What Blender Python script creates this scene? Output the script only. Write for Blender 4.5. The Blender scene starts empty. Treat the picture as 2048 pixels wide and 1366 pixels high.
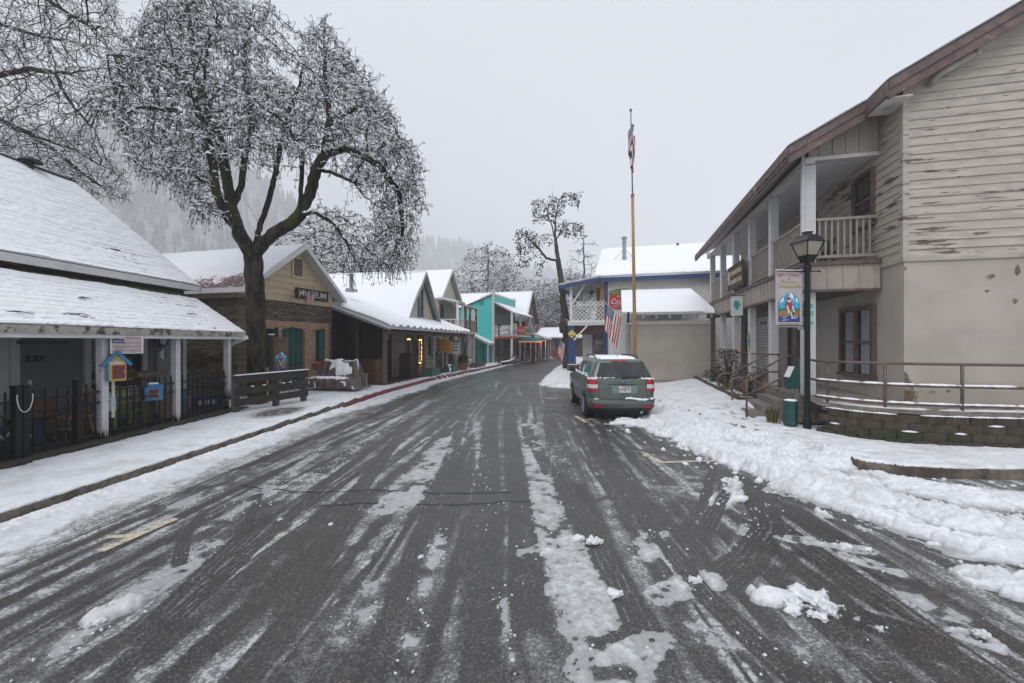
import bpy, bmesh, math, random
import numpy as np
from mathutils import Vector, Matrix, kdtree
R = math.radians
SC = bpy.context.scene
COL = SC.collection
random.seed(7)
F = 853.0            # focal length in photo pixels (15 mm on a 36 mm frame)
H = 2.0              # camera height
def G(px, py, z=0.0):
    d = F * (H - z) / (py - 683.0)
    return ((px - 1024.0) / F * d, d)
def at(px, py, d):
    return Vector(((px - 1024.0) / F * d, d, H - (py - 683.0) / F * d))

# ------------------------------------------------------------------ mesh builder
class MB:
    def __init__(s, M=None):
        s.v = []; s.f = []; s.m = []; s.M = M; s.mi = 0; s.sm = []
        s.smooth = False
    def add(s, vs, fs):
        b = len(s.v)
        if s.M is None: s.v += [tuple(p) for p in vs]
        else: s.v += [tuple(s.M @ Vector(p)) for p in vs]
        for f in fs:
            s.f.append(tuple(i + b for i in f)); s.m.append(s.mi); s.sm.append(s.smooth)
    def box(s, x0, x1, y0, y1, z0, z1):
        s.add([(x0,y0,z0),(x1,y0,z0),(x1,y1,z0),(x0,y1,z0),(x0,y0,z1),(x1,y0,z1),(x1,y1,z1),(x0,y1,z1)],
              [(0,3,2,1),(4,5,6,7),(0,1,5,4),(1,2,6,5),(2,3,7,6),(3,0,4,7)])
    def bar(s, p, q, w, h=None, up=(0,0,1)):
        p = Vector(p); q = Vector(q); h = h or w
        d = (q - p).normalized(); u = Vector(up)
        if abs(d.dot(u)) > .98: u = Vector((0,1,0))
        a = d.cross(u).normalized(); b = a.cross(d).normalized()
        vs = []
        for c in (p, q):
            for i, j in ((-1,-1),(1,-1),(1,1),(-1,1)):
                vs.append(c + a*(i*w/2) + b*(j*h/2))
        s.add(vs, [(0,1,2,3),(7,6,5,4),(0,4,5,1),(1,5,6,2),(2,6,7,3),(3,7,4,0)])
    def tube(s, pts, r, n=6, cap=True):
        pts = [Vector(p) for p in pts]
        rs = r if isinstance(r, (list, tuple)) else [r]*len(pts)
        vs = []; fs = []; prev = None
        for i, p in enumerate(pts):
            d = (pts[min(i+1, len(pts)-1)] - pts[max(i-1, 0)])
            if d.length < 1e-9: d = Vector((0,0,1))
            d.normalize()
            if prev is None:
                u = Vector((0,0,1)) if abs(d.z) < .9 else Vector((1,0,0))
                a = d.cross(u).normalized()
            else:
                a = (prev - d*prev.dot(d))
                a = a.normalized() if a.length > 1e-6 else d.orthogonal().normalized()
            prev = a; b = d.cross(a)
            for k in range(n):
                t = 2*math.pi*k/n
                vs.append(p + (a*math.cos(t) + b*math.sin(t))*rs[i])
        for i in range(len(pts)-1):
            for k in range(n):
                k2 = (k+1) % n
                fs.append((i*n+k, i*n+k2, (i+1)*n+k2, (i+1)*n+k))
        if cap:
            fs.append(tuple(range(n-1, -1, -1)))
            fs.append(tuple((len(pts)-1)*n + k for k in range(n)))
        s.add(vs, fs)
    def lathe(s, prof, n=16, c=(0,0,0)):
        vs = []; fs = []
        for r, z in prof:
            for k in range(n):
                t = 2*math.pi*k/n
                vs.append((c[0]+r*math.cos(t), c[1]+r*math.sin(t), c[2]+z))
        m = len(prof)
        for i in range(m-1):
            for k in range(n):
                k2 = (k+1) % n
                fs.append((i*n+k, i*n+k2, (i+1)*n+k2, (i+1)*n+k))
        fs.append(tuple(range(n-1,-1,-1))); fs.append(tuple((m-1)*n+k for k in range(n)))
        s.add(vs, fs)
    def prism(s, poly, d0, d1, plane='xz'):
        """extrude a 2D polygon; plane xz: (u,d,v)  yz: (d,u,v)  xy: (u,v,d)"""
        n = len(poly)
        def P(u, v, d):
            return (u,d,v) if plane == 'xz' else ((d,u,v) if plane == 'yz' else (u,v,d))
        vs = [P(u,v,d0) for u,v in poly] + [P(u,v,d1) for u,v in poly]
        fs = [tuple(range(n)), tuple(range(2*n-1, n-1, -1))]
        for k in range(n):
            k2 = (k+1) % n
            fs.append((k, k+n, k2+n, k2))
        s.add(vs, fs)
    def quad(s, a, b, c, d): s.add([a,b,c,d], [(0,1,2,3)])
    def poly(s, pts): s.add(pts, [tuple(range(len(pts)))])
    def blob(s, c, r, seed=0, sub=2, sc=(1,1,1), rough=.25):
        bm = bmesh.new(); bmesh.ops.create_icosphere(bm, subdivisions=sub, radius=1.0)
        rnd = random.Random(seed)
        ph = [rnd.uniform(0, 6.3) for _ in range(6)]
        vs = []
        for v in bm.verts:
            p = v.co
            k = 1 + rough*(.45*math.sin(11*p.x+ph[4])*math.sin(10*p.y+ph[5])*math.sin(9*p.z+ph[1]) + math.sin(3*p.x+ph[0])*math.sin(3.3*p.y+ph[1]) + .6*math.sin(6*p.z+ph[2])*math.sin(5*p.x+ph[3]) + .35*rnd.uniform(-1,1))
            vs.append((c[0]+p.x*k*r*sc[0], c[1]+p.y*k*r*sc[1], c[2]+p.z*k*r*sc[2]))
        fs = [tuple(v.index for v in f.verts) for f in bm.faces]
        bm.free()
        s.add(vs, fs)
    def text(s, txt, size, M, extrude=0.004, shear=0.0, align='CENTER', width=None):
        vs, fs = text_geo(txt, extrude/size, shear, align)
        if width:
            w = max(v[0] for v in vs) - min(v[0] for v in vs)
            k = width / (w*size)
        else: k = 1
        old = s.M; s.M = (old @ M) if old is not None else M
        s.add([(v[0]*size*k, v[1]*size, v[2]*size) for v in vs], fs); s.M = old

_tc = {}
def text_geo(txt, ex, shear, align):
    key = (txt, round(ex, 5), shear, align)
    if key in _tc: return _tc[key]
    cu = bpy.data.curves.new('t', 'FONT'); cu.body = txt; cu.size = 1; cu.extrude = ex; cu.shear = shear
    cu.align_x = align; cu.align_y = 'CENTER'; cu.resolution_u = 3; cu.offset = .004
    ob = bpy.data.objects.new('t', cu); COL.objects.link(ob)
    dg = bpy.context.evaluated_depsgraph_get()
    me = bpy.data.meshes.new_from_object(ob.evaluated_get(dg))
    out = ([tuple(v.co) for v in me.vertices], [tuple(p.vertices) for p in me.polygons])
    bpy.data.objects.remove(ob); bpy.data.curves.remove(cu); bpy.data.meshes.remove(me)
    _tc[key] = out
    return out

def frame(o, xdir, zdir):
    """matrix: local X along xdir (reading direction), local Y along zdir (up), local Z = outwards"""
    x = Vector(xdir).normalized(); y = Vector(zdir).normalized(); z = x.cross(y)
    return Matrix(((x.x,y.x,z.x,o[0]),(x.y,y.y,z.y,o[1]),(x.z,y.z,z.z,o[2]),(0,0,0,1)))

def mesh_from(name, v, f, smooth=False, recalc=False):
    me = bpy.data.meshes.new(name); me.from_pydata(v, [], f)
    if recalc:
        bm = bmesh.new(); bm.from_mesh(me); bmesh.ops.recalc_face_normals(bm, faces=bm.faces[:]); bm.to_mesh(me); bm.free()
    return me

def obj(name, mb, mats, parent=None, smooth=False, bevel=0, recalc=True):
    me = mesh_from(name, mb.v, mb.f, recalc=recalc)
    if not isinstance(mats, (list, tuple)): mats = [mats]
    for m in mats: me.materials.append(m)
    if len(mats) > 1: me.polygons.foreach_set('material_index', mb.m)
    if smooth: me.polygons.foreach_set('use_smooth', [True]*len(me.polygons))
    elif any(mb.sm): me.polygons.foreach_set('use_smooth', mb.sm)
    me.update()
    o = bpy.data.objects.new(name, me); COL.objects.link(o)
    if parent is not None: o.parent = parent
    if bevel:
        b = o.modifiers.new('b', 'BEVEL'); b.width = bevel; b.segments = 2; b.limit_method = 'ANGLE'
    return o

def tag(o, label, cat, group=None):
    o['label'] = label; o['category'] = cat
    if group: o['group'] = group
    return o
def thing(name, label, cat, loc=(0,0,0), head=0.0, group=None):
    o = bpy.data.objects.new(name, None); COL.objects.link(o)
    o.empty_display_size = .2
    o.location = loc; o.rotation_euler = (0, 0, -R(head))
    return tag(o, label, cat, group)
def struct(o, kind='structure'):
    o['kind'] = kind; return o
def W(o):
    """matrix taking world coordinates into the frame of thing o"""
    return (Matrix.Translation(o.location) @ o.rotation_euler.to_matrix().to_4x4()).inverted()
def dup(root, loc=None, rotz=None, scale=None, label=None):
    def rec(o, par):
        c = o.copy(); COL.objects.link(c)
        if par is not None: c.parent = par
        for ch in [k for k in bpy.data.objects if k.parent == o]: rec(ch, c)
        return c
    c = rec(root, None)
    if loc is not None: c.location = loc
    if rotz is not None: c.rotation_euler = (0,0,rotz)
    if scale is not None: c.scale = scale if isinstance(scale, (tuple, list)) else (scale,)*3
    if label: c['label'] = label
    return c

# ------------------------------------------------------------------ numpy noise
def _h(a, b, seed):
    n = (a*374761393 + b*668265263 + seed*1442695041) & 0xffffffff
    n = ((n ^ (n >> 13))*1274126177) & 0xffffffff
    n = (n ^ (n >> 16))
    return (n & 0xffff)/65535.0
def vnoise(x, y, seed=0):
    x = np.asarray(x, float); y = np.asarray(y, float)
    xi = np.floor(x).astype(np.int64); yi = np.floor(y).astype(np.int64)
    u = x-xi; v = y-yi; u = u*u*(3-2*u); v = v*v*(3-2*v)
    return ((_h(xi,yi,seed)*(1-u)+_h(xi+1,yi,seed)*u)*(1-v) + (_h(xi,yi+1,seed)*(1-u)+_h(xi+1,yi+1,seed)*u)*v)
def fbm(x, y, o=4, seed=0):
    t = 0; a = .5; s = 0
    for i in range(o):
        t = t + a*vnoise(x*2**i, y*2**i, seed+i*17); s += a; a *= .5
    return t/s
def cell(x, y, seed=0):
    xi = np.floor(x).astype(np.int64); yi = np.floor(y).astype(np.int64)
    best = np.full(np.shape(x), 9.0)
    for dx in (-1,0,1):
        for dy in (-1,0,1):
            a = xi+dx; b = yi+dy
            px = a+_h(a,b,seed); py = b+_h(a,b,seed+5)
            best = np.minimum(best, (px-x)**2+(py-y)**2)
    return np.sqrt(best)
def lumps(x, y, sc, seed):
    d = cell(x/sc, y/sc, seed)
    return np.sqrt(np.clip(1-(d/.85)**2, 0, 1))
def sstep(a, b, x):
    t = np.clip((x-a)/(b-a), 0, 1); return t*t*(3-2*t)

# ------------------------------------------------------------------ materials
def nmat(name):
    m = bpy.data.materials.new(name); m.use_nodes = True
    nt = m.node_tree; return m, nt, nt.nodes['Principled BSDF']
def N(nt, typ, **kw):
    n = nt.nodes.new(typ)
    for k, v in kw.items():
        if k in n.inputs: n.inputs[k].default_value = v
        else: setattr(n, k, v)
    return n
def L(nt, a, b): nt.links.new(a, b)
def c4(c): return (c[0], c[1], c[2], 1)
def coords(nt, scale=(1,1,1), kind='Object'):
    tc = N(nt, 'ShaderNodeTexCoord'); mp = N(nt, 'ShaderNodeMapping')
    mp.inputs['Scale'].default_value = scale
    L(nt, tc.outputs[kind], mp.inputs['Vector']); return mp.outputs['Vector']
def noise(nt, vec, scale, detail=4, rough=.55):
    n = N(nt, 'ShaderNodeTexNoise'); n.inputs['Scale'].default_value = scale
    n.inputs['Detail'].default_value = detail; n.inputs['Roughness'].default_value = rough
    L(nt, vec, n.inputs['Vector']); return n.outputs['Fac']
def ramp(nt, fac, a, b, ca=0.0, cb=1.0):
    n = N(nt, 'ShaderNodeMapRange'); n.inputs['From Min'].default_value = a; n.inputs['From Max'].default_value = b
    n.inputs['To Min'].default_value = ca; n.inputs['To Max'].default_value = cb
    n.interpolation_type = 'SMOOTHSTEP'
    L(nt, fac, n.inputs['Value']); return n.outputs['Result']
def mix(nt, fac, a, b):
    n = N(nt, 'ShaderNodeMix', data_type='RGBA')
    if isinstance(fac, (int, float)): n.inputs[0].default_value = fac
    else: L(nt, fac, n.inputs[0])
    for k, v in ((6, a), (7, b)):
        if isinstance(v, tuple): n.inputs[k].default_value = c4(v)
        else: L(nt, v, n.inputs[k])
    return n.outputs[2]
def math_(nt, op, a, b=None, clamp=False):
    n = N(nt, 'ShaderNodeMath', operation=op); n.use_clamp = clamp
    for k, v in ((0, a), (1, b)):
        if v is None: continue
        if isinstance(v, (int, float)): n.inputs[k].default_value = v
        else: L(nt, v, n.inputs[k])
    return n.outputs[0]
def bump(nt, b, height, strength=.3, dist=.01):
    n = N(nt, 'ShaderNodeBump'); n.inputs['Strength'].default_value = strength; n.inputs['Distance'].default_value = dist
    L(nt, height, n.inputs['Height']); L(nt, n.outputs[0], b.inputs['Normal'])
def lum(c, k): return tuple(min(1, x*k) for x in c)
_mc = {}
def M(name, col, var=.18, scale=6, rough=.6, bmp=.15, metal=0.0, stretch=(1,1,1), dirt=None, dirt_at=(.55,.75), dirt_scale=2.5, dirt_stretch=None, spec=.5):
    if name in _mc: return _mc[name]
    m, nt, b = nmat(name)
    v = coords(nt, stretch); f = noise(nt, v, scale, 6)
    c = mix(nt, ramp(nt, f, .3, .7), lum(col, 1-var), lum(col, 1+var))
    if dirt:
        v2 = coords(nt, dirt_stretch or stretch); f2 = noise(nt, v2, dirt_scale, 8, .65)
        f2 = math_(nt, 'ADD', f2, math_(nt, 'MULTIPLY', math_(nt, 'SUBTRACT', noise(nt, coords(nt), dirt_scale*.35, 3), .5), .35))
        c = mix(nt, ramp(nt, f2, *dirt_at), c, dirt)
    L(nt, c, b.inputs['Base Color'])
    b.inputs['Roughness'].default_value = rough; b.inputs['Metallic'].default_value = metal
    b.inputs['Specular IOR Level'].default_value = spec
    if bmp: bump(nt, b, noise(nt, v, scale*6, 3), bmp, .006)
    _mc[name] = m; return m
def glass(name, col=(.02,.025,.03), rough=.06):
    m, nt, b = nmat(name)
    v = coords(nt); f = noise(nt, v, 1.7, 3)
    L(nt, mix(nt, ramp(nt, f, .35, .65), lum(col, .6), lum(col, 1.5)), b.inputs['Base Color'])
    b.inputs['Roughness'].default_value = rough; b.inputs['Specular IOR Level'].default_value = .6
    return m
def emis(name, col, s):
    m, nt, b = nmat(name)
    b.inputs['Base Color'].default_value = c4(col); b.inputs['Emission Color'].default_value = c4(col)
    b.inputs['Emission Strength'].default_value = s; return m
def snow_mat(name, thin=False, dirty=False):
    m, nt, b = nmat(name)
    v = coords(nt); f = noise(nt, v, 14, 6)
    c = mix(nt, ramp(nt, f, .3, .7), (.64,.665,.71) if thin or dirty else (.80,.82,.86), (.76,.78,.815) if thin or dirty else (.87,.885,.92))
    if thin or dirty:
        g_ = ramp(nt, noise(nt, v, 2.2, 6, .65), .44, .70)
        c = mix(nt, math_(nt, 'MULTIPLY', g_, .55), c, (.40,.395,.39))
        c = mix(nt, math_(nt, 'MULTIPLY', ramp(nt, noise(nt, v, 23, 5, .7), .56, .74), .45), c, (.42,.42,.43))
    if thin:
        at_ = N(nt, 'ShaderNodeAttribute', attribute_name='th')
        f2 = noise(nt, v, 30, 4)
        t = math_(nt, 'ADD', at_.outputs['Fac'], math_(nt, 'MULTIPLY', math_(nt, 'SUBTRACT', f2, .5), .6))
        c = mix(nt, ramp(nt, t, -.05, .75), (.32,.325,.335), c)
        L(nt, ramp(nt, t, 0, 1, .32, .75), b.inputs['Roughness'])
    else: b.inputs['Roughness'].default_value = .7
    L(nt, c, b.inputs['Base Color'])
    b.inputs['Specular IOR Level'].default_value = .35
    bump(nt, b, noise(nt, v, 38 if thin or dirty else 60, 7, .65), .7 if thin or dirty else .35, .012)
    return m
SNOW = snow_mat('snow')
SLUSH = snow_mat('slush', True)
SNOWD = snow_mat('wet_snow', dirty=True)
def snowy(name, col, col2=None, lo=.2, hi=.55, stretch=(1,1,1), scale=5, rough=.9, amount=0.0, moss=None):
    """bark / foliage that carries snow on its upward faces"""
    m, nt, b = nmat(name)
    v = coords(nt, stretch); f = noise(nt, v, scale, 5)
    base = mix(nt, ramp(nt, f, .38, .62), col, col2 or lum(col, 1.7))
    if moss:
        f3 = noise(nt, v, 1.3, 5); base = mix(nt, ramp(nt, f3, .50, .60), base, moss)
    g = N(nt, 'ShaderNodeNewGeometry'); sp = N(nt, 'ShaderNodeSeparateXYZ'); L(nt, g.outputs['Normal'], sp.inputs[0])
    f2 = noise(nt, v, scale*1.6, 4)
    t = math_(nt, 'ADD', sp.outputs['Z'], math_(nt, 'MULTIPLY', math_(nt, 'SUBTRACT', f2, .5), .9))
    t = math_(nt, 'ADD', t, amount)
    L(nt, mix(nt, ramp(nt, t, lo, hi), base, (.82,.84,.88)), b.inputs['Base Color'])
    b.inputs['Roughness'].default_value = rough; b.inputs['Specular IOR Level'].default_value = .2
    bump(nt, b, f, .9, .03)
    return m
def brickmat(name, c1, c2, mortar, w, h, msize=.012, plane='yz', bmpd=.015, distort=0.0, var=.3):
    m, nt, b = nmat(name)
    tc = N(nt, 'ShaderNodeTexCoord'); sp = N(nt, 'ShaderNodeSeparateXYZ'); L(nt, tc.outputs['Object'], sp.inputs[0])
    cb = N(nt, 'ShaderNodeCombineXYZ')
    L(nt, sp.outputs['Y' if plane == 'yz' else 'X'], cb.inputs[0]); L(nt, sp.outputs['Z'], cb.inputs[1])
    vec = cb.outputs[0]
    if distort:
        nz = N(nt, 'ShaderNodeTexNoise'); nz.inputs['Scale'].default_value = 3.5; nz.inputs['Detail'].default_value = 3
        L(nt, vec, nz.inputs['Vector'])
        vm = N(nt, 'ShaderNodeVectorMath', operation='MULTIPLY_ADD')
        L(nt, nz.outputs['Color'], vm.inputs[0]); vm.inputs[1].default_value = (distort,)*3; L(nt, vec, vm.inputs[2])
        vec = vm.outputs[0]
    br = N(nt, 'ShaderNodeTexBrick'); L(nt, vec, br.inputs['Vector'])
    br.inputs['Color1'].default_value = c4(c1); br.inputs['Color2'].default_value = c4(c2); br.inputs['Mortar'].default_value = c4(mortar)
    br.inputs['Scale'].default_value = 1; br.inputs['Mortar Size'].default_value = msize; br.inputs['Brick Width'].default_value = w
    br.inputs['Row Height'].default_value = h; br.inputs['Bias'].default_value = 0; br.inputs['Mortar Smooth'].default_value = .3
    f = noise(nt, vec, 9, 6, .7)
    k = mix(nt, ramp(nt, f, .25, .75), (1-var,)*3, (1+var,)*3)
    mu = N(nt, 'ShaderNodeMix', data_type='RGBA', blend_type='MULTIPLY'); mu.inputs[0].default_value = 1
    L(nt, br.outputs['Color'], mu.inputs[6]); L(nt, k, mu.inputs[7])
    L(nt, mu.outputs[2], b.inputs['Base Color']); b.inputs['Roughness'].default_value = .85
    hgt = math_(nt, 'ADD', math_(nt, 'MULTIPLY', br.outputs['Fac'], -1.0), math_(nt, 'MULTIPLY', f, .6))
    bump(nt, b, hgt, .9, bmpd)
    return m

WHITE = M('white_paint', (.66,.66,.66), .06, 5, .5, .1, dirt=(.42,.40,.37), dirt_at=(.58,.8))
OFFWHITE = M('aged_white', (.56,.54,.52), .08, 6, .6, .15, dirt=(.3,.26,.22), dirt_at=(.58,.78))
BLACKM = M('black_iron', (.007,.0075,.009), .2, 10, .5, .1, spec=.3)
BROWNW = M('brown_trim', (.115,.075,.07), .3, 7, .65, .25, dirt=(.30,.24,.22), dirt_at=(.6,.75))
DARKW = M('dark_wood', (.045,.03,.022), .35, 6, .75, .3)
GREYW = M('grey_weathered_wood', (.075,.064,.056), .35, 5, .8, .3, stretch=(1,1,6))
GALV = M('galvanised_metal', (.35,.37,.39), .15, 5, .35, .05, metal=.8)
CONC = M('concrete', (.20,.18,.16), .2, 9, .85, .3, dirt=(.09,.08,.07), dirt_at=(.5,.75))
DGLASS = glass('dark_glass')

# ------------------------------------------------------------------ shared builders
def siding(mb, z0, z1, pitch, Lf, Rf, P, proud=.016, wob=.0):
    """lap boards. P(u, out, z) -> point ; Lf/Rf(z) give horizontal limits"""
    z = z0; rnd = random.Random(int(z0*100)+3)
    while z < z1 - 1e-4:
        zt = min(z+pitch, z1)
        a0, b0, a1, b1 = Lf(z), Rf(z), Lf(zt), Rf(zt)
        if b0 - a0 > .01:
            if b1 < a1: b1 = a1 = (a1+b1)/2
            o = proud + rnd.uniform(0, wob)
            t = .004
            mb.add([P(a0,o,z),P(b0,o,z),P(b1,t,zt),P(a1,t,zt),P(a0,0,z),P(b0,0,z)], [(0,1,2,3),(4,5,1,0)])
        z = zt
def sheet(mb, o, u, v, nu, nv, tf, back=.02):
    """snow sheet over a sloped plane: o + i*u + j*v, offset along the normal by tf(U,V) metres (arrays)"""
    o = np.array(o, float); u = np.array(u, float); v = np.array(v, float)
    n = np.cross(u, v); n /= np.linalg.norm(n)
    if n[2] < 0: n = -n
    lu = np.linalg.norm(u); lv = np.linalg.norm(v)
    a, b = np.meshgrid(np.linspace(0,1,nu+1), np.linspace(0,1,nv+1), indexing='ij')
    t = tf(a*lu, b*lv)
    pts = o + a[...,None]*u + b[...,None]*v + t[...,None]*n
    vs = [tuple(p) for p in pts.reshape(-1,3)]
    fs = []
    for i in range(nu):
        for j in range(nv):
            k = i*(nv+1)+j
            fs.append((k, k+nv+1, k+nv+2, k+1))
    m = len(vs)
    # skirt
    edge = [(i,0) for i in range(nu+1)] + [(nu,j) for j in range(1,nv+1)] + [(i,nv) for i in range(nu-1,-1,-1)] + [(0,j) for j in range(nv-1,0,-1)]
    for i, j in edge:
        q = o + u*(i/nu) + v*(j/nv) - n*back
        vs.append(tuple(q))
    E = len(edge)
    for k in range(E):
        k2 = (k+1) % E
        i, j = edge[k]; i2, j2 = edge[k2]
        fs.append((i*(nv+1)+j, i2*(nv+1)+j2, m+k2, m+k))
    mb.add(vs, fs)
# ================================================================== camera, world, light
cam = bpy.data.cameras.new('camera'); co = bpy.data.objects.new('camera', cam); COL.objects.link(co)
cam.lens = 15.0; cam.sensor_width = 36; cam.clip_end = 3000; cam.clip_start = .05
co.location = (0, 0, H); co.rotation_euler = (R(90), 0, 0); SC.camera = co

wd = bpy.data.worlds.new('World'); SC.world = wd; wd.use_nodes = True
nt = wd.node_tree; bg = nt.nodes['Background']
sky = N(nt, 'ShaderNodeTexSky', sky_type='NISHITA'); sky.sun_disc = False
SUN_EL, SUN_AZ = 56, 205
sky.sun_elevation = R(SUN_EL); sky.sun_rotation = R(SUN_AZ); sky.dust_density = 4
tc = N(nt, 'ShaderNodeTexCoord'); sp = N(nt, 'ShaderNodeSeparateXYZ'); L(nt, tc.outputs['Generated'], sp.inputs[0])
up = ramp(nt, sp.outputs['Z'], 0.0, .75)
cl = noise(nt, tc.outputs['Generated'], 1.6, 4)
ov = mix(nt, up, (7.3,7.65,8.4), (7.6,8.0,8.8))
ov = mix(nt, math_(nt, 'MULTIPLY', ramp(nt, cl, .35, .7), .25), ov, (6.2,6.6,7.5))
dk = math_(nt, 'ADD', ramp(nt, sp.outputs['X'], .05, .85, 0, .20), ramp(nt, sp.outputs['X'], -.15, -.85, 0, .10))
ov = mix(nt, dk, ov, (0.0,0.02,0.12))
L(nt, mix(nt, .93, sky.outputs[0], ov), bg.inputs['Color'])
bg.inputs['Strength'].default_value = .088
sl = bpy.data.lights.new('sun', 'SUN'); sl.energy = 1.5; sl.angle = R(50); sl.color = (1, .97, .93)
so = bpy.data.objects.new('sun', sl); COL.objects.link(so)
az = R(SUN_AZ)
sd = Vector((math.sin(az)*math.cos(R(SUN_EL)), math.cos(az)*math.cos(R(SUN_EL)), math.sin(R(SUN_EL))))
so.rotation_euler = sd.to_track_quat('Z', 'Y').to_euler(); so.location = (0, -5, 40)
SC.view_settings.view_transform = 'Standard'; SC.view_settings.look = 'None'
SC.view_settings.gamma = 1; SC.view_settings.exposure = .24
SC.cycles.use_denoising = True
SC.cycles.max_bounces = 6; SC.cycles.diffuse_bounces = 3; SC.cycles.glossy_bounces = 3; SC.cycles.transparent_max_bounces = 6

# ================================================================== ground layout
KL = np.array([(-5.7,-30),(-5.6,-5),(-5.55,3),(-5.5,4.6),(-5.32,7.7),(-5.12,11.6),(-4.88,16),(-4.2,21),(-2.4,28.5),(-0.6,36),(2.7,46),(6,52)])
KR = np.array([(5.43,6.56),(5.25,7.3),(5.07,8.2),(4.86,11),(4.6,14),(4.45,16.8),(3.7,17.8),(2.55,18.6),(2.05,20),(2.2,22.5),(3.1,27.5),(4.0,33),(5.2,38),(8.0,46),(10,52)])
KRC = np.array([(30,5.9),(14,6.02),(9,6.1),(7.4,6.15),(6.4,6.2),(5.8,6.33),(5.43,6.56)])
def KLx(y): return np.interp(y, KL[:,1], KL[:,0])
def KRx(y): return np.interp(y, KR[:,1], KR[:,0])
def KCy(x): return np.interp(x, KRC[::-1,0], KRC[::-1,1])
HC, HS = math.cos(R(14.5)), math.sin(R(14.5))
def hall_local(x, y):
    return (x-6.58)*HC-(y-9.5)*HS, (x-6.58)*HS+(y-9.5)*HC
def plaza_z(x, y):
    lx, ly = hall_local(x, y)
    return .14 + .26*sstep(-2.6,-.8,lx)*sstep(.1,1.6,ly)*(1-sstep(8.5,10.5,ly))

# base sheet
mb = MB(); mb.quad((-900,-400,-.03),(900,-400,-.03),(900,1300,-.03),(-900,1300,-.03))
struct(obj('ground', mb, SNOW))
# pavements
mb = MB(); mb.poly([(p[0],p[1],.14) for p in KL] + [(-4,52,.14),(-60,52,.14),(-60,-30,.14)])
PAVE = M('wet_concrete_pavement', (.13,.12,.11), .3, 14, .6, .35, dirt=(.05,.045,.04), dirt_at=(.5,.7))
struct(obj('pavement', mb, PAVE))
mb = MB(); mb.poly([(p[0],p[1],.14) for p in KRC] + [(p[0],p[1],.14) for p in KR[1:]] + [(60,52,.14),(60,5.9,.14)])
struct(obj('pavement', mb, PAVE))
def kerb(name, pts, side, mat, h=.146):
    pts = [Vector((p[0],p[1],0)) for p in pts]
    mb = MB(); n = len(pts); rows = []
    for i, p in enumerate(pts):
        d = (pts[min(i+1,n-1)]-pts[max(i-1,0)]).normalized(); nn = Vector((-d.y, d.x, 0))*side
        a = p - nn*.004; b = p + nn*.16
        rows.append([(a.x,a.y,-.02),(a.x,a.y,h-.02),(a.x+nn.x*.02,a.y+nn.y*.02,h),(b.x,b.y,h),(b.x,b.y,.1)])
    vs = [q for r in rows for q in r]; fs = []
    for i in range(n-1):
        for k in range(4): fs.append((i*5+k,(i+1)*5+k,(i+1)*5+k+1,i*5+k+1))
    mb.add(vs, fs); return struct(obj(name, mb, mat))
KERBM = M('kerb_concrete', (.16,.135,.11), .3, 12, .8, .4, dirt=(.06,.05,.04), dirt_at=(.45,.65))
KRED = M('red_kerb_paint', (.20,.025,.035), .25, 9, .55, .2, dirt=(.07,.03,.03), dirt_at=(.55,.72))
yy = np.concatenate([np.arange(-8,12.9,.4),[12.9]]); kerb('kerb', [(float(KLx(y)),float(y)) for y in yy], 1, KERBM)
yy = np.arange(12.9,36.01,.5); kerb('red_kerb', [(float(KLx(y)),float(y)) for y in yy], 1, KRED)
def dense(P, k=6):
    t = np.arange(len(P)); tt = np.linspace(0, len(P)-1, (len(P)-1)*k+1)
    return np.stack([np.interp(tt,t,P[:,0]), np.interp(tt,t,P[:,1])],1)
kerb('kerb', [tuple(p) for p in np.concatenate([KRC, KR[1:]])], -1, KERBM)

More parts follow.
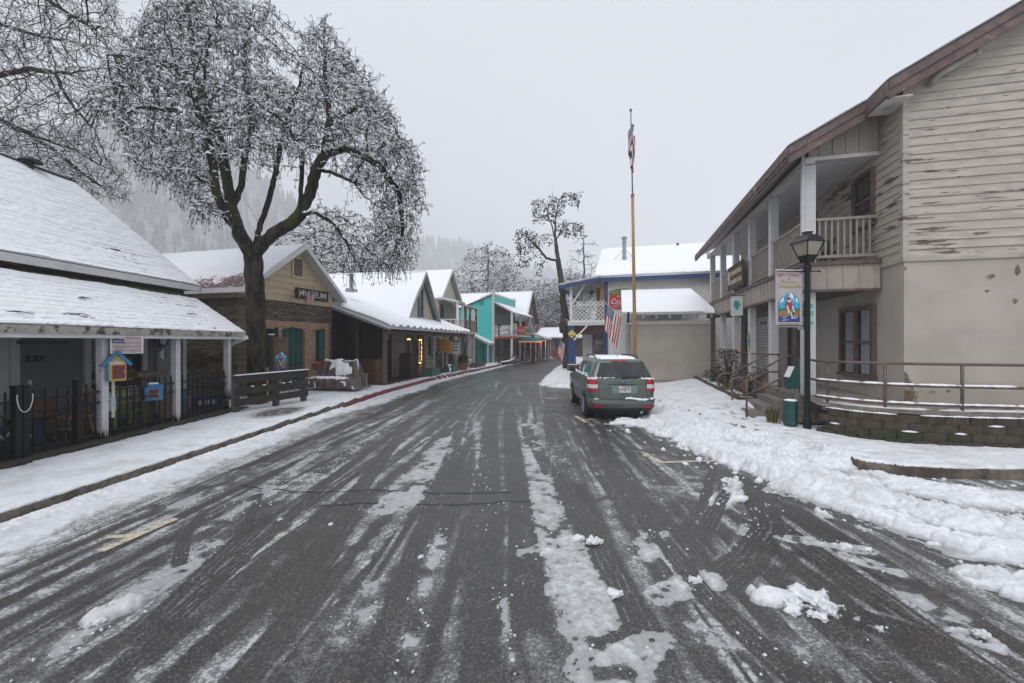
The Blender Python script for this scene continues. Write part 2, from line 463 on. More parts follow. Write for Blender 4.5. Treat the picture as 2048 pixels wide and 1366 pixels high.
# ------------------------------------------------------------------ slush features (pixel positions of the photo laid on the ground)
def px(*pts): return np.array([G(a,b) for a,b in pts])
STRIP = [  # pts, half width, amount, height
 (px((1235,1366),(1130,1110),(1090,1000),(1068,900),(1052,850)), .27, .95, .035),
 (px((800,1366),(862,1140),(890,1050)), .12, .9, .03),
 (px((1035,1366),(1008,1230),(1000,1160)), .06, .75, .015),
 (px((780,1015),(850,940),(905,880)), .30, 1.0, .03),
 (px((965,985),(958,900),(950,830)), .10, .85, .012),
 (px((20,1366),(220,1220),(350,1140),(425,1090)), .19, .75, .02),
 (px((440,1045),(560,960),(650,895)), .16, .8, .012),
 (px((540,1010),(680,920),(770,860),(860,800)), .13, .7, .010),
 (px((355,1010),(430,980)), .16, .9, .015),
 (px((650,1310),(720,1230),(770,1180)), .28, .7, .012),
 (px((960,1080),(1000,1000)), .2, .35, .006),
 (px((1290,1000),(1400,945)), .55, .62, .006),
 (px((1150,960),(1110,890)), .22, .6, .01),
 (px((1290,1105),(1340,1040)), .20, .8, .04),
 (px((1320,1190),(1420,1160)), .15, .95, .05),
 (px((1530,1195),(1610,1200),(1680,1225)), .12, 1.1, .10),
 (px((1440,1010),(1470,965)), .12, 1.1, .07),
 (px((1560,1075),(1640,1085),(1730,1100)), .13, .80, .05),
 (px((1700,1115),(1795,1145)), .12, .78, .05),
 (px((1370,1255),(1500,1290),(1720,1310)), .18, .6, .012),
 (px((1820,1190),(1900,1230)), .16, .8, .03),
 (px((1960,1165),(2080,1185)), .18, 1.1, .11),
 (px((1930,1270),(1990,1290)), .10, 1.1, .05),
 (px((1740,1255),(1770,1265)), .06, 1.0, .03),
 (px((1245,845),(1300,850),(1335,872)), .26, 1.15, .14),
 (px((1215,848),(1290,846)), .10, 1.0, .08),
 (px((1060,1105),(1150,1080)), .15, 1.1, .05),
 (px((1080,1180),(1200,1170)), .12, 1.0, .04),
 (px((1180,1340),(1290,1290)), .2, 1.0, .045),
 (px((200,1235),(250,1215)), .11, 1.2, .08),
 (px((120,1300),(170,1270)), .1, .9, .03),
 (px((1480,1090),(1540,1010)), .12, .7, .02),
 (px((1560,980),(1640,1000),(1760,1040),(1900,1095),(2080,1115)), .22, 1.2, .13),
]
BANK = [ # thick chunky bank along the right kerb
 (px((1312,832),(1400,885),(1500,925),(1600,955),(1700,985)), .55, 1.35, .12),
 (px((1330,815),(1430,862),(1530,895),(1650,925)), .55, 1.1, .115),
 (px((1700,970),(1800,1010),(1900,1040),(2100,1085)), .34, 1.1, .09),
 (px((1760,960),(1900,990),(2100,1010)), .55, .95, .05),
]
TRACK = [ # swept by tyres: pts, half width
 (px((1048,850),(1100,945),(1185,1070),(1345,1366)), .13),
 (px((1015,800),(1030,930),(1045,1050),(1075,1366)), .16),
 (px((985,800),(978,900),(968,1100),(950,1366)), .17),
 (px((925,830),(905,950),(890,1100)), .07),
 (px((700,980),(600,1160),(480,1366)), .26),
 (px((560,1010),(430,1130),(250,1320)), .12),
 (px((830,830),(740,950),(640,1100),(540,1300)), .12),
 (px((1460,940),(1445,1000),(1395,1080)), .09),
 (px((1500,985),(1530,1050),(1490,1110),(1420,1160)), .12),
 (px((1300,880),(1500,965),(1680,1030),(2060,1160)), .13),
 (px((1080,820),(1250,895),(1440,930)), .07),
 (px((1200,850),(1230,930),(1290,1000),(1420,1130)), .09),
 (px((900,1230),(1000,1180),(1090,1140)), .05),
 (px((1110,1366),(1200,1290),(1290,1240)), .05),
 (px((1500,1190),(1700,1230),(2000,1330)), .15),
 (px((1430,930),(1405,1010),(1350,1080)), .06), (px((1540,1000),(1560,1060),(1520,1130),(1440,1190)), .06), (px((420,1010),(370,1070),(355,1150)), .06), (px((520,985),(500,1040),(470,1060)), .05),
 (px((880,1000),(960,940),(1040,900)), .05), (px((1070,1060),(1170,1010),(1240,985)), .05), (px((1120,800),(1260,870),(1420,905),(1560,960)), .06),
 (px((820,840),(660,960),(470,1130),(300,1280),(150,1420)), .08), (px((940,800),(880,960),(800,1180),(740,1366),(700,1480)), .09), (px((1170,870),(1260,1000),(1420,1200),(1600,1366),(1720,1480)), .10),
]
def pdist(x, y, P):
    best = np.full(x.shape, 1e9); across = np.zeros(x.shape)
    for (ax,ay),(bx,by) in zip(P[:-1],P[1:]):
        dx, dy = bx-ax, by-ay; l2 = dx*dx+dy*dy+1e-12
        t = np.clip(((x-ax)*dx+(y-ay)*dy)/l2, 0, 1)
        ex = x-ax-t*dx; ey = y-ay-t*dy
        d = np.hypot(ex,ey); c = (dx*(y-ay)-dy*(x-ax))/math.sqrt(l2)
        m = d < best; best = np.where(m,d,best); across = np.where(m,c,across)
    return best, across
def local(x, y, P, pad, fn):
    m = (x>P[:,0].min()-pad)&(x<P[:,0].max()+pad)&(y>P[:,1].min()-pad)&(y<P[:,1].max()+pad)
    if not m.any(): return None
    return m
def surface(x, y):
    """film (0..1), thickness m, base z, side"""
    kl = KLx(y); kr = np.where(y > 6.56, KRx(y), 1e3)
    kc = KCy(x)
    left = x < kl
    right = np.where(x > 5.43, (y > np.where(x < 30, kc, 6)) & (x > np.minimum(kr, 1e3)*1.0 - 1e-6), x > kr) & (y > 5.5)
    right = np.where((x > 5.43) & (y > kc), True, right)
    base = np.where(left, .14, np.where(right, plaza_z(x,y), 0.0))
    side = np.where(left, 1, np.where(right, 2, 0))
    n1 = np.clip((fbm(x*7, y*7, 4, 3)-.5)*1.9+.5,0,1); xs_ = x-.035*y; n2 = fbm(xs_*3.2, y*.16, 5, 9); n5 = fbm(xs_*9, y*.5, 4, 19); n6 = fbm(x*1.6, y*1.1, 4, 41); n3 = fbm(x*22, y*22, 3, 21); n4 = fbm(x*.6, y*.4, 3, 31)
    lump = lumps(x+.03*n1, y, .085, 4)*.5 + lumps(x, y, .042, 8)*.5
    lump = lump*(.6+.8*n3)
    lumpb = lumps(x+.09*n1, y+.06*n3, .24, 14)*.45 + lumps(x+.03*n3, y, .10, 18)*.30 + .35*n3
    # thin film on the road
    fade = 1-.6*sstep(9, 16, y)
    film = (.24 + .55*sstep(.40,.68,n2)*(.35+.8*n1) + .62*sstep(.42,.66,n5)*(.3+.8*n1))*(.45+1.0*n6)*fade
    rs0 = np.random.RandomState(12); tr_ = np.zeros_like(x)
    for k in range(26):
        xa = -4.7+k*.345+rs0.uniform(-.12,.12); xb = xa*.62+.75+rs0.uniform(-.5,.5); hw = rs0.uniform(.06,.12)
        cx_ = xa+(xb-xa)*(y-3)/22+.05*np.sin(y*.5+k); c = 1-sstep(.7,1.15,np.abs(x-cx_)/hw+(n1-.5)*.5); tr_ = np.maximum(tr_, c*rs0.uniform(.5,1)*(x < 3.6)*(x > kl+1.0))
    fl_ = np.zeros_like(x)
    for k in range(58):
        xa = rs0.uniform(-4.8,3.4); xb = xa*.62+.75+rs0.uniform(-.9,.9); hw = rs0.uniform(.010,.026)
        cx_ = xa+(xb-xa)*(y-3)/22+rs0.uniform(.02,.12)*np.sin(y*rs0.uniform(.25,.6)+k); c = 1-sstep(.6,1.2,np.abs(x-cx_)/(hw+.002*y)); c = c*sstep(.38,.6,vnoise(y*.35+k*3.1,np.full_like(y,k*1.7),k))*(x > kl+1.0)
        if k % 2: tr_ = np.maximum(tr_, c)
        else: fl_ = np.maximum(fl_, c*rs0.uniform(.4,.9))
    film = np.maximum(film*(1-.88*tr_), fl_*(.35+.6*n1)*(y < 22))
    th = np.zeros_like(x)
    for P, hw, amt, h in STRIP:
        m = local(x, y, P, hw*2+.1, None)
        if m is None: continue
        xx = x[m]; yy = y[m]
        d, _ = pdist(xx, yy, P)
        c = 1-sstep(.55, 1.45, d/hw + (n1[m]-.5)*1.1)
        film[m] = np.maximum(film[m], c*np.clip(amt*(.25+.85*n1[m])*(.5+n6[m]), 0, 1))
        a = c*amt*1.35 - 1.02 + 1.15*(n1[m]-.42) + (1.5 if h <= .06 else 2.2)*(n6[m]-.5) + .6*(n4[m]-.5)
        big = h > .06
        lp = lumpb[m] if big else lump[m]
        gr = np.clip((lp-.32)/.68,0,1) if not big else np.clip(lp-.18,0,1)*1.35
        th[m] = np.maximum(th[m], h*(.55 if not big else .8)*np.clip(a*1.8,0,1)**.7*gr + np.where(a>.45, h*.16*(a-.45)*lp, 0))
    for P, hw in TRACK:
        m = local(x, y, P, hw*2, None)
        if m is None: continue
        d, ac = pdist(x[m], y[m], P)
        ef = sstep(.2, 4.5, np.minimum(np.hypot(x[m]-P[0,0],y[m]-P[0,1]), np.hypot(x[m]-P[-1,0],y[m]-P[-1,1]))/hw)*(.55+.45*sstep(.35,.6,n6[m]))
        c = (1-sstep(.75, 1.15, d/hw + (n3[m]-.5)*.35))*ef
        rib = (np.abs(np.sin(ac/hw*6.3)) < .38)*(n1[m] > .34)*(hw < .14)
        film[m] *= 1-c*.95; th[m] *= 1-c*.97
        film[m] = np.maximum(film[m], rib*c*(.30+.5*n3[m]))
        rd_ = ef*np.exp(-((d/hw-1.2)/.16)**2)*(.25+.75*n1[m])*(hw < .2); film[m] = np.maximum(film[m], .85*rd_)
    # gutter on the left: smooth strip
    dl = x-kl
    wv = np.interp(y, [0,4,8,11,14,18,25,35,50],[.85,.80,.62,.34,.75,.85,.6,.35,.3])
    e = dl/wv + (n1-.5)*.45 + (n4-.5)*.6
    strip = (1-sstep(.82,1.05,e))*(dl>0)
    chunk = (dl < wv*.38)
    th = np.maximum(th, np.where((side==0)&(strip>0), strip*(.028+.012*n1) + np.where(chunk, .055*lump*np.clip(1.2-np.abs(dl/wv-.2)*4,0,1)*(y<12.5), 0)*strip, 0))
    film = np.where((dl>0)&(dl<wv*1.6), np.maximum(film, (1-sstep(.9,1.5,e))*.8), film)
    th = np.where((side==0)&(dl<.06), th*sstep(.0,.06,dl), th)
    # right gutter: beyond the parked car
    dr = np.where(y > 17.0, kr-x, 9)
    wr = np.interp(y, [17,19,21,26,34,50],[.5,.9,.55,.5,.45,.3])
    th = np.where((side==0)&(dr>0)&(dr<wr*1.2), np.maximum(th, .16*(1-sstep(.6,1.15,dr/wr+(n1-.5)*.5))*(.35+.65*lumpb)), th)
    # bank
    for P, hw, amt, h in BANK:
        m = local(x, y, P, hw*1.6, None)
        if m is None: continue
        d, _ = pdist(x[m], y[m], P)
        c = 1-sstep(.30, 1.30, d/hw + (n1[m]-.5)*.7)
        a = np.clip(c*amt*1.5-.55+.8*(n1[m]-.5)+.3*(lumpb[m]-.5), 0, 1)
        hh = h*1.1*a**1.25*(.04+1.05*lumpb[m]*(.45+n6[m])+.32*lump[m]+.30*n3[m])*(.6+.8*n6[m])
        b0 = base[m]
        hh = np.where(side[m]==2, np.maximum(hh-b0*.55, 0), hh)
        th[m] = np.maximum(th[m], hh)
        c2 = 1-sstep(.6, 1.7, d/hw + (n1[m]-.5)*.9); film[m] = np.maximum(film[m], np.clip(c*1.1,0,1)); film[m] = np.maximum(film[m], c2*(.35+.5*n1[m]))
    # pavements
    tw = .036+.016*(n1-.5)+.02*(n4-.5)
    bare = np.clip(1-np.hypot((x+6.15)/1.0,(y-11.3)/1.7),0,1)
    tl = tw*(1-1.0*sstep(.1,.7,bare)) + np.where(bare>.1, .03*(n3-.52), 0)
    tl = np.where(y < 12.0, np.where(x < -7.25+(n1-.5)*.2, -.02, tl), tl)
    under = ((x+5.2)*math.cos(R(10))-(y-17.9)*math.sin(R(10)) < -.05+.25*(n1-.5)) & ((x+5.2)*math.sin(R(10))+(y-17.9)*math.cos(R(10)) > -.1)
    tl = np.where(under & (y > 17), -.02, tl)
    tl = tl*sstep(0,.05,-dl) + 0
    th = np.where(side==1, tl, th)
    lx, ly = hall_local(x, y)
    tr = .045+.02*(n1-.5)+.03*(n4-.5)
    foot = np.zeros_like(x); rs = np.random.RandomState(5)
    for a0,b0,a1,b1,k in ((5.2,6.6,5.4,10.5,10),(5.75,6.8,5.6,11.5,11),(5.6,8.5,5.2,14.5,14),(4.9,7.5,5.3,12,10),(6.1,7.1,11,6.6,11),(5.9,10.2,5.5,16,10),(5.3,11.5,6.0,18,12)):
        for q in range(k):
            f = (q+rs.uniform(-.2,.2))/k; cx = a0+(a1-a0)*f+(.09 if q%2 else -.09)+rs.uniform(-.08,.08); cy = b0+(b1-b0)*f
            ang = math.atan2(b1-b0,a1-a0)
            m = (np.abs(x-cx)<.3)&(np.abs(y-cy)<.3)
            if m.any():
                u = (x[m]-cx)*math.cos(ang)+(y[m]-cy)*math.sin(ang); v = -(x[m]-cx)*math.sin(ang)+(y[m]-cy)*math.cos(ang)
                foot[m] = np.maximum(foot[m], 1-sstep(.6,1.1,np.hypot(u/.15,v/.062)))
    tr = tr*(1-foot*.97) 
    edge = np.minimum(np.where(y>6.56, np.abs(x-kr), 9), np.where(x>5.43, np.abs(y-kc), 9))
    notbank = th < .01
    tr = np.where((edge < .07)&(y < 9.5), tr*sstep(0,.07,edge), tr)
    kerbcap = (edge < .3)&(y >= 9.5); tr = np.where(kerbcap, np.maximum(tr,.03), tr)
    th = np.where((side==0)&(y > 9.5)&(np.abs(x-kr) < .18), np.maximum(th, .05+.06*lumpb), th)
    th = np.where(side==2, np.maximum(th, np.where(lx>-.45, np.where(ly>-.1, -.02, tr), tr)), th)
    film = np.where(side>0, 1.0, film)
    return np.clip(film,0,1), th, base, side

ROADM, nt, b = nmat('wet_asphalt')
v = coords(nt, kind='Object')
at_ = N(nt, 'ShaderNodeAttribute', attribute_name='film')
vo = N(nt, 'ShaderNodeTexVoronoi'); vo.inputs['Scale'].default_value = 95; L(nt, v, vo.inputs['Vector'])
agg = N(nt, 'ShaderNodeSeparateColor'); L(nt, vo.outputs['Color'], agg.inputs[0])
big = noise(nt, v, .8, 5); fine = noise(nt, v, 40, 4); pat = noise(nt, coords(nt, (2.5,.25,1)), 1.0, 5)
base = mix(nt, ramp(nt, big, .3, .7), (.034,.033,.032), (.060,.058,.056))
base = mix(nt, ramp(nt, agg.outputs[0], .78, 1.0), base, (.16,.14,.12))
base = mix(nt, math_(nt, 'MULTIPLY', ramp(nt, agg.outputs[1], .0, .35, 1, 0), .6), base, (.016,.016,.017))
base = mix(nt, math_(nt, 'MULTIPLY', ramp(nt, pat, .55, .72), .5), base, (.02,.02,.021))
fin2 = noise(nt, v, 110, 3)
s1 = math_(nt, 'ADD', at_.outputs['Fac'], math_(nt, 'MULTIPLY', math_(nt, 'SUBTRACT', fine, .5), 1.0))
s1 = math_(nt, 'ADD', s1, math_(nt, 'MULTIPLY', math_(nt, 'SUBTRACT', fin2, .5), .7))
s2 = math_(nt, 'ADD', math_(nt, 'MULTIPLY', ramp(nt, s1, .22, .62), .62), math_(nt, 'MULTIPLY', ramp(nt, s1, .55, 1.1), .38))
vg = N(nt, 'ShaderNodeTexVoronoi'); vg.inputs['Scale'].default_value = 34; L(nt, v, vg.inputs['Vector'])
crumb = ramp(nt, math_(nt, 'SUBTRACT', at_.outputs['Fac'], math_(nt, 'MULTIPLY', vg.outputs['Distance'], 1.5)), -.12, .12)
slc = mix(nt, ramp(nt, noise(nt, v, 55, 5), .35, .7), (.16,.162,.167), (.36,.365,.38))
slc = mix(nt, math_(nt, 'MULTIPLY', crumb, .75), slc, (.66,.67,.69))
L(nt, mix(nt, math_(nt, 'MULTIPLY', s2, .85), base, slc), b.inputs['Base Color'])
L(nt, math_(nt, 'ADD', ramp(nt, big, .35, .65, .30, .5), math_(nt, 'MULTIPLY', s2, .15)), b.inputs['Roughness'])
b.inputs['Specular IOR Level'].default_value = .5
hg = math_(nt, 'ADD', math_(nt, 'MULTIPLY', vo.outputs['Distance'], -.5), math_(nt, 'MULTIPLY', math_(nt, 'MULTIPLY', s2, fine), 2.5))
bump(nt, b, hg, .55, .006)

RV = []; RF = []; RA = []; SV = []; SF = []; STH = []
rb = 0; sb = 0
def zone(x0, x1, y0, y1, st):
    global rb, sb
    nx = int(round((x1-x0)/st)); ny = int(round((y1-y0)/st))
    X, Y = np.meshgrid(np.linspace(x0,x1,nx+1), np.linspace(y0,y1,ny+1), indexing='ij')
    film, th, base, side = surface(X, Y)
    idx = np.arange((nx+1)*(ny+1)).reshape(nx+1, ny+1)
    q = np.stack([idx[:-1,:-1], idx[1:,:-1], idx[1:,1:], idx[:-1,1:]], -1).reshape(-1,4)
    RV.append(np.stack([X,Y,np.zeros_like(X)],-1).reshape(-1,3)); RA.append(film.reshape(-1))
    sd_ = side.reshape(-1)[q]; on_road = (sd_ == 0).any(1)
    RF.append(q[on_road]+rb); rb += X.size
    t = th.reshape(-1)[q]
    keep = (t > .002).any(1) & (sd_.max(1) == sd_.min(1))
    # the bank runs over the right kerb: let those faces through
    keep |= (t > .018).all(1)
    z = base + np.where(th > .002, th, -.012)
    SV.append(np.stack([X,Y,z],-1).reshape(-1,3)); STH.append(np.clip(th/.06,0,1).reshape(-1)*np.where(side.reshape(-1)>0,1.6,1))
    SF.append(q[keep]+sb); sb += X.size
zone(-6.2,6.2,1.7,5.1,.0155)
zone(-8,-6.2,1.7,5.1,.1); zone(6.2,11,1.7,5.1,.06)
zone(-8,11,5.1,9.2,.025)
zone(-9,12,9.2,22,.05)
zone(-16,16,22,60,.16)
zone(-9,14,-9.1,1.7,.15)
def np_mesh(name, V, Fq, attr, an, mat, smooth):
    V = np.concatenate(V); Fq = np.concatenate(Fq); A = np.concatenate(attr)
    used = np.zeros(len(V), bool); used[Fq.reshape(-1)] = True
    mp = np.cumsum(used)-1; V = V[used]; A = A[used]; Fq = mp[Fq]
    me = bpy.data.meshes.new(name)
    me.vertices.add(len(V)); me.vertices.foreach_set('co', V.astype(np.float32).reshape(-1))
    me.loops.add(Fq.size); me.loops.foreach_set('vertex_index', Fq.astype(np.int32).reshape(-1))
    me.polygons.add(len(Fq)); me.polygons.foreach_set('loop_start', np.arange(0,Fq.size,4,dtype=np.int32))
    at = me.attributes.new(an, 'FLOAT', 'POINT'); at.data.foreach_set('value', A.astype(np.float32))
    me.materials.append(mat); me.update(calc_edges=True)
    if smooth: me.polygons.foreach_set('use_smooth', np.ones(len(Fq), bool))
    o = bpy.data.objects.new(name, me); COL.objects.link(o); return o
struct(np_mesh('road', RV, RF, RA, 'film', ROADM, False))
struct(np_mesh('snow', SV, SF, STH, 'th', SLUSH, True), 'stuff')

# loose clods of slush, joined into one mass
mb = MB(); rnd = random.Random(3)
for P, hw, amt, h in STRIP + BANK:
    seg = np.hypot(*(P[1:]-P[:-1]).T).sum()
    bk = hw > .33 and h > .04; k = int(seg*(24 if not bk else 60)*min(1.2, amt)*(1.6 if h > .06 else 1))
    for _ in range(min(k, 90 if not bk else 420)):
        i = rnd.randrange(len(P)-1); f = rnd.random()
        c = P[i]*(1-f)+P[i+1]*f
        x = c[0]+rnd.gauss(0,hw*(.7 if not bk else 1.0)); y = c[1]+rnd.gauss(0,hw*(.7 if not bk else .8))
        if y > 13: continue
        r = (rnd.uniform(.004,.012) if not bk else rnd.uniform(.008,.03))*(1+ (1.6 if (h > .06 and rnd.random() < .35) else 0))
        mb.blob((x,y,r*.4), r, rnd.randrange(9999), 1, (rnd.uniform(.8,1.5),rnd.uniform(.8,1.4),rnd.uniform(.6,1)), .3)
for (a,b_), r in (((1570,1205),.085),((1615,1200),.11),((1655,1222),.09),((1590,1220),.07),((1630,1235),.06),((2010,1165),.13),((2045,1190),.10),((1465,968),.12),((1455,985),.09),((1475,990),.08),
                  ((215,1225),.075),((240,1215),.06),((190,1250),.05),((1300,850),.14),((1320,862),.12),((1275,845),.09),((1255,850),.07),((1345,872),.08),((1965,1275),.055),((1760,1260),.035),((1700,1100),.06),((1735,1100),.05),
                  ((660,1050),.025),((840,1115),.03),((560,1040),.03),((1190,1085),.08),((1150,1080),.07),((1230,1190),.06),((1395,1165),.05)):
    x, y = G(a,b_)
    r *= .72
    for q in range(4):
        mb.blob((x+rnd.uniform(-.9,.9)*r,y+rnd.uniform(-.6,.6)*r,r*rnd.uniform(.2,.5)), r*rnd.uniform(.5,.9), rnd.randrange(9999), 3, (rnd.uniform(.9,1.3),rnd.uniform(.8,1.2),rnd.uniform(.6,.9)), .42)
struct(obj('slush', mb, SNOWD, smooth=True, recalc=False), 'stuff')

# parking bay markings
MARK = M('worn_road_paint', (.52,.47,.36), .15, 25, .6, .2, dirt=(.12,.11,.10), dirt_at=(.5,.66), dirt_scale=14)
MZ = [.003]
def mark(a, b, w):
    a = Vector((*G(*a),0)); b = Vector((*G(*b),0)); d = (b-a).normalized(); n = Vector((-d.y,d.x,0))*w/2
    MZ[0] += .001; z = Vector((0,0,MZ[0])); mb = MB()
    mb.add([a-n+z,b-n+z,b+n+z,a+n+z],[(0,1,2,3)])
    struct(obj('road_marking', mb, MARK, recalc=False))
mark((200,1103),(352,1037),.095)
mark((212,1075),(268,1071),.08)
mark((1288,909),(1328,927),.11); mark((1322,925),(1475,921),.085)
mark((1150,832),(1172,845),.10); mark((1172,840),(1200,838),.08)
mark((1088,797),(1112,799),.10); mark((1100,797),(1135,797),.09)

# tar seams across the road
TAR = M('tar_seam', (.014,.014,.015), .2, 9, .5, 0)
for P in (((480,972),(600,985),(760,980),(900,988),(1040,982)),((640,1012),(760,1006),(900,1010),(1080,1000)),((1050,822),(1130,826),(1190,830))):
    mb = MB(); rnd = random.Random(3); Q = []
    for (a,b_),(c_,d_) in zip(P[:-1],P[1:]):
        for k in range(8): Q.append(Vector((*G(a+(c_-a)*k/8, b_+(d_-b_)*k/8+rnd.uniform(-2,2)),.0022)))
    for a,b_ in zip(Q[:-1],Q[1:]):
        n_ = (b_-a).normalized(); n_ = Vector((-n_.y,n_.x,0))*rnd.uniform(.012,.022); mb.quad(a-n_,b_-n_,b_+n_,a+n_)
    struct(obj('road_seam', mb, TAR, recalc=False))
# ================================================================== community hall (right)
HALLP = M('peeling_cream_siding', (.40,.365,.315), .14, 3, .75, .25, stretch=(1,1,5), dirt=(.115,.09,.072), dirt_at=(.595,.635), dirt_scale=1.6, dirt_stretch=(.8,.8,5.5))
STUC = M('cream_stucco', (.40,.362,.318), .09, 1.3, .85, .5, dirt=(.23,.195,.155), dirt_at=(.60,.82), dirt_scale=1.6, dirt_stretch=(1,1,.35))
BATT = M('cream_boards', (.35,.31,.275), .10, 5, .75, .2, stretch=(1,1,.5), dirt=(.24,.19,.17), dirt_at=(.6,.78))
POSTW = M('white_post', (.54,.54,.55), .05, 5, .6, .15, dirt=(.42,.38,.34), dirt_at=(.6,.8))
ROOFB = M('roof_shingle_dark', (.05,.048,.05), .35, 20, .9, .4)
RAILT = M('tan_railing', (.27,.24,.21), .12, 6, .7, .15)
hall = thing('community_hall', 'two storey cream hall with peeling siding, brown eaves and a long white posted balcony', 'building', (6.58,9.5,0), 14.5)
WX = 1.34; YE = 11.0; YG = -.85; SL = .54; ZE = 6.90; XE = .90
def zr(x): return ZE + SL*(x-XE)           # underside reference of roof
# lower walls (stucco)
mb = MB()
mb.box(WX, 9.5, YG, YE, .2, 3.66)
obj('wall', mb, STUC, hall)
mb = MB(); mb.box(WX+.02, 9.48, YG+.02, YE, 3.66, 6.95); mb.prism([(WX+.02,6.95),(9.48,6.95),(9.48,zr(6)-.6),(6,zr(6)-.05),(WX+.02,zr(WX)-.02)], YG+.02, YE, 'xz')
obj('upper_wall', mb, HALLP, hall)
mb = MB()
siding(mb, 3.62, 9.6, .168, lambda z: max(WX-.02, XE+(z+.02-ZE)/SL if z > zr(WX) else WX-.02), lambda z: 9.5, lambda u,o,z: (u, YG-o, z), .02, .008)
siding(mb, 3.62, zr(WX)-.02, .168, lambda z: YG-.02, lambda z: YE, lambda u,o,z: (WX-o, u, z), .02, .006)
obj('siding', mb, HALLP, hall, recalc=False)
mb = MB(); mb.box(WX-.035, WX+.06, YG-.035, YG+.06, 3.6, zr(WX)-.06); obj('corner_board', mb, HALLP, hall)
mb = MB(); mb.box(WX-.03, 9.5, YG-.032, YG+.01, 3.56, 3.625); mb.box(WX-.032, WX+.01, YG-.03, YE, 3.56, 3.624); obj('skirt_board', mb, HALLP, hall)
PEEL = M('bare_brown_render', (.15,.105,.07), .35, 14, .9, .5, dirt=(.30,.26,.21), dirt_at=(.5,.6), dirt_scale=9)
mb = MB(); rnd = random.Random(14)
def peel(cx, cz, rx, rz, n=14):
    mb.poly([(cx+rx*math.cos(6.283*k/n)*rnd.uniform(.5,1.1), YG-.0035, cz+rz*math.sin(6.283*k/n)*rnd.uniform(.5,1.1)) for k in range(n,0,-1)])
mb.poly([(WX,YG-.003,1.42),(WX+.06,YG-.003,1.36),(WX+.09,YG-.003,1.25),(WX+.16,YG-.003,1.17),(WX+.15,YG-.003,1.08),(WX+.24,YG-.003,1.0),(WX+.21,YG-.003,.9),(WX+.17,YG-.003,.74),(WX,YG-.003,.74)])
x = WX+.2
while x < 8.5: 
    w_ = rnd.uniform(.15,.5); peel(x, .74+rnd.uniform(-.03,.03), w_*.6, rnd.uniform(.02,.07)); x += w_+rnd.uniform(.1,.5)
for cx,cz,rx,rz in ((WX+.45,1.02,.08,.03),(WX+.7,1.05,.05,.03),(WX+1.75,3.3,.05,.12),(WX+1.35,3.22,.08,.06),(WX+1.72,2.75,.05,.05),(WX+1.3,2.95,.05,.03),(WX+.02,3.42,.02,.06),(WX+2.2,3.2,.04,.2)): peel(cx, cz, rx, rz)
obj('stain', mb, PEEL, hall, recalc=False)
# roof: one slope, the gable part reaching further forward
def slab(mb, x0, x1, y0, y1, th=.10, off=0.0):
    mb.prism([(x0,zr(x0)+off),(x1,zr(x1)+off),(x1,zr(x1)+th+off),(x0,zr(x0)+th+off)], y0, y1, 'xz')
mb = MB(); slab(mb, XE, 6.0, -1.2, YE+.4); slab(mb, -.55, XE, -.465, YE+.4)
mb.prism([(6,zr(6)),(10,zr(6)-2.2),(10,zr(6)-2.1),(6,zr(6)+.1)], -1.2, YE+.4, 'xz')
roof = obj('roof', mb, ROOFB, hall)
mb = MB(); rs = np.random.RandomState(2)
def tf_(U,V): return .022+.02*(fbm(U*2,V*2,3,5)-.5)-.02*(1-sstep(0,.1,U))*1
sheet(mb, (XE,-1.17,zr(XE)+.10), (5.1,0,5.1*SL), (0,YE+1.5,0), 40, 60, tf_)
sheet(mb, (-.53,-.45,zr(-.53)+.10), (1.43,0,1.43*SL), (0,YE+.8,0), 24, 90, tf_)
obj('snow', mb, SNOW, roof, smooth=True, recalc=False)
# brown rake boards, eave boards
mb = MB()
for (x0,x1,y) in ((XE,6.0,-1.2),(-.55,XE,-.465)):
    mb.prism([(x0,zr(x0)-.12),(x1,zr(x1)-.12),(x1,zr(x1)+.03),(x0,zr(x0)+.03)], y-.06, y+.0, 'xz')
    mb.prism([(x0,zr(x0)-.30),(x1,zr(x1)-.30),(x1,zr(x1)-.122),(x0,zr(x0)-.122)], y-.035, y+.02, 'xz')
mb.box(XE-.05, XE, -1.23, -.47, zr(XE)-.25, zr(XE)+.03)
mb.box(-.60, -.55, -.50, YE+.4, zr(-.55)-.16, zr(-.55)+.04); mb.box(-.575, -.53, -.47, YE+.4, zr(-.55)-.24, zr(-.55)-.162)
obj('rake_board', mb, BROWNW, hall)
# soffits
mb = MB(); mb.prism([(-.53,zr(-.53)-.12),(WX,zr(WX)-.12),(WX,zr(WX)-.10),(-.53,zr(-.53)-.10)], -.44, YE+.3, 'xz')
mb.prism([(XE,zr(XE)-.16),(6.0,zr(6)-.16),(6.0,zr(6)-.14),(XE,zr(XE)-.14)], -1.18, YG-.03, 'xz')
mb.box(XE, WX-.03, -1.18, -.47, zr(XE)-.26, zr(XE)-.24)
obj('soffit', mb, OFFWHITE, hall)
# triangular boarded end of the balcony roof
mb = MB(); mb.prism([(.0,6.06),(WX-.03,6.06),(WX-.03,zr(WX)-.14),(.0,zr(0)-.14)], -.06, -.02, 'xz')
for x in (.22,.47,.72,.97,1.22): mb.box(x-.02, x+.02, -.085, -.062, 6.08, zr(x)-.16)
obj('gable_infill', mb, BATT, hall)
mb = MB(); mb.box(-.05, WX-.03, -.09, .10, 5.98, 6.058); mb.box(-.08, .12, -.085, YE+.2, 5.93, 6.055)
obj('beam', mb, OFFWHITE, hall)
mb = MB(); mb.box(.122, WX-.03, .102, YE, 6.02, 6.05); obj('balcony_ceiling', mb, WHITE, hall)
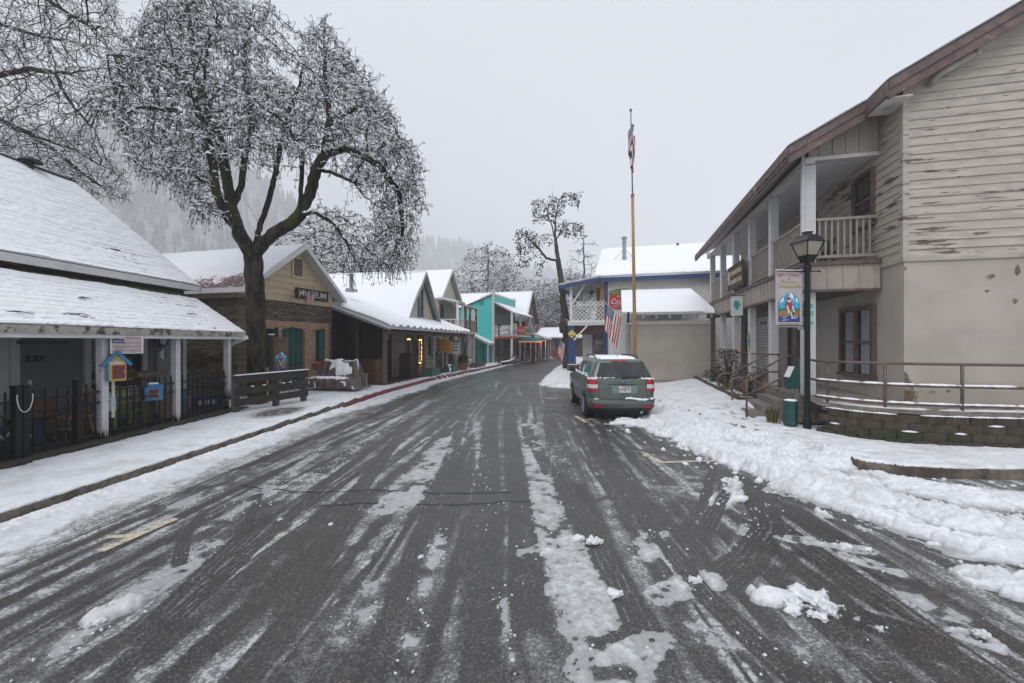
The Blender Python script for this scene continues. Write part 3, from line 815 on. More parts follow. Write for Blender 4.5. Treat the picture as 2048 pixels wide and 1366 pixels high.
# balcony floor, band and trims
mb = MB(); mb.box(-.08, WX-.03, -.08, YE, 3.685, 3.75); mb.box(.0, WX-.03, -.0, YE, 3.12, 3.16)
obj('balcony_floor', mb, BROWNW, hall)
mb = MB(); mb.box(-.12, -.08, -.12, YE, 3.14, 3.66); mb.box(-.08, WX-.03, -.12, -.08, 3.14, 3.66)
for k in range(37): mb.box(-.138, -.121, -.10+k*.30, -.06+k*.30, 3.145, 3.655)
for x in (.05,.35,.65,.95,1.22): mb.box(x-.02, x+.02, -.138, -.121, 3.145, 3.655)
obj('balcony_band', mb, BATT, hall)
mb = MB()
for z0, z1, e in ((3.662,3.745,.17),(3.085,3.138,.15)):
    mb.box(-e, -.075, -e, YE, z0, z1); mb.box(-.074, WX-.03, -e, -.075, z0, z1)
obj('band_trim', mb, BROWNW, hall)
# posts
PY = (0, 2.2, 4.2, 6.2, 8.25, 10.35)
for i, y in enumerate(PY):
    mb = MB(); w = .115 if i == 0 else .10
    mb.box(-.07, -.07+2*w, y-w+.1, y+w+.1, .81, 3.10); mb.box(-.07, -.07+2*w, y-w+.1, y+w+.1, 3.752, 5.92)
    if i == 0: mb.tube([(-.10,y-.04,3.76),(-.10,y-.04,6.2)], .035, 8)
    o = obj('post', mb, POSTW, hall, bevel=.008)
    for z in (5.72, 2.92):
        mb = MB(); mb.bar((.12,y+.22,z-.10),(.02,y+.22,z+.18),.03,.06); obj('bracket', mb, BLACKM, hall)
    if i: 
        mb = MB(); mb.box(-.14,.14,y-.02,y+.22,.7,.81); obj('post_base', mb, CONC, hall)
mb = MB(); mb.box(-.16,.2,-.08,.28,.66,.812); obj('post_base', mb, CONC, hall)
# railings
for i in range(len(PY)):
    if i == 0:
        pass
    a = PY[i]+.22; b_ = (PY[i+1]-.01) if i < len(PY)-1 else YE
    mb = MB(); mb.box(-.03,.05,a,b_,4.66,4.72); mb.box(-.02,.04,a,b_,3.84,3.90)
    n = int((b_-a)/.125)
    for k in range(n):
        y = a+(k+.5)*(b_-a)/n; mb.box(-.012,.032,y-.03,y+.03,3.90,4.66)
    obj('railing', mb, RAILT, hall)
mb = MB(); mb.box(.17,WX-.03,-.03,.05,4.66,4.72); mb.box(.17,WX-.03,-.02,.04,3.84,3.90)
for k in range(9): 
    x = .23+k*.118; mb.box(x-.018,x+.018,-.01,.03,3.90,4.66)
obj('railing', mb, RAILT, hall)
# windows
def window(parent, y0, y1, z0, z1, split=1, fm=BROWNW, curtain=True):
    mb = MB(); x = WX-.03; t = .07
    mb.box(x-.05,x+.03,y0-.07,y1+.07,z1,z1+.09); mb.box(x-.09,x+.03,y0-.10,y1+.10,z0-.07,z0)
    mb.box(x-.05,x+.03,y0-.07,y0,z0,z1); mb.box(x-.05,x+.03,y1,y1+.07,z0,z1)
    for k in range(1,split+1):
        if split > 1 and k < split: yc = y0+(y1-y0)*k/split; mb.box(x-.05,x+.03,yc-.06,yc+.06,z0,z1)
    zm = (z0+z1)/2; mb.box(x-.03,x+.02,y0+.001,y1-.001,zm-.03,zm+.03)
    o = obj('window', mb, fm, parent)
    mb = MB(); mb.box(x+.003,x+.012,y0,y1,z0,z1); obj('pane', mb, DGLASS, o)
    if curtain:
        mb = MB()
        for k in range(split):
            a = y0+(y1-y0)*(k+.2)/split; b_ = y0+(y1-y0)*(k+.72)/split; n = 14
            for q in range(n):
                f0 = a+(b_-a)*q/n; f1 = a+(b_-a)*(q+1)/n
                d0 = .002*(q%2); d1 = .002*((q+1)%2)
                mb.quad((x-.002-d0,f0,z0+.02),(x-.002-d1,f1,z0+.02),(x-.002-d1,f1,z1-.02),(x-.002-d0,f0,z1-.02))
        obj('curtain', mb, M('net_curtain', (.26,.26,.28), .25, 8, .8, 0, stretch=(1,4,.3)), o)
    return o
window(hall, .14, 1.5, 1.25, 2.72, 2)
window(hall, .16, .9, 4.62, 5.72, 1, curtain=False)
window(hall, 3.0, 3.9, 4.62, 5.6, 1, curtain=False)
window(hall, 9.1, 9.9, 1.5, 2.8, 1, curtain=False)
mb = MB(); mb.box(WX-.05,WX+.02,4.2,4.32,.81,2.95); mb.box(WX-.05,WX+.02,5.0,5.12,.81,2.95); mb.box(WX-.05,WX+.02,4.32,5.0,2.84,2.95)
d = obj('door', mb, BROWNW, hall)
mb = MB(); mb.box(WX-.035,WX-.015,4.322,4.998,.815,2.838); obj('door_leaf', mb, DGLASS, d)
mb = MB(); mb.box(WX-.06,WX-.03,.62+1.0,2.6,.85,2.45); mb.M=None
mb = MB(); mb.box(WX-.02,WX-.004,1.72,2.55,.82,2.48); obj('side_door', mb, M('cream_door', (.40,.36,.31), .05, 3, .7, .1), hall)
# white board lettered on the wall
HB = thing('honour_board', 'white lettered notice board between the posts of the hall porch', 'notice board', tuple(hall.matrix_basis @ Vector((WX-.03,7.6,1.0))), 14.5)
mb = MB(); mb.box(-.02,.0,-.85,.75,-.05,1.95); obj('board', mb, WHITE, HB)
INK = M('grey_ink', (.10,.10,.11), .1, 5, .8, 0); REDINK = M('faded_red_ink', (.33,.12,.09), .1, 5, .8, 0)
fm = frame((-.024,-.05,1.72), (0,-1,0), (0,0,1)); mb = MB(); mb.text('Memorial', .20, fm, .002); obj('title', mb, REDINK, HB)
mb = MB(); rnd = random.Random(8)
for r in range(13):
    y = .62; z = 1.42-r*.112
    while y > -.75:
        w = rnd.uniform(.06,.2); n = int(w/.025)
        for k in range(n):
            h = rnd.uniform(.025,.055); mb.box(-.026,-.021,y-k*.025-.016,y-k*.025,z,z+h)
        y -= w+.05
obj('lettering', mb, M('pale_ink', (.27,.27,.27), .1, 5, .8, 0), HB)
# porch slab, steps, planting bed
mb = MB(); mb.box(-.22, WX-.01, -.1, YE, .2, .69); mb.box(-.24, WX-.01, 2.3, YE, .69, .81); mb.box(-.18,WX-.01,-.06,2.3,.69,.8)
obj('porch_floor', mb, CONC, hall)
mb = MB()
for k in range(3): mb.box(-.24-.28*(3-k), -.24-.28*(2-k) if k < 2 else -.241, .45, 1.75, .1, .33+k*.15)
obj('steps', mb, CONC, hall)
mb = MB()
for k in range(3): mb.box(-.24-.28*(3-k), -.24-.28*(2-k) if k < 2 else -.241, 9.1, 10.4, .1, .33+k*.15)
obj('steps', mb, CONC, hall)
BED = M('wet_timber', (.06,.045,.033), .3, 8, .8, .3)
bed = thing('planting_bed', 'low timber edged planting bed with dark soil along the hall porch', 'flower bed', tuple(hall.matrix_basis @ Vector((-.6,5.4,.2))), 14.5)
mb = MB(); mb.box(-.40,-.28,-3.6,3.6,-.05,.30); mb.box(-.30,.33,-3.6,-3.5,-.05,.30); obj('edging', mb, BED, bed, bevel=.01)
mb = MB(); mb.box(-.28,.36,-3.5,3.6,-.05,.22); obj('soil', mb, M('dark_soil', (.03,.024,.017), .4, 12, .95, .8), bed)

def leafy(name, label, cat, loc, r, h, n, cols, size, seed, snow=0, group=None, up=.2):
    t = thing(name, label, cat, loc, 0, group); rnd = random.Random(seed); mb = MB(); st = MB()
    for k in range(max(5, n//60)):
        a = rnd.uniform(0,6.3); q = r*rnd.uniform(.2,.8)
        st.tube([(0,0,0),(q*.4*math.cos(a),q*.4*math.sin(a),h*.5),(q*math.cos(a),q*math.sin(a),h*rnd.uniform(.7,1))], [.02,.013,.006], 4)
    for k in range(n):
        a = rnd.uniform(0,6.3); z = h*(rnd.random()**.8); rr = r*math.sqrt(rnd.random())*(1.05-.5*abs(z/h-.45))
        c = Vector((rr*math.cos(a), rr*math.sin(a), z)); s = size*rnd.uniform(.6,1.3)
        d1 = Vector((rnd.gauss(0,1),rnd.gauss(0,1),rnd.gauss(0,.6)+up)).normalized(); d2 = d1.orthogonal().normalized()
        d2 = (Matrix.Rotation(rnd.uniform(0,6.3),3,d1) @ d2)
        mb.mi = 1 if rnd.random() < snow*(z/h) else (2 if rnd.random() < .3 else 0)
        mb.add([c-d1*s, c+d2*s*.4, c+d1*s, c-d2*s*.4], [(0,1,2,3)])
    obj('foliage', mb, [cols[0], SNOW, cols[1]], t, recalc=False); obj('stem', st, DARKW, t)
    return t
GRN = M('evergreen_leaf', (.018,.034,.014), .4, 9, .6, 0); GRN2 = M('yellow_green_leaf', (.06,.085,.02), .3, 9, .6, 0); RED2 = M('dead_red_leaf', (.10,.035,.025), .3, 9, .7, 0)
def HL(x, y, z): return tuple(hall.matrix_basis @ Vector((x,y,z)))
hall.matrix_basis = Matrix.Translation((6.58,9.5,0)) @ Matrix.Rotation(-R(14.5),4,'Z')
def HL(x, y, z): return tuple((Matrix.Translation((6.58,9.5,0)) @ Matrix.Rotation(-R(14.5),4,'Z')) @ Vector((x,y,z)))
HB.location = HL(WX-.03,7.6,1.0); bed.location = HL(-.6,5.4,.2)
leafy('rose_bush', 'tall dark green rose bush with reddish dead heads by the porch posts', 'bush', HL(-.55,5.0,.4), .42, 1.35, 900, (GRN,RED2), .045, 4)
leafy('rose_bush', 'low reddish shrub under the curled handrail of the hall steps', 'bush', HL(-.50,2.6,.38), .45, .75, 500, (RED2,GRN), .045, 6)
leafy('rose_bush', 'small yellow green clump at the far end of the planting bed', 'bush', HL(-.55,7.2,.38), .4, .5, 300, (GRN2,GRN), .05, 9)
def blades(name, label, loc, n, h, seed):
    t = thing(name, label, 'plant', loc); rnd = random.Random(seed); mb = MB()
    for k in range(n):
        a = rnd.uniform(0,6.3); q = rnd.uniform(.1,.35)*h; b0 = Vector((rnd.gauss(0,.06),rnd.gauss(0,.06),0)); d = Vector((math.cos(a),math.sin(a),0)); s = Vector((-d.y,d.x,0))*.014
        p1 = b0+d*q*.4+Vector((0,0,h*.6*rnd.uniform(.7,1))); p2 = b0+d*q*1.3+Vector((0,0,h*rnd.uniform(.6,1)))
        mb.mi = rnd.randrange(3) // 2
        mb.add([b0-s,b0+s,p1+s,p1-s,p2], [(0,1,2,3),(3,2,4)])
    obj('leaf', mb, [GRN2, M('dry_leaf', (.16,.10,.05), .3, 9, .8, 0)], t, recalc=False); return t
blades('lily_clump', 'strappy green and dry leaves beside the green litter bin', (5.82,9.55,.2), 60, .42, 3)
blades('lily_clump', 'grassy tuft growing at the timber edge near the rose bush', HL(-.75,4.2,.38), 40, .35, 5)
# pipe handrails
PIPE = M('rusty_brown_pipe', (.12,.085,.075), .25, 9, .5, .2, dirt=(.28,.13,.05), dirt_at=(.6,.72), metal=.2)
def rail(label, pts_list, r=.024, snow=None, group='pipe handrails of the hall'):
    o0 = Vector(pts_list[0][0])
    t = thing('handrail', label, 'railing', (o0.x,o0.y,o0.z), 0, group); w = W(t)
    mb = MB(w)
    for P in pts_list[0:]:
        mb.tube(P, r, 8)
    obj('pipe', mb, PIPE, t, smooth=True)
    if snow:
        mb = MB(w); rnd = random.Random(4)
        for P in snow:
            P = [Vector(p) for p in P]
            for a, b_ in zip(P[:-1],P[1:]):
                n = max(4, int((b_-a).length/.06)); Q = [a.lerp(b_, k/n)+Vector((0,0,r*.9)) for k in range(n+1)]
                cut = 0
                while cut < n:
                    k = min(n, cut+rnd.randint(8,26)); 
                    if k-cut > 2: mb.tube(Q[cut:k+1], [.006]+[r*rnd.uniform(.75,1.15) for _ in range(k-cut-1)]+[.006], 6)
                    cut = k+rnd.randint(0,3)
        obj('snow', mb, SNOW, t, smooth=True)
    return t
def hp(*a): return [HL(*p) for p in a]
def arc(c, r, a0, a1, n, ax='xz'):
    out = []
    for k in range(n+1):
        t = R(a0+(a1-a0)*k/n); out.append((c[0]+r*math.cos(t), c[1], c[2]+r*math.sin(t)))
    return out
for y, lb in ((.42,'near pipe handrail with a curled end on the hall steps'),(1.78,'pipe handrail with a curled end on the far side of the near hall steps')):
    top = [(.0,y,1.66),(-.28,y,1.66),(-1.12,y,1.14)]
    top2 = [(-1.12,y,1.14),(-1.28,y,1.14)]+[(p[0],p[1],p[2]) for p in arc((-1.28,y,.93),.21,90,270,8)]+[(-1.12,y,.72)]
    low = [(.0,y,1.2),(-.28,y,1.2),(-1.12,y,.72)]
    rail(lb, [hp(*top), hp(*top2), hp(*low), hp((0,y,.6),(0,y,1.66)), hp((-1.12,y,.2),(-1.12,y,1.14))])
for y, lb in ((9.1,'thin dark handrail on the steps at the far end of the hall'),(10.4,'thin dark handrail against the beige shed wall')):
    rail(lb, [hp((.0,y,1.6),(-.25,y,1.6),(-1.25,y,1.12),(-1.25,y,.2)), hp((.0,y,1.2),(-.25,y,1.2),(-1.25,y,.75))], .018)
rail('level pipe rail between the hall porch posts beside the rose bush', [hp((0,2.25,1.62),(0,8.9,1.62)), hp((0,2.25,1.2),(0,8.9,1.2))], .02)
# curved retaining wall with pipe rail and walkway
RW = [(6.28,8.75),(6.42,8.32),(6.62,8.0),(6.9,7.78),(7.3,7.6),(7.9,7.45),(8.8,7.32),(10,7.2),(13,6.95),(17,6.7)]
def along(P, step):
    P = [Vector((p[0],p[1],0)) for p in P]; out = [P[0]]; acc = 0
    for a, b_ in zip(P[:-1],P[1:]):
        l = (b_-a).length; d = (b_-a)/l; s = step-acc
        while s <= l: out.append(a+d*s); s += step
        acc = l-(s-step)
    return out
rw = thing('retaining_wall', 'low curved block wall with mossy courses and snow pads below the hall ramp', 'retaining wall', (6.6,8.0,.15))
w = W(rw); mb = MB(w); sn = MB(w); rnd = random.Random(11)
for c in range(4):
    step = .36; pts = along(RW, step/2)
    pts = pts[(c%2)::2]
    for a, b_ in zip(pts[:-1],pts[1:]):
        d = (b_-a).normalized(); nn = Vector((d.y,-d.x,0)) ; nn = -nn if nn.y > 0 and False else nn
        off = nn*(.06-.022*c+rnd.uniform(-.006,.006)); z0 = .10+c*.145; z1 = z0+.139
        g = d*.004; dep = -nn*.2
        q = [a+off+g, a.lerp(b_,.2)+off+nn*.03, a.lerp(b_,.8)+off+nn*.03, b_+off-g, b_+off-g+dep, a+off+g+dep]
        mb.mi = 1 if rnd.random() < (.55 if c < 2 else .2) else 0
        ch = .012
        mb.add([p+Vector((0,0,z0)) for p in q]+[p+Vector((0,0,z1-ch)) for p in q]+[(p*1 if k > 3 else p-nn*ch)+Vector((0,0,z1)) for k,p in enumerate(q)],
               [(5,4,3,2,1,0),(12,13,14,15,16,17)]+[(k,(k+1)%6,6+(k+1)%6,6+k) for k in range(6)]+[(6+k,6+(k+1)%6,12+(k+1)%6,12+k) for k in range(6)])
        if c == 3 or (rnd.random() < .32 and c > 0):
            k = 1 if c == 3 else rnd.uniform(.3,.6); e0, e1 = .5-.46*k, .5+.46*k
            P0 = a.lerp(b_,e0)+off+nn*.0; P1 = a.lerp(b_,e1)+off
            if c < 3 or rnd.random() < .8:
                for f in np.linspace(0,1,7):
                    cc = P0.lerp(P1,float(f)); sn.blob((cc.x+nn.x*.012,cc.y+nn.y*.012,z1+.006), .034, rnd.randrange(999), 2, (1.1,1.1,.5*(1-.6*abs(2*f-1)**2)), .2)
obj('block', mb, [M('block_brown', (.055,.042,.031), .35, 7, .9, .6, dirt=(.04,.035,.025), dirt_at=(.5,.7)), M('block_mossy', (.045,.040,.024), .35, 7, .9, .6, dirt=(.03,.034,.014), dirt_at=(.45,.6))], rw, recalc=True)
obj('snow', sn, SNOW, rw, smooth=True, recalc=False)
wk = MB(); inner = [(p[0],p[1],.70) for p in RW]
wk.poly(inner+[(17,8.5,.66),HL(5,-.8,.68),HL(1.2,-.86,.78),HL(1.2,.0,.805),HL(-.15,-.05,.805)])
struct(obj('path', wk, CONC))
capw = thing('walkway_kerb', 'raised concrete edge of the hall ramp lying along the block wall top', 'kerb', (6.6,8.0,.7)); w = W(capw); mb = MB(w); sn = MB(w)
for a, b_ in zip(RW[:-1],RW[1:]):
    d = (Vector(b_)-Vector(a)).normalized(); nx, ny = -d.y, d.x
    mb.add([(a[0]+nx*.10,a[1]+ny*.10,.6),(b_[0]+nx*.10,b_[1]+ny*.10,.6),(b_[0]+nx*.32,b_[1]+ny*.32,.6),(a[0]+nx*.32,a[1]+ny*.32,.6),
            (a[0]+nx*.10,a[1]+ny*.10,.76),(b_[0]+nx*.10,b_[1]+ny*.10,.76),(b_[0]+nx*.32,b_[1]+ny*.32,.76),(a[0]+nx*.32,a[1]+ny*.32,.76)],
           [(0,3,2,1),(4,5,6,7),(0,1,5,4),(1,2,6,5),(2,3,7,6),(3,0,4,7)])
    l = math.dist(a,b_); n = max(2,int(l/.05))
    sheet(sn, (a[0]+nx*.11,a[1]+ny*.11,.758), ((b_[0]-a[0]),(b_[1]-a[1]),0), (nx*.20,ny*.20,0), n, 5, lambda U,V: .028*sstep(.3,.5,fbm(U*5+a[0]*5,V*9+a[1],3,3))*sstep(0,.05,V)*sstep(0,.05,.2-V))
obj('slab', mb, CONC, capw); obj('snow', sn, SNOW, capw, smooth=True, recalc=False)
rp = [(p[0]+.06,p[1]+.16) for p in RW]
def ring(z): return [(p[0],p[1],z(p[0])) for p in rp]
zt = lambda x: 1.60-.006*(x-6.3); zm = lambda x: 1.20-.008*(x-6.3); zb = lambda x: .86-.008*(x-6.3)
P1 = ring(zt); P2 = ring(zm); P3 = ring(zb)
pa, pb = P1[0], HL(-.05,-.02,1.62)
verts = [[(x,y,.72),(x,y,zt(x)+.01)] for x,y in ((6.43,8.70),(6.95,7.95),(8.02,7.60),(10.06,7.36),(13.06,7.11))]
rail('long brown pipe railing above the curved block wall with snow on its middle rail', [P1, P2, P3, [pb, P1[0]], [HL(-.05,-.02,1.2), P2[0]]]+verts, .026, [P2[0:7], P3])

# ---- lamp post
LP = (6.18, 8.93)
lamp = thing('street_lamp', 'black lamp post with four sided lantern carrying the welcome banner', 'street lamp', (LP[0],LP[1],.14))
mb = MB(); mb.lathe([(.075,0),(.075,.25),(.055,.28),(.055,3.35),(.075,3.37),(.075,3.45),(.05,3.47),(.05,3.55)], 16)
mb.tube([(-.26,0,3.33),(.26,0,3.33)], .012, 6); mb.tube([(-.27,0,3.33),(-.25,0,3.33)], .02, 6); mb.tube([(.25,0,3.33),(.27,0,3.33)], .02, 6)
obj('pole', mb, BLACKM, lamp, smooth=False)
def frustum(mb, a, b, z0, z1):
    mb.add([(-a,-a,z0),(a,-a,z0),(a,a,z0),(-a,a,z0),(-b,-b,z1),(b,-b,z1),(b,b,z1),(-b,b,z1)], [(0,3,2,1),(4,5,6,7),(0,1,5,4),(1,2,6,5),(2,3,7,6),(3,0,4,7)])
ROT = Matrix.Translation((0,0,3.5)) @ Matrix.Scale(.86,4) @ Matrix.Translation((0,0,-3.5)) @ Matrix.Rotation(R(12),4,'Z')
mb = MB(ROT); frustum(mb, .10,.14,3.52,3.66)
for sx in (-1,1):
    for sy in (-1,1): mb.bar((sx*.135,sy*.135,3.66),(sx*.235,sy*.235,4.0),.024)
for z, r in ((3.67,.145),(4.0,.245)):
    for s in (-1,1): mb.bar((-r,s*r,z),(r,s*r,z),.022); mb.bar((s*r,-r,z),(s*r,r,z),.022)
obj('lantern_frame', mb, BLACKM, lamp)
GLS = M('milky_lantern_glass', (.30,.28,.21), .12, 3, .25, 0)
mb = MB(ROT); frustum(mb, .128,.225,3.66,3.99); obj('lantern_glass', mb, GLS, lamp)
mb = MB(ROT); frustum(mb, .265,.17,4.005,4.14); frustum(mb, .175,.165,4.14,4.17); frustum(mb,.08,.07,4.17,4.24); frustum(mb,.095,.08,4.24,4.265)
obj('lantern_cap', mb, M('black_cap', (.022,.024,.03), .2, 10, .4, .05), lamp)
mb = MB(ROT); mb.blob((0,0,4.27), .075, 3, 2, (1,1,.3)); obj('snow', mb, SNOW, lamp, smooth=True)

# ---- welcome banner artwork
A_BLUE = M('banner_sky_blue', (.05,.34,.55), .15, 8, .6, 0); A_NAVY = M('banner_navy', (.015,.05,.22), .15, 8, .6, 0); A_WHITE = M('banner_white', (.7,.75,.8), .05, 8, .6, 0)
A_BROWN = M('banner_brown', (.30,.15,.06), .15, 8, .6, 0); A_GREEN = M('banner_green', (.02,.14,.08), .15, 8, .6, 0); A_RED = M('banner_red', (.30,.05,.03), .15, 8, .6, 0)
A_TAN = M('banner_tan', (.30,.22,.12), .15, 8, .6, 0); A_DARK = M('banner_outline', (.012,.03,.06), .1, 8, .6, 0); A_GOLD = M('banner_gold', (.33,.29,.06), .1, 8, .6, 0); A_ROSE = M('banner_rose', (.38,.10,.08), .15, 8, .6, 0)
BANB = M('banner_board', (.42,.38,.385), .12, 4, .7, .1, stretch=(1,1,5))
BANB2 = M('brown_banner_board', (.16,.105,.075), .2, 4, .7, .1, stretch=(1,1,5))
def banner(t, w, h, board, gold=A_GOLD, rose=A_ROSE, snowtop=True):
    """board in the xz plane of t facing -y, hung from z=0 downwards, x from -w/2"""
    mb = MB(); mb.box(-w/2,w/2,0,.02,-h,0); obj('board', mb, board, t)
    def T(y): return frame((0,-.002,y), (1,0,0), (0,0,1))
    mb = MB()
    word = 'Welcome'
    for i, chx in enumerate(word):
        f = (i-3)/3.0; x = f*w*.36; z = -h*.085-abs(f)**2*h*.012+ (h*.008 if i else 0)
        mb.text(chx, h*.082 if i else h*.10, frame((x,-.002,z),(1,0,-.12*f),(.12*f,0,1)), .003)
    mb.text('to', h*.06, frame((0,-.002,-h*.145),(1,0,0),(0,0,1)), .003)
    obj('lettering', mb, rose, t, recalc=False)
    mb = MB(); mb.text('Historic', h*.088, frame((0,-.002,-h*.205),(1,0,0),(0,0,1)), .003, width=w*.62); mb.text('Downieville', h*.088, frame((0,-.002,-h*.285),(1,0,0),(0,0,1)), .003, width=w*.90)
    obj('lettering', mb, gold, t, recalc=False)
    mb = MB()
    X = lambda u: (u-.5)*w*.78; Z = lambda v: -h*.90+v*h*.53
    def P(pts, mi, y):
        mb.mi = mi; mb.poly([(X(a),-y,Z(b_)) for a,b_ in pts])
    out = [(0,.0),(1,.0),(1,.58),(.96,.70),(.84,.84),(.80,.80),(.60,1.0),(.50,.86),(.40,.93),(.25,.77),(.18,.82),(.04,.66),(0,.55)]
    P([(.5+(a-.5)*1.05,.49+(b_-.49)*1.03) for a,b_ in out], 5, .001)
    P(out, 0, .002)
    P([(.60,.98),(.50,.84),(.55,.76),(.58,.82),(.62,.70),(.66,.80),(.72,.66),(.69,.88)], 2, .003)
    P([(.18,.80),(.05,.64),(.10,.60),(.16,.70),(.22,.62),(.25,.75)], 2, .003); P([(.84,.82),(.80,.68),(.86,.62),(.88,.72),(.95,.60),(.95,.68)], 2, .003)
    g = [(0,.30),(1,.30)]; n = 14
    for k in range(n,-1,-1): g.append((k/n, .40+(.07 if k%2 else 0)))
    P(g, 4, .003); P([(0,.1),(1,.1),(1,.36),(.6,.40),(.3,.37),(0,.33)], 3, .004)
    P([(0,0),(1,0),(1,.22),(.8,.17),(.5,.19),(.3,.15),(0,.17)], 1, .005)
    for a,b_,c in ((.05,.03,.5),(.1,.11,.4),(.55,.09,.95),(.6,.14,.98)): P([(a,b_),((a+c)/2,b_+.01),(c,b_+.035),((a+c)/2,b_+.03)], 2, .006)
    P([(.36,.20),(.62,.20),(.66,.34),(.36,.42),(.28,.30)], 7, .006)             # trousers
    P([(.32,.36),(.60,.38),(.68,.52),(.60,.66),(.42,.70),(.30,.60)], 6, .007)     # shirt
    P([(.40,.40),(.36,.52),(.42,.54),(.52,.30),(.47,.27)], 2, .008); P([(.62,.52),(.68,.52),(.76,.32),(.70,.30)], 2, .008)
    P([(.42,.66),(.56,.64),(.56,.73),(.42,.74)], 2, .008); P([(.32,.73),(.60,.70),(.55,.79),(.42,.80)], 6, .009)
    P([(.55,.20),(.66,.17),(.74,.25),(.70,.33),(.58,.33)], 5, .009); P([(.57,.30),(.62,.31),(.66,.12),(.61,.10)], 2, .010)
    obj('emblem', mb, [A_BLUE,A_NAVY,A_WHITE,A_BROWN,A_GREEN,A_DARK,A_RED,A_TAN], t, recalc=False)
    mb = MB()
    for k, zc in ((0,-h*.945),):
        rnd = random.Random(3); x = -w*.36
        while x < w*.36:
            hh = rnd.uniform(.015,.03)*h/1.2; mb.box(x,x+.012,-.004,-.001,zc-hh/2,zc+hh/2); x += .022
    obj('lettering', mb, A_BROWN, t)
    if snowtop:
        mb = MB(); mb.box(-w/2,w/2,-.002,.022,.001,.012); obj('snow', mb, SNOW, t)
bn = thing('welcome_banner', 'pale banner lettered Welcome to Historic Downieville hanging on the black lamp post', 'banner', (LP[0]-.40,LP[1]-.03,2+(683-541)/853*8.93), -9)
banner(bn, .62, 1.19, BANB)
mb = MB(W(lamp)); 
for z in (bn.location.z-.03, bn.location.z-1.16): mb.tube([(LP[0],LP[1],z),(LP[0]-.70,LP[1]-.11,z)], .011, 6)
obj('banner_arm', mb, BLACKM, lamp)
gs = thing('green_sign', 'pale green and white panel strapped behind the lamp post', 'sign', (LP[0]+.02,LP[1]+.07,2.25), -6)
mb = MB(); mb.box(-.19,.17,0,.012,-.0,.62); obj('panel', mb, M('pale_green_panel', (.38,.52,.49), .15, 5, .5, 0), gs)
mb = MB()
for z,h in ((.45,.1),(.28,.12),(.12,.05)): mb.box(-.18,-.02,-.004,-.001,z,z+h); mb.box(.06,.16,-.004,-.001,z,z+h)
obj('lettering', mb, M('sea_green', (.10,.34,.27), .3, 9, .5, 0), gs)
# ---- bin and dispenser
BING = M('green_plastic', (.008,.06,.05), .12, 6, .4, .05)
bn_ = thing('litter_bin', 'dark green ribbed litter bin with a snowy lid beside the lamp post', 'litter bin', (6.02,9.22,.2))
mb = MB(); mb.lathe([(.135,0),(.14,.06),(.132,.08),(.137,.28),(.132,.30),(.14,.5),(.145,.52)], 8); obj('body', mb, BING, bn_)
mb = MB(); mb.lathe([(.13,.521),(.12,.545),(.05,.555)], 8); obj('snow', mb, SNOW, bn_, smooth=True)
mb = MB(); mb.lathe([(.006,-.02),(.006,.0)], 4); 
dp = thing('dispenser_box', 'green slanted dispenser box on a thin metal post by the porch', 'dispenser', (6.22,9.32,.36))
mb = MB(); mb.box(-.035,.0,-.03,.03,-.2,1.0); obj('post', mb, GALV, dp)
mb = MB(); mb.prism([(-.20,.62),(.0,.62),(.0,1.10),(-.10,1.10),(-.21,.86)], -.11,.11,'xz'); mb.box(-.24,-.2,-.1,.0,.6,.76); obj('box', mb, BING, dp, bevel=.006)
mb = MB(); mb.quad((-.215,-.1,.862),(-.215,.1,.862),(-.108,.1,1.095),(-.108,-.1,1.095)); mb.M=None
for v_ in range(len(mb.v)): mb.v[v_] = (mb.v[v_][0]-.006, mb.v[v_][1], mb.v[v_][2]+.004)
obj('label', mb, WHITE, dp)
# ---- signs on the hall
cs = thing('hall_sign', 'carved brown wooden community hall sign with pale raised letters on the balcony rail', 'sign', HL(-.20,5.2,4.22), 14.5)
mb = MB(); mb.box(-.05,.0,-.98,.98,-.40,.42); obj('board', mb, M('sign_brown', (.055,.025,.018), .3, 5, .7, .2, stretch=(1,1,5)), cs, bevel=.01)
mb = MB(); mb.box(-.07,-.051,-.98,.98,.36,.42); mb.box(-.07,-.051,-.98,.98,-.40,-.34); mb.box(-.07,-.051,-.98,-.92,-.34,.36); mb.box(-.07,-.051,.92,.98,-.34,.36); obj('frame', mb, DARKW, cs)
CREAML = M('cream_letter', (.52,.45,.30), .1, 5, .6, 0)
mb = MB(); mb.text('DOWNIEVILLE', .22, frame((-.055,-.05,.15),(0,-1,0),(0,0,1)), .008, width=1.45); mb.text('COMMUNITY HALL', .22, frame((-.055,-.05,-.15),(0,-1,0),(0,0,1)), .008, width=1.5); obj('lettering', mb, CREAML, cs, recalc=False)
mb = MB(); mb.tube([(-.06,.80,-.2),(-.06,.83,.1),(-.06,.80,.28)], [.03,.05,.03], 6); obj('ornament', mb, OFFWHITE, cs)
pr = thing('projecting_sign', 'small white projecting sign with a teal leaf emblem under the balcony band', 'sign', HL(-.36,4.45,2.95), 14.5)
mb = MB(); mb.box(-.2,.16,0,.02,-.1,.52); obj('panel', mb, M('mint_white', (.55,.62,.58), .06, 5, .5, 0), pr)
mb = MB(); mb.blob((-.02,-.004,.24), .1, 3, 2, (.8,.05,1.5)); obj('emblem', mb, M('teal_paint', (.03,.28,.27), .1, 5, .5, 0), pr)
mb = MB(); mb.bar((-.2,.01,.54),(.26,.01,.54),.02); obj('bracket', mb, BLACKM, pr)
th_ = thing('colour_chart_sign', 'narrow upright sign striped green, blue and yellow on a porch post', 'sign', HL(-.09,4.25,1.75), 14.5)
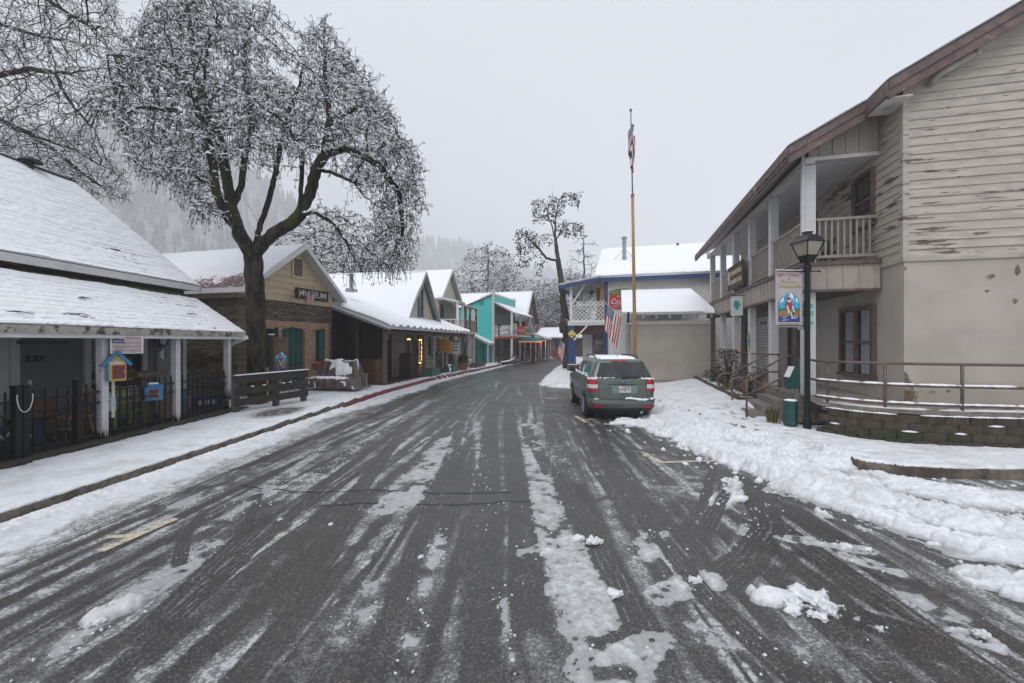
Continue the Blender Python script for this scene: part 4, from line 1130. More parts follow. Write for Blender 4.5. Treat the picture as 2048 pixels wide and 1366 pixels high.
cc = [M('chart_yellow', (.40,.36,.12), .05,5,.5,0), M('chart_blue', (.03,.25,.50), .05,5,.5,0), M('chart_green', (.10,.36,.08), .05,5,.5,0), M('chart_pale', (.45,.42,.3), .05,5,.5,0), M('chart_dark', (.03,.05,.07), .05,5,.5,0)]
mb = MB()
for i,(z0,z1) in enumerate(((.34,.46),(.22,.34),(.08,.22),(0,.08),(.46,.50))): mb.mi = i; mb.box(-.012,.0,-.09,.09,z0,z1)
obj('panel', mb, cc, th_)
def wlamp(label, x, y, z):
    t = thing('wall_lamp', label, 'wall lamp', HL(x,y,z), 14.5, 'lamps and boxes on the hall wall'); mb = MB(); mb.bar((0,0,0),(-.1,0,.03),.02); mb.lathe([(.02,0),(.05,-.03),(.045,-.1)], 8, (-.12,0,.04)); obj('lamp_head', mb, BLACKM, t); return t
wlamp('small black bracket lamp on the upper balcony wall', WX-.03, 3.4, 5.55)
# security camera / pipe under the gable
pp = thing('vent_pipe', 'fat weathered pipe running up beneath the hall gable roof edge', 'pipe', HL(2.35,-1.02,7.25), 14.5)
mb = MB(); mb.tube([(-.62,.10,-.33),(-.60,.0,-.24),(-.5,-.0,-.17),(0,-.0,.10)], .065, 12); mb.tube([(-.02,-.0,.09),(.04,-.0,.122)], .072, 12); obj('pipe', mb, M('aged_pipe', (.33,.30,.27), .2, 6, .6, .1), pp, smooth=True)
mb = MB(); mb.tube([(.04,0,.1225),(.05,0,.128)], .055, 12); obj('mouth', mb, BLACKM, pp)
mb = MB(); mb.tube([(-.3,-.015,-.005),(-.02,-.015,.15)], .025, 8); obj('snow', mb, SNOW, pp, smooth=True)
mb = MB(); mb.box(0,.05,0,.03,0,.05)
gn = thing('green_chair', 'dark green folded chair standing on the hall balcony behind the railing', 'chair', HL(.75,.75,3.75), 14.5)
mb = MB(); mb.bar((-.14,0,0),(.10,0,.7),.04); mb.bar((.16,0,0),(-.08,0,.42),.04); mb.bar((-.14,.35,0),(.10,.35,.7),.04); mb.bar((.16,.35,0),(-.08,.35,.42),.04); mb.box(-.12,.14,0,.35,.34,.38); mb.bar((.0,.17,.42),(.1,.17,.7),.3,.03); obj('frame', mb, BING, gn)

# ================================================================== beige shed, blue trimmed shop
SHEDW = M('beige_render', (.335,.305,.265), .08, 1.5, .85, .35, dirt=(.30,.25,.19), dirt_at=(.6,.85), dirt_scale=.8)
shed = thing('store_shed', 'plain beige rendered shed with a snow covered lean-to roof behind the flagpole', 'shed', (5.2,19.2,.14), 14.1)
mb = MB(); mb.box(0,3.46,0,5.4,-.1,2.78); obj('wall', mb, SHEDW, shed)
def zs(y): return 3.02+(y+.35)*.262
mb = MB(); mb.prism([(-.35,zs(-.35)),(6.2,zs(6.2)),(6.2,zs(6.2)+.05),(-.35,zs(-.35)+.05)], -.25, 3.55, 'yz'); 
for k in range(46): 
    x = -.25+k*3.8/46+.04; mb.tube([(x,-.37,zs(-.37)+.025),(x,-.2,zs(-.2)+.025)], .025, 6)
rf = obj('roof', mb, GALV, shed)
mb = MB()
for k in range(7): mb.box(.05+k*.56,.13+k*.56,-.28,-.0,zs(-.3)-.14,zs(-.2)-.03)
mb.box(-.0,3.46,-.03,-.001,2.62,2.78); obj('rafter_tail', mb, OFFWHITE, shed)
mb = MB(); mb.tube([(.08,-.03,.1),(.08,-.03,2.6)],.022,6); mb.tube([(.08,-.03,2.6),(.5,-.03,2.62)],.018,6); mb.box(.02,.16,-.08,-.002,1.2,1.5); obj('conduit', mb, GALV, shed)
mb = MB(); mb.bar((-.02,-.02,2.25),(-.02,-.2,2.3),.03); mb.lathe([(.03,0),(.07,-.12),(.06,-.14)],8,(-.02,-.22,2.3)); obj('yard_lamp', mb, GALV, shed)
mb = MB(); mb.box(.0,3.46,-.025,-.001,-.1,.16); obj('plinth', mb, M('tan_plinth', (.25,.205,.155), .2, 3, .85, .3), shed)
mb = MB(); sheet(mb, (-.26,-.36,zs(-.36)+.05), (3.83,0,0), (0,6.5,6.5*.262), 60, 60, lambda U,V: .13+.03*(fbm(U*1.5,V*1.5,3,6)-.5)-.05*(1-sstep(0,.06,V))-.12*sstep(3.3,3.6,U+.5*(fbm(U*4,V*4,3,8)-.5))*(1-sstep(.15,.3,V)))
obj('snow', mb, SNOW, rf, smooth=True, recalc=False)

BTRIM = M('royal_blue_trim', (.012,.04,.14), .15, 5, .5, .1); BSID = M('white_siding', (.60,.585,.57), .05, 4, .6, .1)
MAROON = M('maroon_trim', (.12,.02,.03), .15, 5, .5, .1)
bl = thing('corner_shop', 'two storey white shop with blue trim, lattice balcony and a deep snowy roof', 'building', (5.73,26.0,.14), 17)
mb = MB(); mb.box(0,9,.02,9.4,-.1,5.7); mb.prism([(.02,5.7),(9.4,5.7),(4.7,8.25)], .0, 9, 'yz'); obj('wall', mb, BSID, bl)
mb = MB()
for k in range(60): mb.box(.12+k*.15,.128+k*.15,-.012,.019,3.9,5.66)
siding(mb, 0, 3.9, .16, lambda z: .12, lambda z: 9, lambda u,o,z: (u, .01-o, z), .012)
obj('siding', mb, BSID, bl, recalc=False)
mb = MB(); mb.box(-.08,.10,-.08,.1,-.1,5.62); obj('corner_board', mb, BTRIM, bl)
mb = MB(); mb.prism([(-.32,5.70),(4.7,8.30),(9.7,5.70),(9.7,5.62),(4.7,8.20),(-.32,5.62)], -.62, 9.4, 'yz')
rf = obj('roof', mb, ROOFB, bl)
mb = MB(); mb.box(-.62,9.4,-.36,-.32,5.45,5.74); obj('fascia', mb, BTRIM, bl)
mb = MB()
sheet(mb, (-.66,-.40,5.72), (10,0,0), (0,5.1,2.62), 100, 50, lambda U,V: .20+.03*(fbm(U*1.2,V*1.2,3,2)-.5)+.03*(fbm(U*6,V*.5,2,12)-.5)*(V<.3)-.09*(1-sstep(0,.1,V)))
obj('snow', mb, SNOW, rf, smooth=True, recalc=False)
# balcony roof
def zbr(x): return 5.28+(x+2.75)*.165
mb = MB(); mb.prism([(-2.75,zbr(-2.75)),(-.3,zbr(-.3)),(-.3,zbr(-.3)+.06),(-2.75,zbr(-2.75)+.06)], -.40, 9.5, 'xz'); br_ = obj('balcony_roof', mb, OFFWHITE, bl)
mb = MB(); mb.prism([(-2.8,zbr(-2.8)-.16),(-.3,zbr(-.3)-.16),(-.3,zbr(-.3)+.1),(-2.8,zbr(-2.8)+.1)], -.46, -.405, 'xz'); mb.box(-2.82,-2.76,-.40,9.5,zbr(-2.8)-.16,zbr(-2.8)+.1); obj('fascia', mb, BTRIM, bl)
mb = MB(); sheet(mb, (-2.8,-.46,zbr(-2.8)+.08), (2.5,0,2.5*.165), (0,9.9,0), 20, 40, lambda U,V: .10+.03*(fbm(U*2,V*2,2,3)-.5)); obj('snow', mb, SNOW, br_, smooth=True, recalc=False)
mb = MB(); mb.box(-2.25,-.05,-.1,9.3,3.0,3.08); mb.box(-2.32,-.0,-.17,-.105,2.86,3.12); mb.box(-2.32,-2.26,-.10,9.3,2.86,3.12); obj('balcony_floor', mb, WHITE, bl)
mb = MB(); mb.box(-2.26,-.0,-.2,-.18,2.99,3.14); obj('floor_trim', mb, WHITE, bl)
for y in (-.05, 4.6, 9.1):
    mb = MB(); mb.box(-2.2,-2.05,y-.07,y+.08,3.08,zbr(-2.1)-.02); mb.bar((-2.12,y,4.1),(-1.2,y,zbr(-1.2)-.05),.09); obj('post', mb, WHITE, bl)
LAT = M('white_lattice', (.62,.62,.62), .05, 5, .6, 0)
def lattice(mb, x0, x1, z0, z1, y, st, w, topf=None):
    n = int((x1-x0+z1-z0)/st)+2
    for k in range(-n, n):
        for s in (1,-1):
            # line x = c + s*(z-z0)
            c = x0+k*st if s > 0 else x1-k*st
            za, zb_ = z0, z1; 
            xa = c; xb = c+s*(z1-z0)
            # clip
            t0, t1 = 0.0, 1.0
            dx = xb-xa
            for lim, sg in ((x0,1),(x1,-1)):
                f0 = sg*(xa-lim); f1 = sg*(xb-lim)
                if f0 < 0 and f1 < 0: t1 = -1; break
                if f0 < 0: t0 = max(t0, f0/(f0-f1))
                if f1 < 0: t1 = min(t1, f0/(f0-f1))
            if t1-t0 < .03: continue
            p = (xa+dx*t0, y+.006*s, z0+(z1-z0)*t0); q = (xa+dx*t1, y+.006*s, z0+(z1-z0)*t1)
            mb.bar(p, q, .012, w, up=(0,1,0)) if False else mb.bar(p, q, w, .011, up=(0,1,0))
mb = MB(); lattice(mb, -2.05,-.08,3.14,4.05,-.09,.25,.05); lattice(mb, -1.85,-.08,4.09,4.36,-.09,.25,.05); mb.box(-2.05,-.08,-.12,-.06,4.05,4.11); mb.box(-2.05,-.08,-.12,-.06,3.12,3.17)
mb.box(-2.22,-2.1,-.05,9.1,4.05,4.11); 
for k in range(60): mb.box(-2.17,-2.14,.1+k*.15,.16+k*.15,3.12,4.05)
obj('lattice_railing', mb, LAT, bl)
mb = MB(); mb.prism([(-.36,3.1),(-.1,3.1),(-.1,5.35),(-.36,5.32)], .0, .05, 'xz'); mb.box(-.7,-.1,1.2,1.26,3.09,5.3); obj('screen_wall', mb, M('lit_ochre_wall', (.26,.135,.045), .1, 4, .7, .1), bl)
fan = thing('ceiling_fan', 'dark ceiling fan hanging under the blue edged balcony roof', 'fan', tuple((Matrix.Translation((5.73,26,.14)) @ Matrix.Rotation(-R(17),4,'Z')) @ Vector((-1.0,.9,5.05))), 17)
mb = MB(); mb.lathe([(.02,.35),(.02,.05),(.1,.03),(.12,-.08),(.06,-.2)], 10); obj('motor', mb, BLACKM, fan)
for k in range(4):
    mb = MB(Matrix.Rotation(R(90*k+20),4,'Z')); mb.box(.1,.65,-.06,.06,-.03,-.015); obj('blade', mb, DARKW, fan)
# ground floor under the balcony: brick wall, door, dark lattice, blue pillar
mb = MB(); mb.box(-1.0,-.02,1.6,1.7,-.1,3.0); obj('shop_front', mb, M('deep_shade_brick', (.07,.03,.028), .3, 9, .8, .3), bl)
mb = MB(); mb.box(-1.62,-1.0,1.55,1.68,-.1,3.0); obj('pilaster', mb, OFFWHITE, bl)
mb = MB(); mb.box(-.96,-.14,1.52,1.598,.0,2.05); d = obj('door', mb, M('grey_door', (.16,.15,.14), .1, 5, .5, 0), bl)
mb = MB(); mb.box(-.88,-.26,1.50,1.519,.15,1.9); obj('pane', mb, DGLASS, d)
mb = MB(); mb.box(-.8,-.3,1.494,1.499,1.74,1.86); obj('notice', mb, WHITE, d)
mb = MB(); lattice(mb, -.62,-.06,.0,2.8,-.05,.2,.035); obj('dark_lattice', mb, M('brown_lattice', (.07,.045,.06), .2, 8, .7, 0), bl)
mb = MB(); mb.box(-2.12,-.1,.4,.5,2.3,2.84); obj('lintel', mb, MAROON, bl)
mb = MB(); mb.bar((-1.95,-.16,1.95),(-1.1,-.14,2.85),.09); obj('brace', mb, WHITE, bl)
mb = MB(); mb.box(-2.30,-1.88,-.12,.30,.42,2.84); obj('pillar', mb, M('blue_pillar', (.008,.042,.16), .2, 5, .5, .1), bl)
mb = MB(); mb.box(-2.36,-1.70,-.18,.36,-.12,.42); mb.box(-1.70,-1.2,.0,.36,-.12,.30); pb_ = obj('pillar_base', mb, brickmat('mossy_brick', (.13,.06,.045), (.09,.05,.035), (.10,.09,.07), .21,.075,.012,'xz'), bl)
mb = MB(); mb.box(-2.34,-1.72,-.16,.34,.421,.46); obj('snow', mb, SNOW, pb_, bevel=.02)
def BLW(x,y,z): return tuple((Matrix.Translation((5.73,26,.14)) @ Matrix.Rotation(-R(17),4,'Z')) @ Vector((x,y,z)))
mb = MB(); mb.box(-.02,.10,-.06,-.01,4.45,5.35); mb.box(.62,.72,-.06,-.01,4.45,5.35); mb.box(.10,.62,-.06,-.01,5.24,5.35); mb.box(.10,.62,-.06,-.01,4.45,4.55)
for i in range(len(mb.v)): mb.v[i] = (mb.v[i][0]+7.0, mb.v[i][1], mb.v[i][2])
wv_ = obj('window', mb, MAROON, bl); mb = MB(); mb.box(7.10,7.62,-.03,-.012,4.55,5.24); obj('pane', mb, DGLASS, wv_)
# flue
fl = thing('flue', 'guyed metal stove flue rising from the blue trimmed shop roof', 'flue', BLW(1.0,2.0,6.75), 17)
mb = MB(); mb.lathe([(.12,0),(.12,1.5),(.14,1.5),(.14,1.55),(.12,1.56),(.12,1.75)], 14); obj('pipe', mb, GALV, fl, smooth=False)
mb = MB(); mb.lathe([(.19,1.76),(.19,1.84),(.08,1.90)], 14); obj('cap', mb, GALV, fl)
for s in (-1,1):
    mb = MB(); mb.tube([(0,0,1.15),(s*.95,.1,.1+.02*s)], .015, 4); obj('guy_rod', mb, GALV, fl)
mb = MB(); mb.blob((0,0,1.9), .15, 2, 2, (1,1,.4)); mb.blob((0,-.1,.05), .25, 4, 2, (1,1,.6)); obj('snow', mb, SNOW, fl, smooth=True)
vt = thing('roof_vent', 'boxy snow topped vent on the right of the big snowy shop roof', 'vent', BLW(6.3,2.0,6.98), 17)
mb = MB(); mb.box(-.42,.42,-.3,.3,-.1,.28); obj('housing', mb, GALV, vt); mb = MB(); mb.blob((0,0,.30), .42, 5, 3, (1.05,.8,.35), .1); obj('snow', mb, SNOW, vt, smooth=True)
vp = thing('roof_pipe', 'short dark pipe on the ridge of the shop roof', 'pipe', BLW(4.4,4.3,8.2), 17); mb = MB(); mb.lathe([(.07,-.3),(.07,.3)], 10); obj('pipe', mb, BLACKM, vp)
# drink sign (green top, red board)
ds = thing('drink_sign', 'red drink advertisement with white script below a green arched fountain panel', 'sign', BLW(.20,-.06,3.85), 17)
SRED = M('sign_red', (.42,.012,.02), .1, 5, .4, 0); SGRN = M('sign_green', (.06,.16,.03), .15, 5, .5, 0)
mb = MB(); mb.box(0,1.7,.0,.04,0,.82); obj('red_board', mb, SRED, ds)
mb = MB(); mb.prism([(0,.825),(1.7,.825),(1.7,1.06),(1.3,1.16),(.85,1.2),(.4,1.16),(0,1.06)], .0,.04,'xz'); obj('green_panel', mb, SGRN, ds)
mb = MB(); mb.text('Coca-Cola', .46, frame((.86,-.004,.42),(1,0,0),(0,0,1)), .004, shear=.35, width=1.55); mb.text('DRINK', .11, frame((.62,-.004,.73),(1,0,0),(0,0,1)), .004); mb.text('SIGN OF GOOD TASTE', .09, frame((.85,-.004,.1),(1,0,0),(0,0,1)), .004, width=1.3)
mb.tube([(.3,-.004,.2),(.7,-.004,.24),(1.2,-.004,.18),(1.5,-.004,.24)], .014, 4); obj('lettering', mb, WHITE, ds, recalc=False)
mb = MB(); mb.text('FOUNTAIN', .15, frame((.85,-.004,.95),(1,0,0),(0,0,1)), .004, width=1.45); obj('lettering', mb, M('gold_letter', (.42,.36,.08), .1, 5, .5, 0), ds, recalc=False)
# yellow diamond sign
dm = thing('diamond_sign', 'yellow diamond warning sign with a small figure on the blue pillar', 'sign', BLW(-2.05,-.24,2.33), 17)
mb = MB(); mb.prism([(-.27,0),(0,-.27),(.27,0),(0,.27)], 0, .015, 'xz'); obj('panel', mb, M('sign_yellow', (.62,.50,.02), .05, 5, .4, 0), dm)
mb = MB(); mb.mi = 0; mb.blob((0,-.006,.0), .09, 2, 2, (1,.05,1)); mb.mi = 1; mb.blob((-.01,-.012,.02), .055, 3, 2, (1,.05,1)); mb.mi = 0; mb.box(-.12,-.02,-.01,-.004,-.14,-.09); mb.box(.03,.1,-.01,-.004,-.14,-.09); obj('picture', mb, [A_BROWN, A_WHITE], dm)
# flags
FR = M('flag_red', (.34,.02,.04), .12, 6, .7, 0); FW = M('flag_white', (.62,.62,.60), .06, 6, .7, 0); FB = M('flag_blue', (.02,.03,.13), .15, 6, .7, 0)
def flag(mb, O, U, V, wave, seed=0, nu=26, nv=26):
    """U along fly (stripe direction), V across the stripes (hoist, downwards). wave(u,v)->offset vector"""
    O = Vector(O); U = Vector(U); V = Vector(V)
    g = [[O+U*(i/nu)+V*(j/nv)+Vector(wave(i/nu,j/nv)) for j in range(nv+1)] for i in range(nu+1)]
    b = len(mb.v)
    mb.v += [tuple(mb.M @ p) if mb.M else tuple(p) for r in g for p in r]
    for i in range(nu):
        for j in range(nv):
            k = b+i*(nv+1)+j
            mb.f.append((k,k+nv+1,k+nv+2,k+1)); mb.sm.append(True)
            s = int(j/nv*13)
            c = 0 if s % 2 == 0 else 1
            if i/nu < .4 and j/nv < 7/13:
                c = 2 if not (i % 2 == 1 and j % 2 == 1) else 1
            mb.m.append(c)
fg = thing('shop_flag', 'large striped flag drooping from a slanted staff at the white shop corner', 'flag', (5.15,19.3,2.75), 0)
A0 = at(1253,645,19.0); A1 = at(1209,604,19.4)
fg.location = A0; w = W(fg)
mb = MB(w); mb.tube([A0, A1], .014, 6); obj('staff', mb, WHITE, fg)
mb = MB(w); B0 = at(1214,610,19.35); D = at(1243,634,19.1)-B0
flag(mb, B0, at(1208,655,19.35)-B0+Vector((0,0,-.05)), D, lambda u,v: (.02*u*math.sin(v*9)+.10*u*v*(-1), .05*math.sin(v*14+u*2)*(.3+u), -.45*u*v*(1.0-.25*v)), nu=24, nv=26)
obj('cloth', mb, [FR,FW,FB], fg, smooth=True, recalc=False)
f2 = thing('tree_flag', 'small striped flag on a slanted staff fixed to the leaning tree trunk', 'flag', tuple(at(1128,684,26.5)), 0); w = W(f2)
mb = MB(w); mb.tube([at(1130,695,26.7), at(1118,674,26.4)], .015, 6); obj('staff', mb, WHITE, f2)
mb = MB(w); B0 = at(1120,678,26.4); flag(mb, B0, at(1117,704,26.4)-B0, at(1130,690,26.5)-B0, lambda u,v: (-.06*u, .04*math.sin(v*10)*u, -.25*u*v), nu=16, nv=13); obj('cloth', mb, [FR,FW,FB], f2, smooth=True, recalc=False)
# flagpole
fp = thing('flagpole', 'tall tapered wooden flagpole with a steel top mast and two limp flags', 'flagpole', tuple(at(1271,770,17.2)), 0); fp.location.z = .14; w = W(fp)
b0 = Vector(fp.location); m0 = at(1265,392,17.2); m1 = at(1261.5,222,17.2)
mb = MB(w); mb.tube([b0, b0.lerp(m0,.3), b0.lerp(m0,.65), m0], [.075,.07,.062,.055], 10); mb.tube([m0-Vector((0,0,.02)), m0+Vector((0,0,.06))], .075, 10); obj('pole', mb, M('ochre_wood_pole', (.36,.21,.09), .2, 4, .7, .2, stretch=(1,1,.4), dirt=(.22,.15,.09), dirt_at=(.5,.7)), fp, smooth=True)
mb = MB(w); mb.tube([m0, m1], [.03,.022], 8); mb.blob(m1+Vector((0,0,.03)), .06, 2, 2, (1,1,1.1), .02); obj('mast', mb, M('grey_mast', (.16,.14,.13), .15, 6, .4, 0), fp, smooth=True)
mb = MB(w); mb.box(*[v for p in ((-.02,.02),(-.03,.03),(-.2,.2)) for v in p]) if False else None
q = at(1263.5,640,17.2); mb = MB(w); mb.bar(q+Vector((-.16,0,-.06)), q+Vector((0,0,-.06)), .03); mb.bar(q+Vector((-.16,0,-.12)), q+Vector((-.13,0,.32)), .07); obj('cleat', mb, BLACKM, fp)
us = thing('limp_flag', 'limp striped flag hanging high on the flagpole mast', 'flag', tuple(at(1262,246,17.15)), 0); w = W(us)
mb = MB(w); B0 = at(1261.5,244,17.15)
flag(mb, B0, (-.10,0,-1.05), (.02,-.02,-.62), lambda u,v: (.12*math.sin(v*7.5+u*2.0)*(1-.3*u)+.15*u*v, .10*math.cos(v*9+u), -.0), nu=26, nv=26); obj('cloth', mb, [FR,FW,FB], us, smooth=True, recalc=False)
ca = thing('limp_flag', 'limp white flag with a red foot hanging below the striped one', 'flag', tuple(at(1262.5,286,17.15)), 0); w = W(ca)
mb = MB(w); B0 = at(1262.5,284,17.15); n = 22
g = [[B0+Vector((.10*math.sin(j/n*8+i/n*1.5)*(.5+i/n*.5)+.06*i/n-.05*j/n, .09*math.cos(j/n*9), -.85*i/n-.45*j/n)) for j in range(n+1)] for i in range(n+1)]
mb.v = [tuple(w @ p) for r in g for p in r]
for i in range(n):
    for j in range(n):
        k = i*(n+1)+j; mb.f.append((k,k+n+1,k+n+2,k+1)); mb.sm.append(True)
        mb.m.append(0 if j > n*.82 else (2 if (.25 < i/n < .6 and .3 < j/n < .62) else 1))
obj('cloth', mb, [FR,FW,A_DARK], ca, smooth=True, recalc=False)
# ================================================================== porch house (left)
GREYS = M('grey_lap_siding', (.125,.125,.13), .1, 4, .6, .1)
SHING = M('dark_shingle', (.035,.033,.033), .4, 18, .9, .5)
MOSSY = M('mossy_fascia', (.40,.37,.33), .15, 8, .8, .3, dirt=(.05,.055,.025), dirt_at=(.50,.62), dirt_scale=6)
ph = thing('porch_house', 'grey house with a big snow dusted shingle roof and a white posted porch', 'house', (-9.2,12.0,.14), 0)
mb = MB(); mb.box(-7,-.02,-16,0,0,3.3); mb.prism([(-7,3.3),(-.02,3.3),(-3.3,6.2)], -15.9, -.05, 'xz'); obj('wall', mb, GREYS, ph)
mb = MB(); siding(mb, 0, 3.35, .17, lambda z: -16, lambda z: -.1, lambda u,o,z: (o-.015, u, z), .016); obj('siding', mb, GREYS, ph, recalc=False)
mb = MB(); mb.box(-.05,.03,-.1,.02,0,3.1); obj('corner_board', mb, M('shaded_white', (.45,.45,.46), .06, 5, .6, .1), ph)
UE, UZ, UR, URZ = .32, 3.44, -3.28, 6.40
s_ = (URZ-UZ)/(UE-UR)
mb = MB(); mb.prism([(UE,UZ-.10),(UR,URZ-.10),(-7,UZ-.2),(-7,UZ-.1),(UR,URZ),(UE,UZ)], -16, .12, 'xz'); rf = obj('roof', mb, SHING, ph)
def shing(U, V, lo, seed, su=1.0):
    """U along the eave, V up the slope; thin snow that lets shingle butts through"""
    row = np.abs(((V/.145) % 1.0))
    n = fbm(U*1.1, V*1.1, 4, seed); n2 = fbm(U*9, V*14, 3, seed+3); n3 = fbm(U*2.6, V*7, 3, seed+6)
    t = .009 + .018*n - lo + .026*(n3-.5) + .020*(n2-.5)
    t = t - .018*(row < .2)*(n2 > .42)*1.0
    return np.clip(t, -.012, .05)
mb = MB()
sheet(mb, (UE+.01,-15.9,UZ+.004), (0,9.9,0), (-(UE-UR),0,URZ-UZ), 40, 30, lambda U,V: .025+.01*fbm(U,V,3,2), .0)
sheet(mb, (UE+.01,-6.0,UZ+.004), (0,6.1,0), (-(UE-UR),0,URZ-UZ), 190, 150, lambda U,V: shing(U,V, -.001+.020*np.exp(-((U-4.6)/1.5)**2-((V-1.1)/.9)**2)+.006*np.exp(-((U-3)/1.5)**2-((V-1.6)/.8)**2), 4)+.03*(1-sstep(0,.1,V)), .0)
obj('snow', mb, SNOW, rf, smooth=True, recalc=False)
mb = MB(); mb.box(UE-.02,UE+.03,-16,.14,UZ-.17,UZ-.015); obj('fascia', mb, WHITE, ph)
mb = MB(); mb.prism([(UE+.03,UZ-.17),(UE+.03,UZ-.01),(UR,URZ-.01),(UR,URZ-.17)], .122,.155,'xz'); obj('rake_board', mb, WHITE, ph)
mb = MB(); mb.box(.0,UE-.03,-16,.0,UZ-.16,UZ-.13); obj('soffit', mb, WHITE, ph)
mb = MB(); mb.box(UR-.08,UR+.08,-16,.13,URZ-.01,URZ+.035); obj('ridge_cap', mb, SHING, ph)
# porch roof
PE, PZ, PT, PTZ = 1.75, 2.12, .36, 3.08
mb = MB(); mb.box(.0,.04,-16,-.1,2.95,3.30); obj('eave_gap_shade', mb, DARKW, ph)  # dark strip painting in the shade of the gap under the upper eave
mb = MB(); mb.prism([(PE,PZ-.06),(PE,PZ),(PT,PTZ),(0,PTZ+.0),(0,PTZ-.08)], -16, -.12, 'xz'); pr_ = obj('porch_roof', mb, SHING, ph)
mb = MB()
sheet(mb, (PE+.01,-15.9,PZ+.004), (0,9.4,0), (-(PE-PT),0,PTZ-PZ), 40, 14, lambda U,V: .035+.01*fbm(U,V,3,2), .0)
sheet(mb, (PE+.01,-6.5,PZ+.004), (0,6.4,0), (-(PE-PT),0,PTZ-PZ), 260, 80, lambda U,V: shing(U,V, -.014+.026*sstep(1.6,5.6,U+.8*(fbm(U,V,3,7)-.5)), 14) + .012*(1-sstep(0,.12,V))*sstep(.3,.5,fbm(U*3,V,3,5)) + .02*sstep(1.4,1.6,V)*(1-sstep(4,5.5,U)), .0)
obj('snow', mb, SNOW, pr_, smooth=True, recalc=False)
mb = MB(); rnd = random.Random(6)
for (a,b_) in ((26,624),(128,626),(140,632),(168,562)):
    y = None
for y_,v_ in ((-5.5,.25),(-4.6,.3),(-4.45,.2),(-3.9,.95),(-1.4,.7)):
    p = Vector((PE-(PE-PT)*v_/1.77, y_, PZ+(PTZ-PZ)*v_/1.77+.045))
    for k in range(3):
        q = p+Vector((rnd.uniform(-.03,.03),rnd.uniform(-.12,.12),rnd.uniform(0,.02))); mb.tube([q, q+Vector((rnd.uniform(-.05,.05),rnd.uniform(.05,.16),rnd.uniform(-.01,.03))), q+Vector((rnd.uniform(-.05,.05),rnd.uniform(.16,.25),rnd.uniform(-.02,.02)))], .006, 4)
obj('twig', mb, DARKW, pr_)
mb = MB(); mb.box(PT-.12,PT+.04,-16,-.11,PTZ-.01,PTZ+.06); obj('moss_flashing', mb, M('moss', (.05,.055,.015), .4, 9, .95, .6, dirt=(.02,.018,.012), dirt_at=(.5,.6), dirt_scale=5), ph)
mb = MB(); mb.box(PE-.02,PE+.03,-16,-.10,PZ-.13,PZ-.005); obj('porch_fascia', mb, MOSSY, ph)
mb = MB(); mb.box(PE-.05,PE-.0,-16,-.13,PZ-.20,PZ-.131); mb.box(0,PE-.05,-.20,-.14,PZ-.18,PZ-.10); mb.prism([(PE+.03,PZ-.12),(PE+.03,PZ-.01),(PT,PTZ-.01),(PT,PTZ-.12)], -.118,-.085,'xz'); mb.bar((PE-.35,-.15,PZ-.33),(PE+.10,-.15,PZ-.14),.07,.10); obj('porch_beam', mb, WHITE, ph)
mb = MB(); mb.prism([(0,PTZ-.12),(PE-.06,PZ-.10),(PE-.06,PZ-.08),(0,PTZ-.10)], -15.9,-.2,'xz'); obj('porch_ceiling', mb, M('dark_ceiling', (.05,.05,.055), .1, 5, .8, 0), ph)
mb = MB(); mb.box(0,1.72,-16,-.2,-.05,.03); mb.box(1.45,1.86,-16,-.1,-.05,.05); obj('porch_floor', mb, M('grimy_brown_concrete', (.05,.04,.032), .3, 9, .85, .3), ph)
POSTL = M('flaking_white_post', (.58,.58,.59), .06, 4, .65, .3, dirt=(.06,.05,.04), dirt_at=(.66,.7), dirt_scale=3.5)
for k, y in enumerate((-9.2,-7.4,-5.75,-4.0,-2.25,-.48)):
    mb = MB(); mb.box(1.45,1.58,y-.065,y+.065,.05 if k < 5 else .28,PZ-.2); po = obj('post', mb, POSTL, ph, bevel=.008)
    if k >= 3:
        mb = MB(); r2 = random.Random(k)
        for q in range(9): 
            zz = .05+(.25 if k == 5 else 0); a = r2.uniform(-.08,.06); h = r2.uniform(.05,.22)*(1.6 if k == 5 else 1)
            mb.add([(1.5835,y+a,zz),(1.5835,y+a+.03,zz),(1.5835,y+a+r2.uniform(-.01,.03),zz+h)],[(0,1,2)]); mb.add([(1.41+a+.1,y-.0665,zz),(1.45+a+.1,y-.0665,zz),(1.42+a+.1,y-.0665,zz+h)],[(0,1,2)])
        obj('rot', mb, DARKW, po, recalc=False)
mb = MB(); mb.box(1.47,1.53,-.52,-.44,.0,.3); obj('post_foot', mb, DARKW, ph)
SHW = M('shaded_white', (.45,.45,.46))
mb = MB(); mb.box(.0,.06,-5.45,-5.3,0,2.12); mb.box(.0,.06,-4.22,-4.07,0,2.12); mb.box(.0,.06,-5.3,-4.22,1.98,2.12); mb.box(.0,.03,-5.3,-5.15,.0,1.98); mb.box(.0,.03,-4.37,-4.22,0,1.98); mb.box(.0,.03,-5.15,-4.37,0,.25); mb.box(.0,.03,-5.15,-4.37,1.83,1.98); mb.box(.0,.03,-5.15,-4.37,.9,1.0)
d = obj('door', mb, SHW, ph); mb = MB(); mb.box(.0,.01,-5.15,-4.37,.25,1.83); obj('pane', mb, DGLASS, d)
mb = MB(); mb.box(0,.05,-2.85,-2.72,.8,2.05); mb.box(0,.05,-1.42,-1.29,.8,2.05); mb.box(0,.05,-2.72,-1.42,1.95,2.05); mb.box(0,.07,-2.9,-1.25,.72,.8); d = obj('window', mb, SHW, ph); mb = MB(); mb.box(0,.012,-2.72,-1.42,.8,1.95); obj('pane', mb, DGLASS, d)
mb = MB(); siding(mb, .02, 1.85, .16, lambda z: -.98, lambda z: -.42, lambda u,o,z: (o+.02,u,z), .014); mb.box(.0,.02,-.98,-.42,.02,1.85); obj('side_door', mb, M('pale_grey_door', (.22,.22,.225), .05, 4, .6, .1), ph, recalc=False)
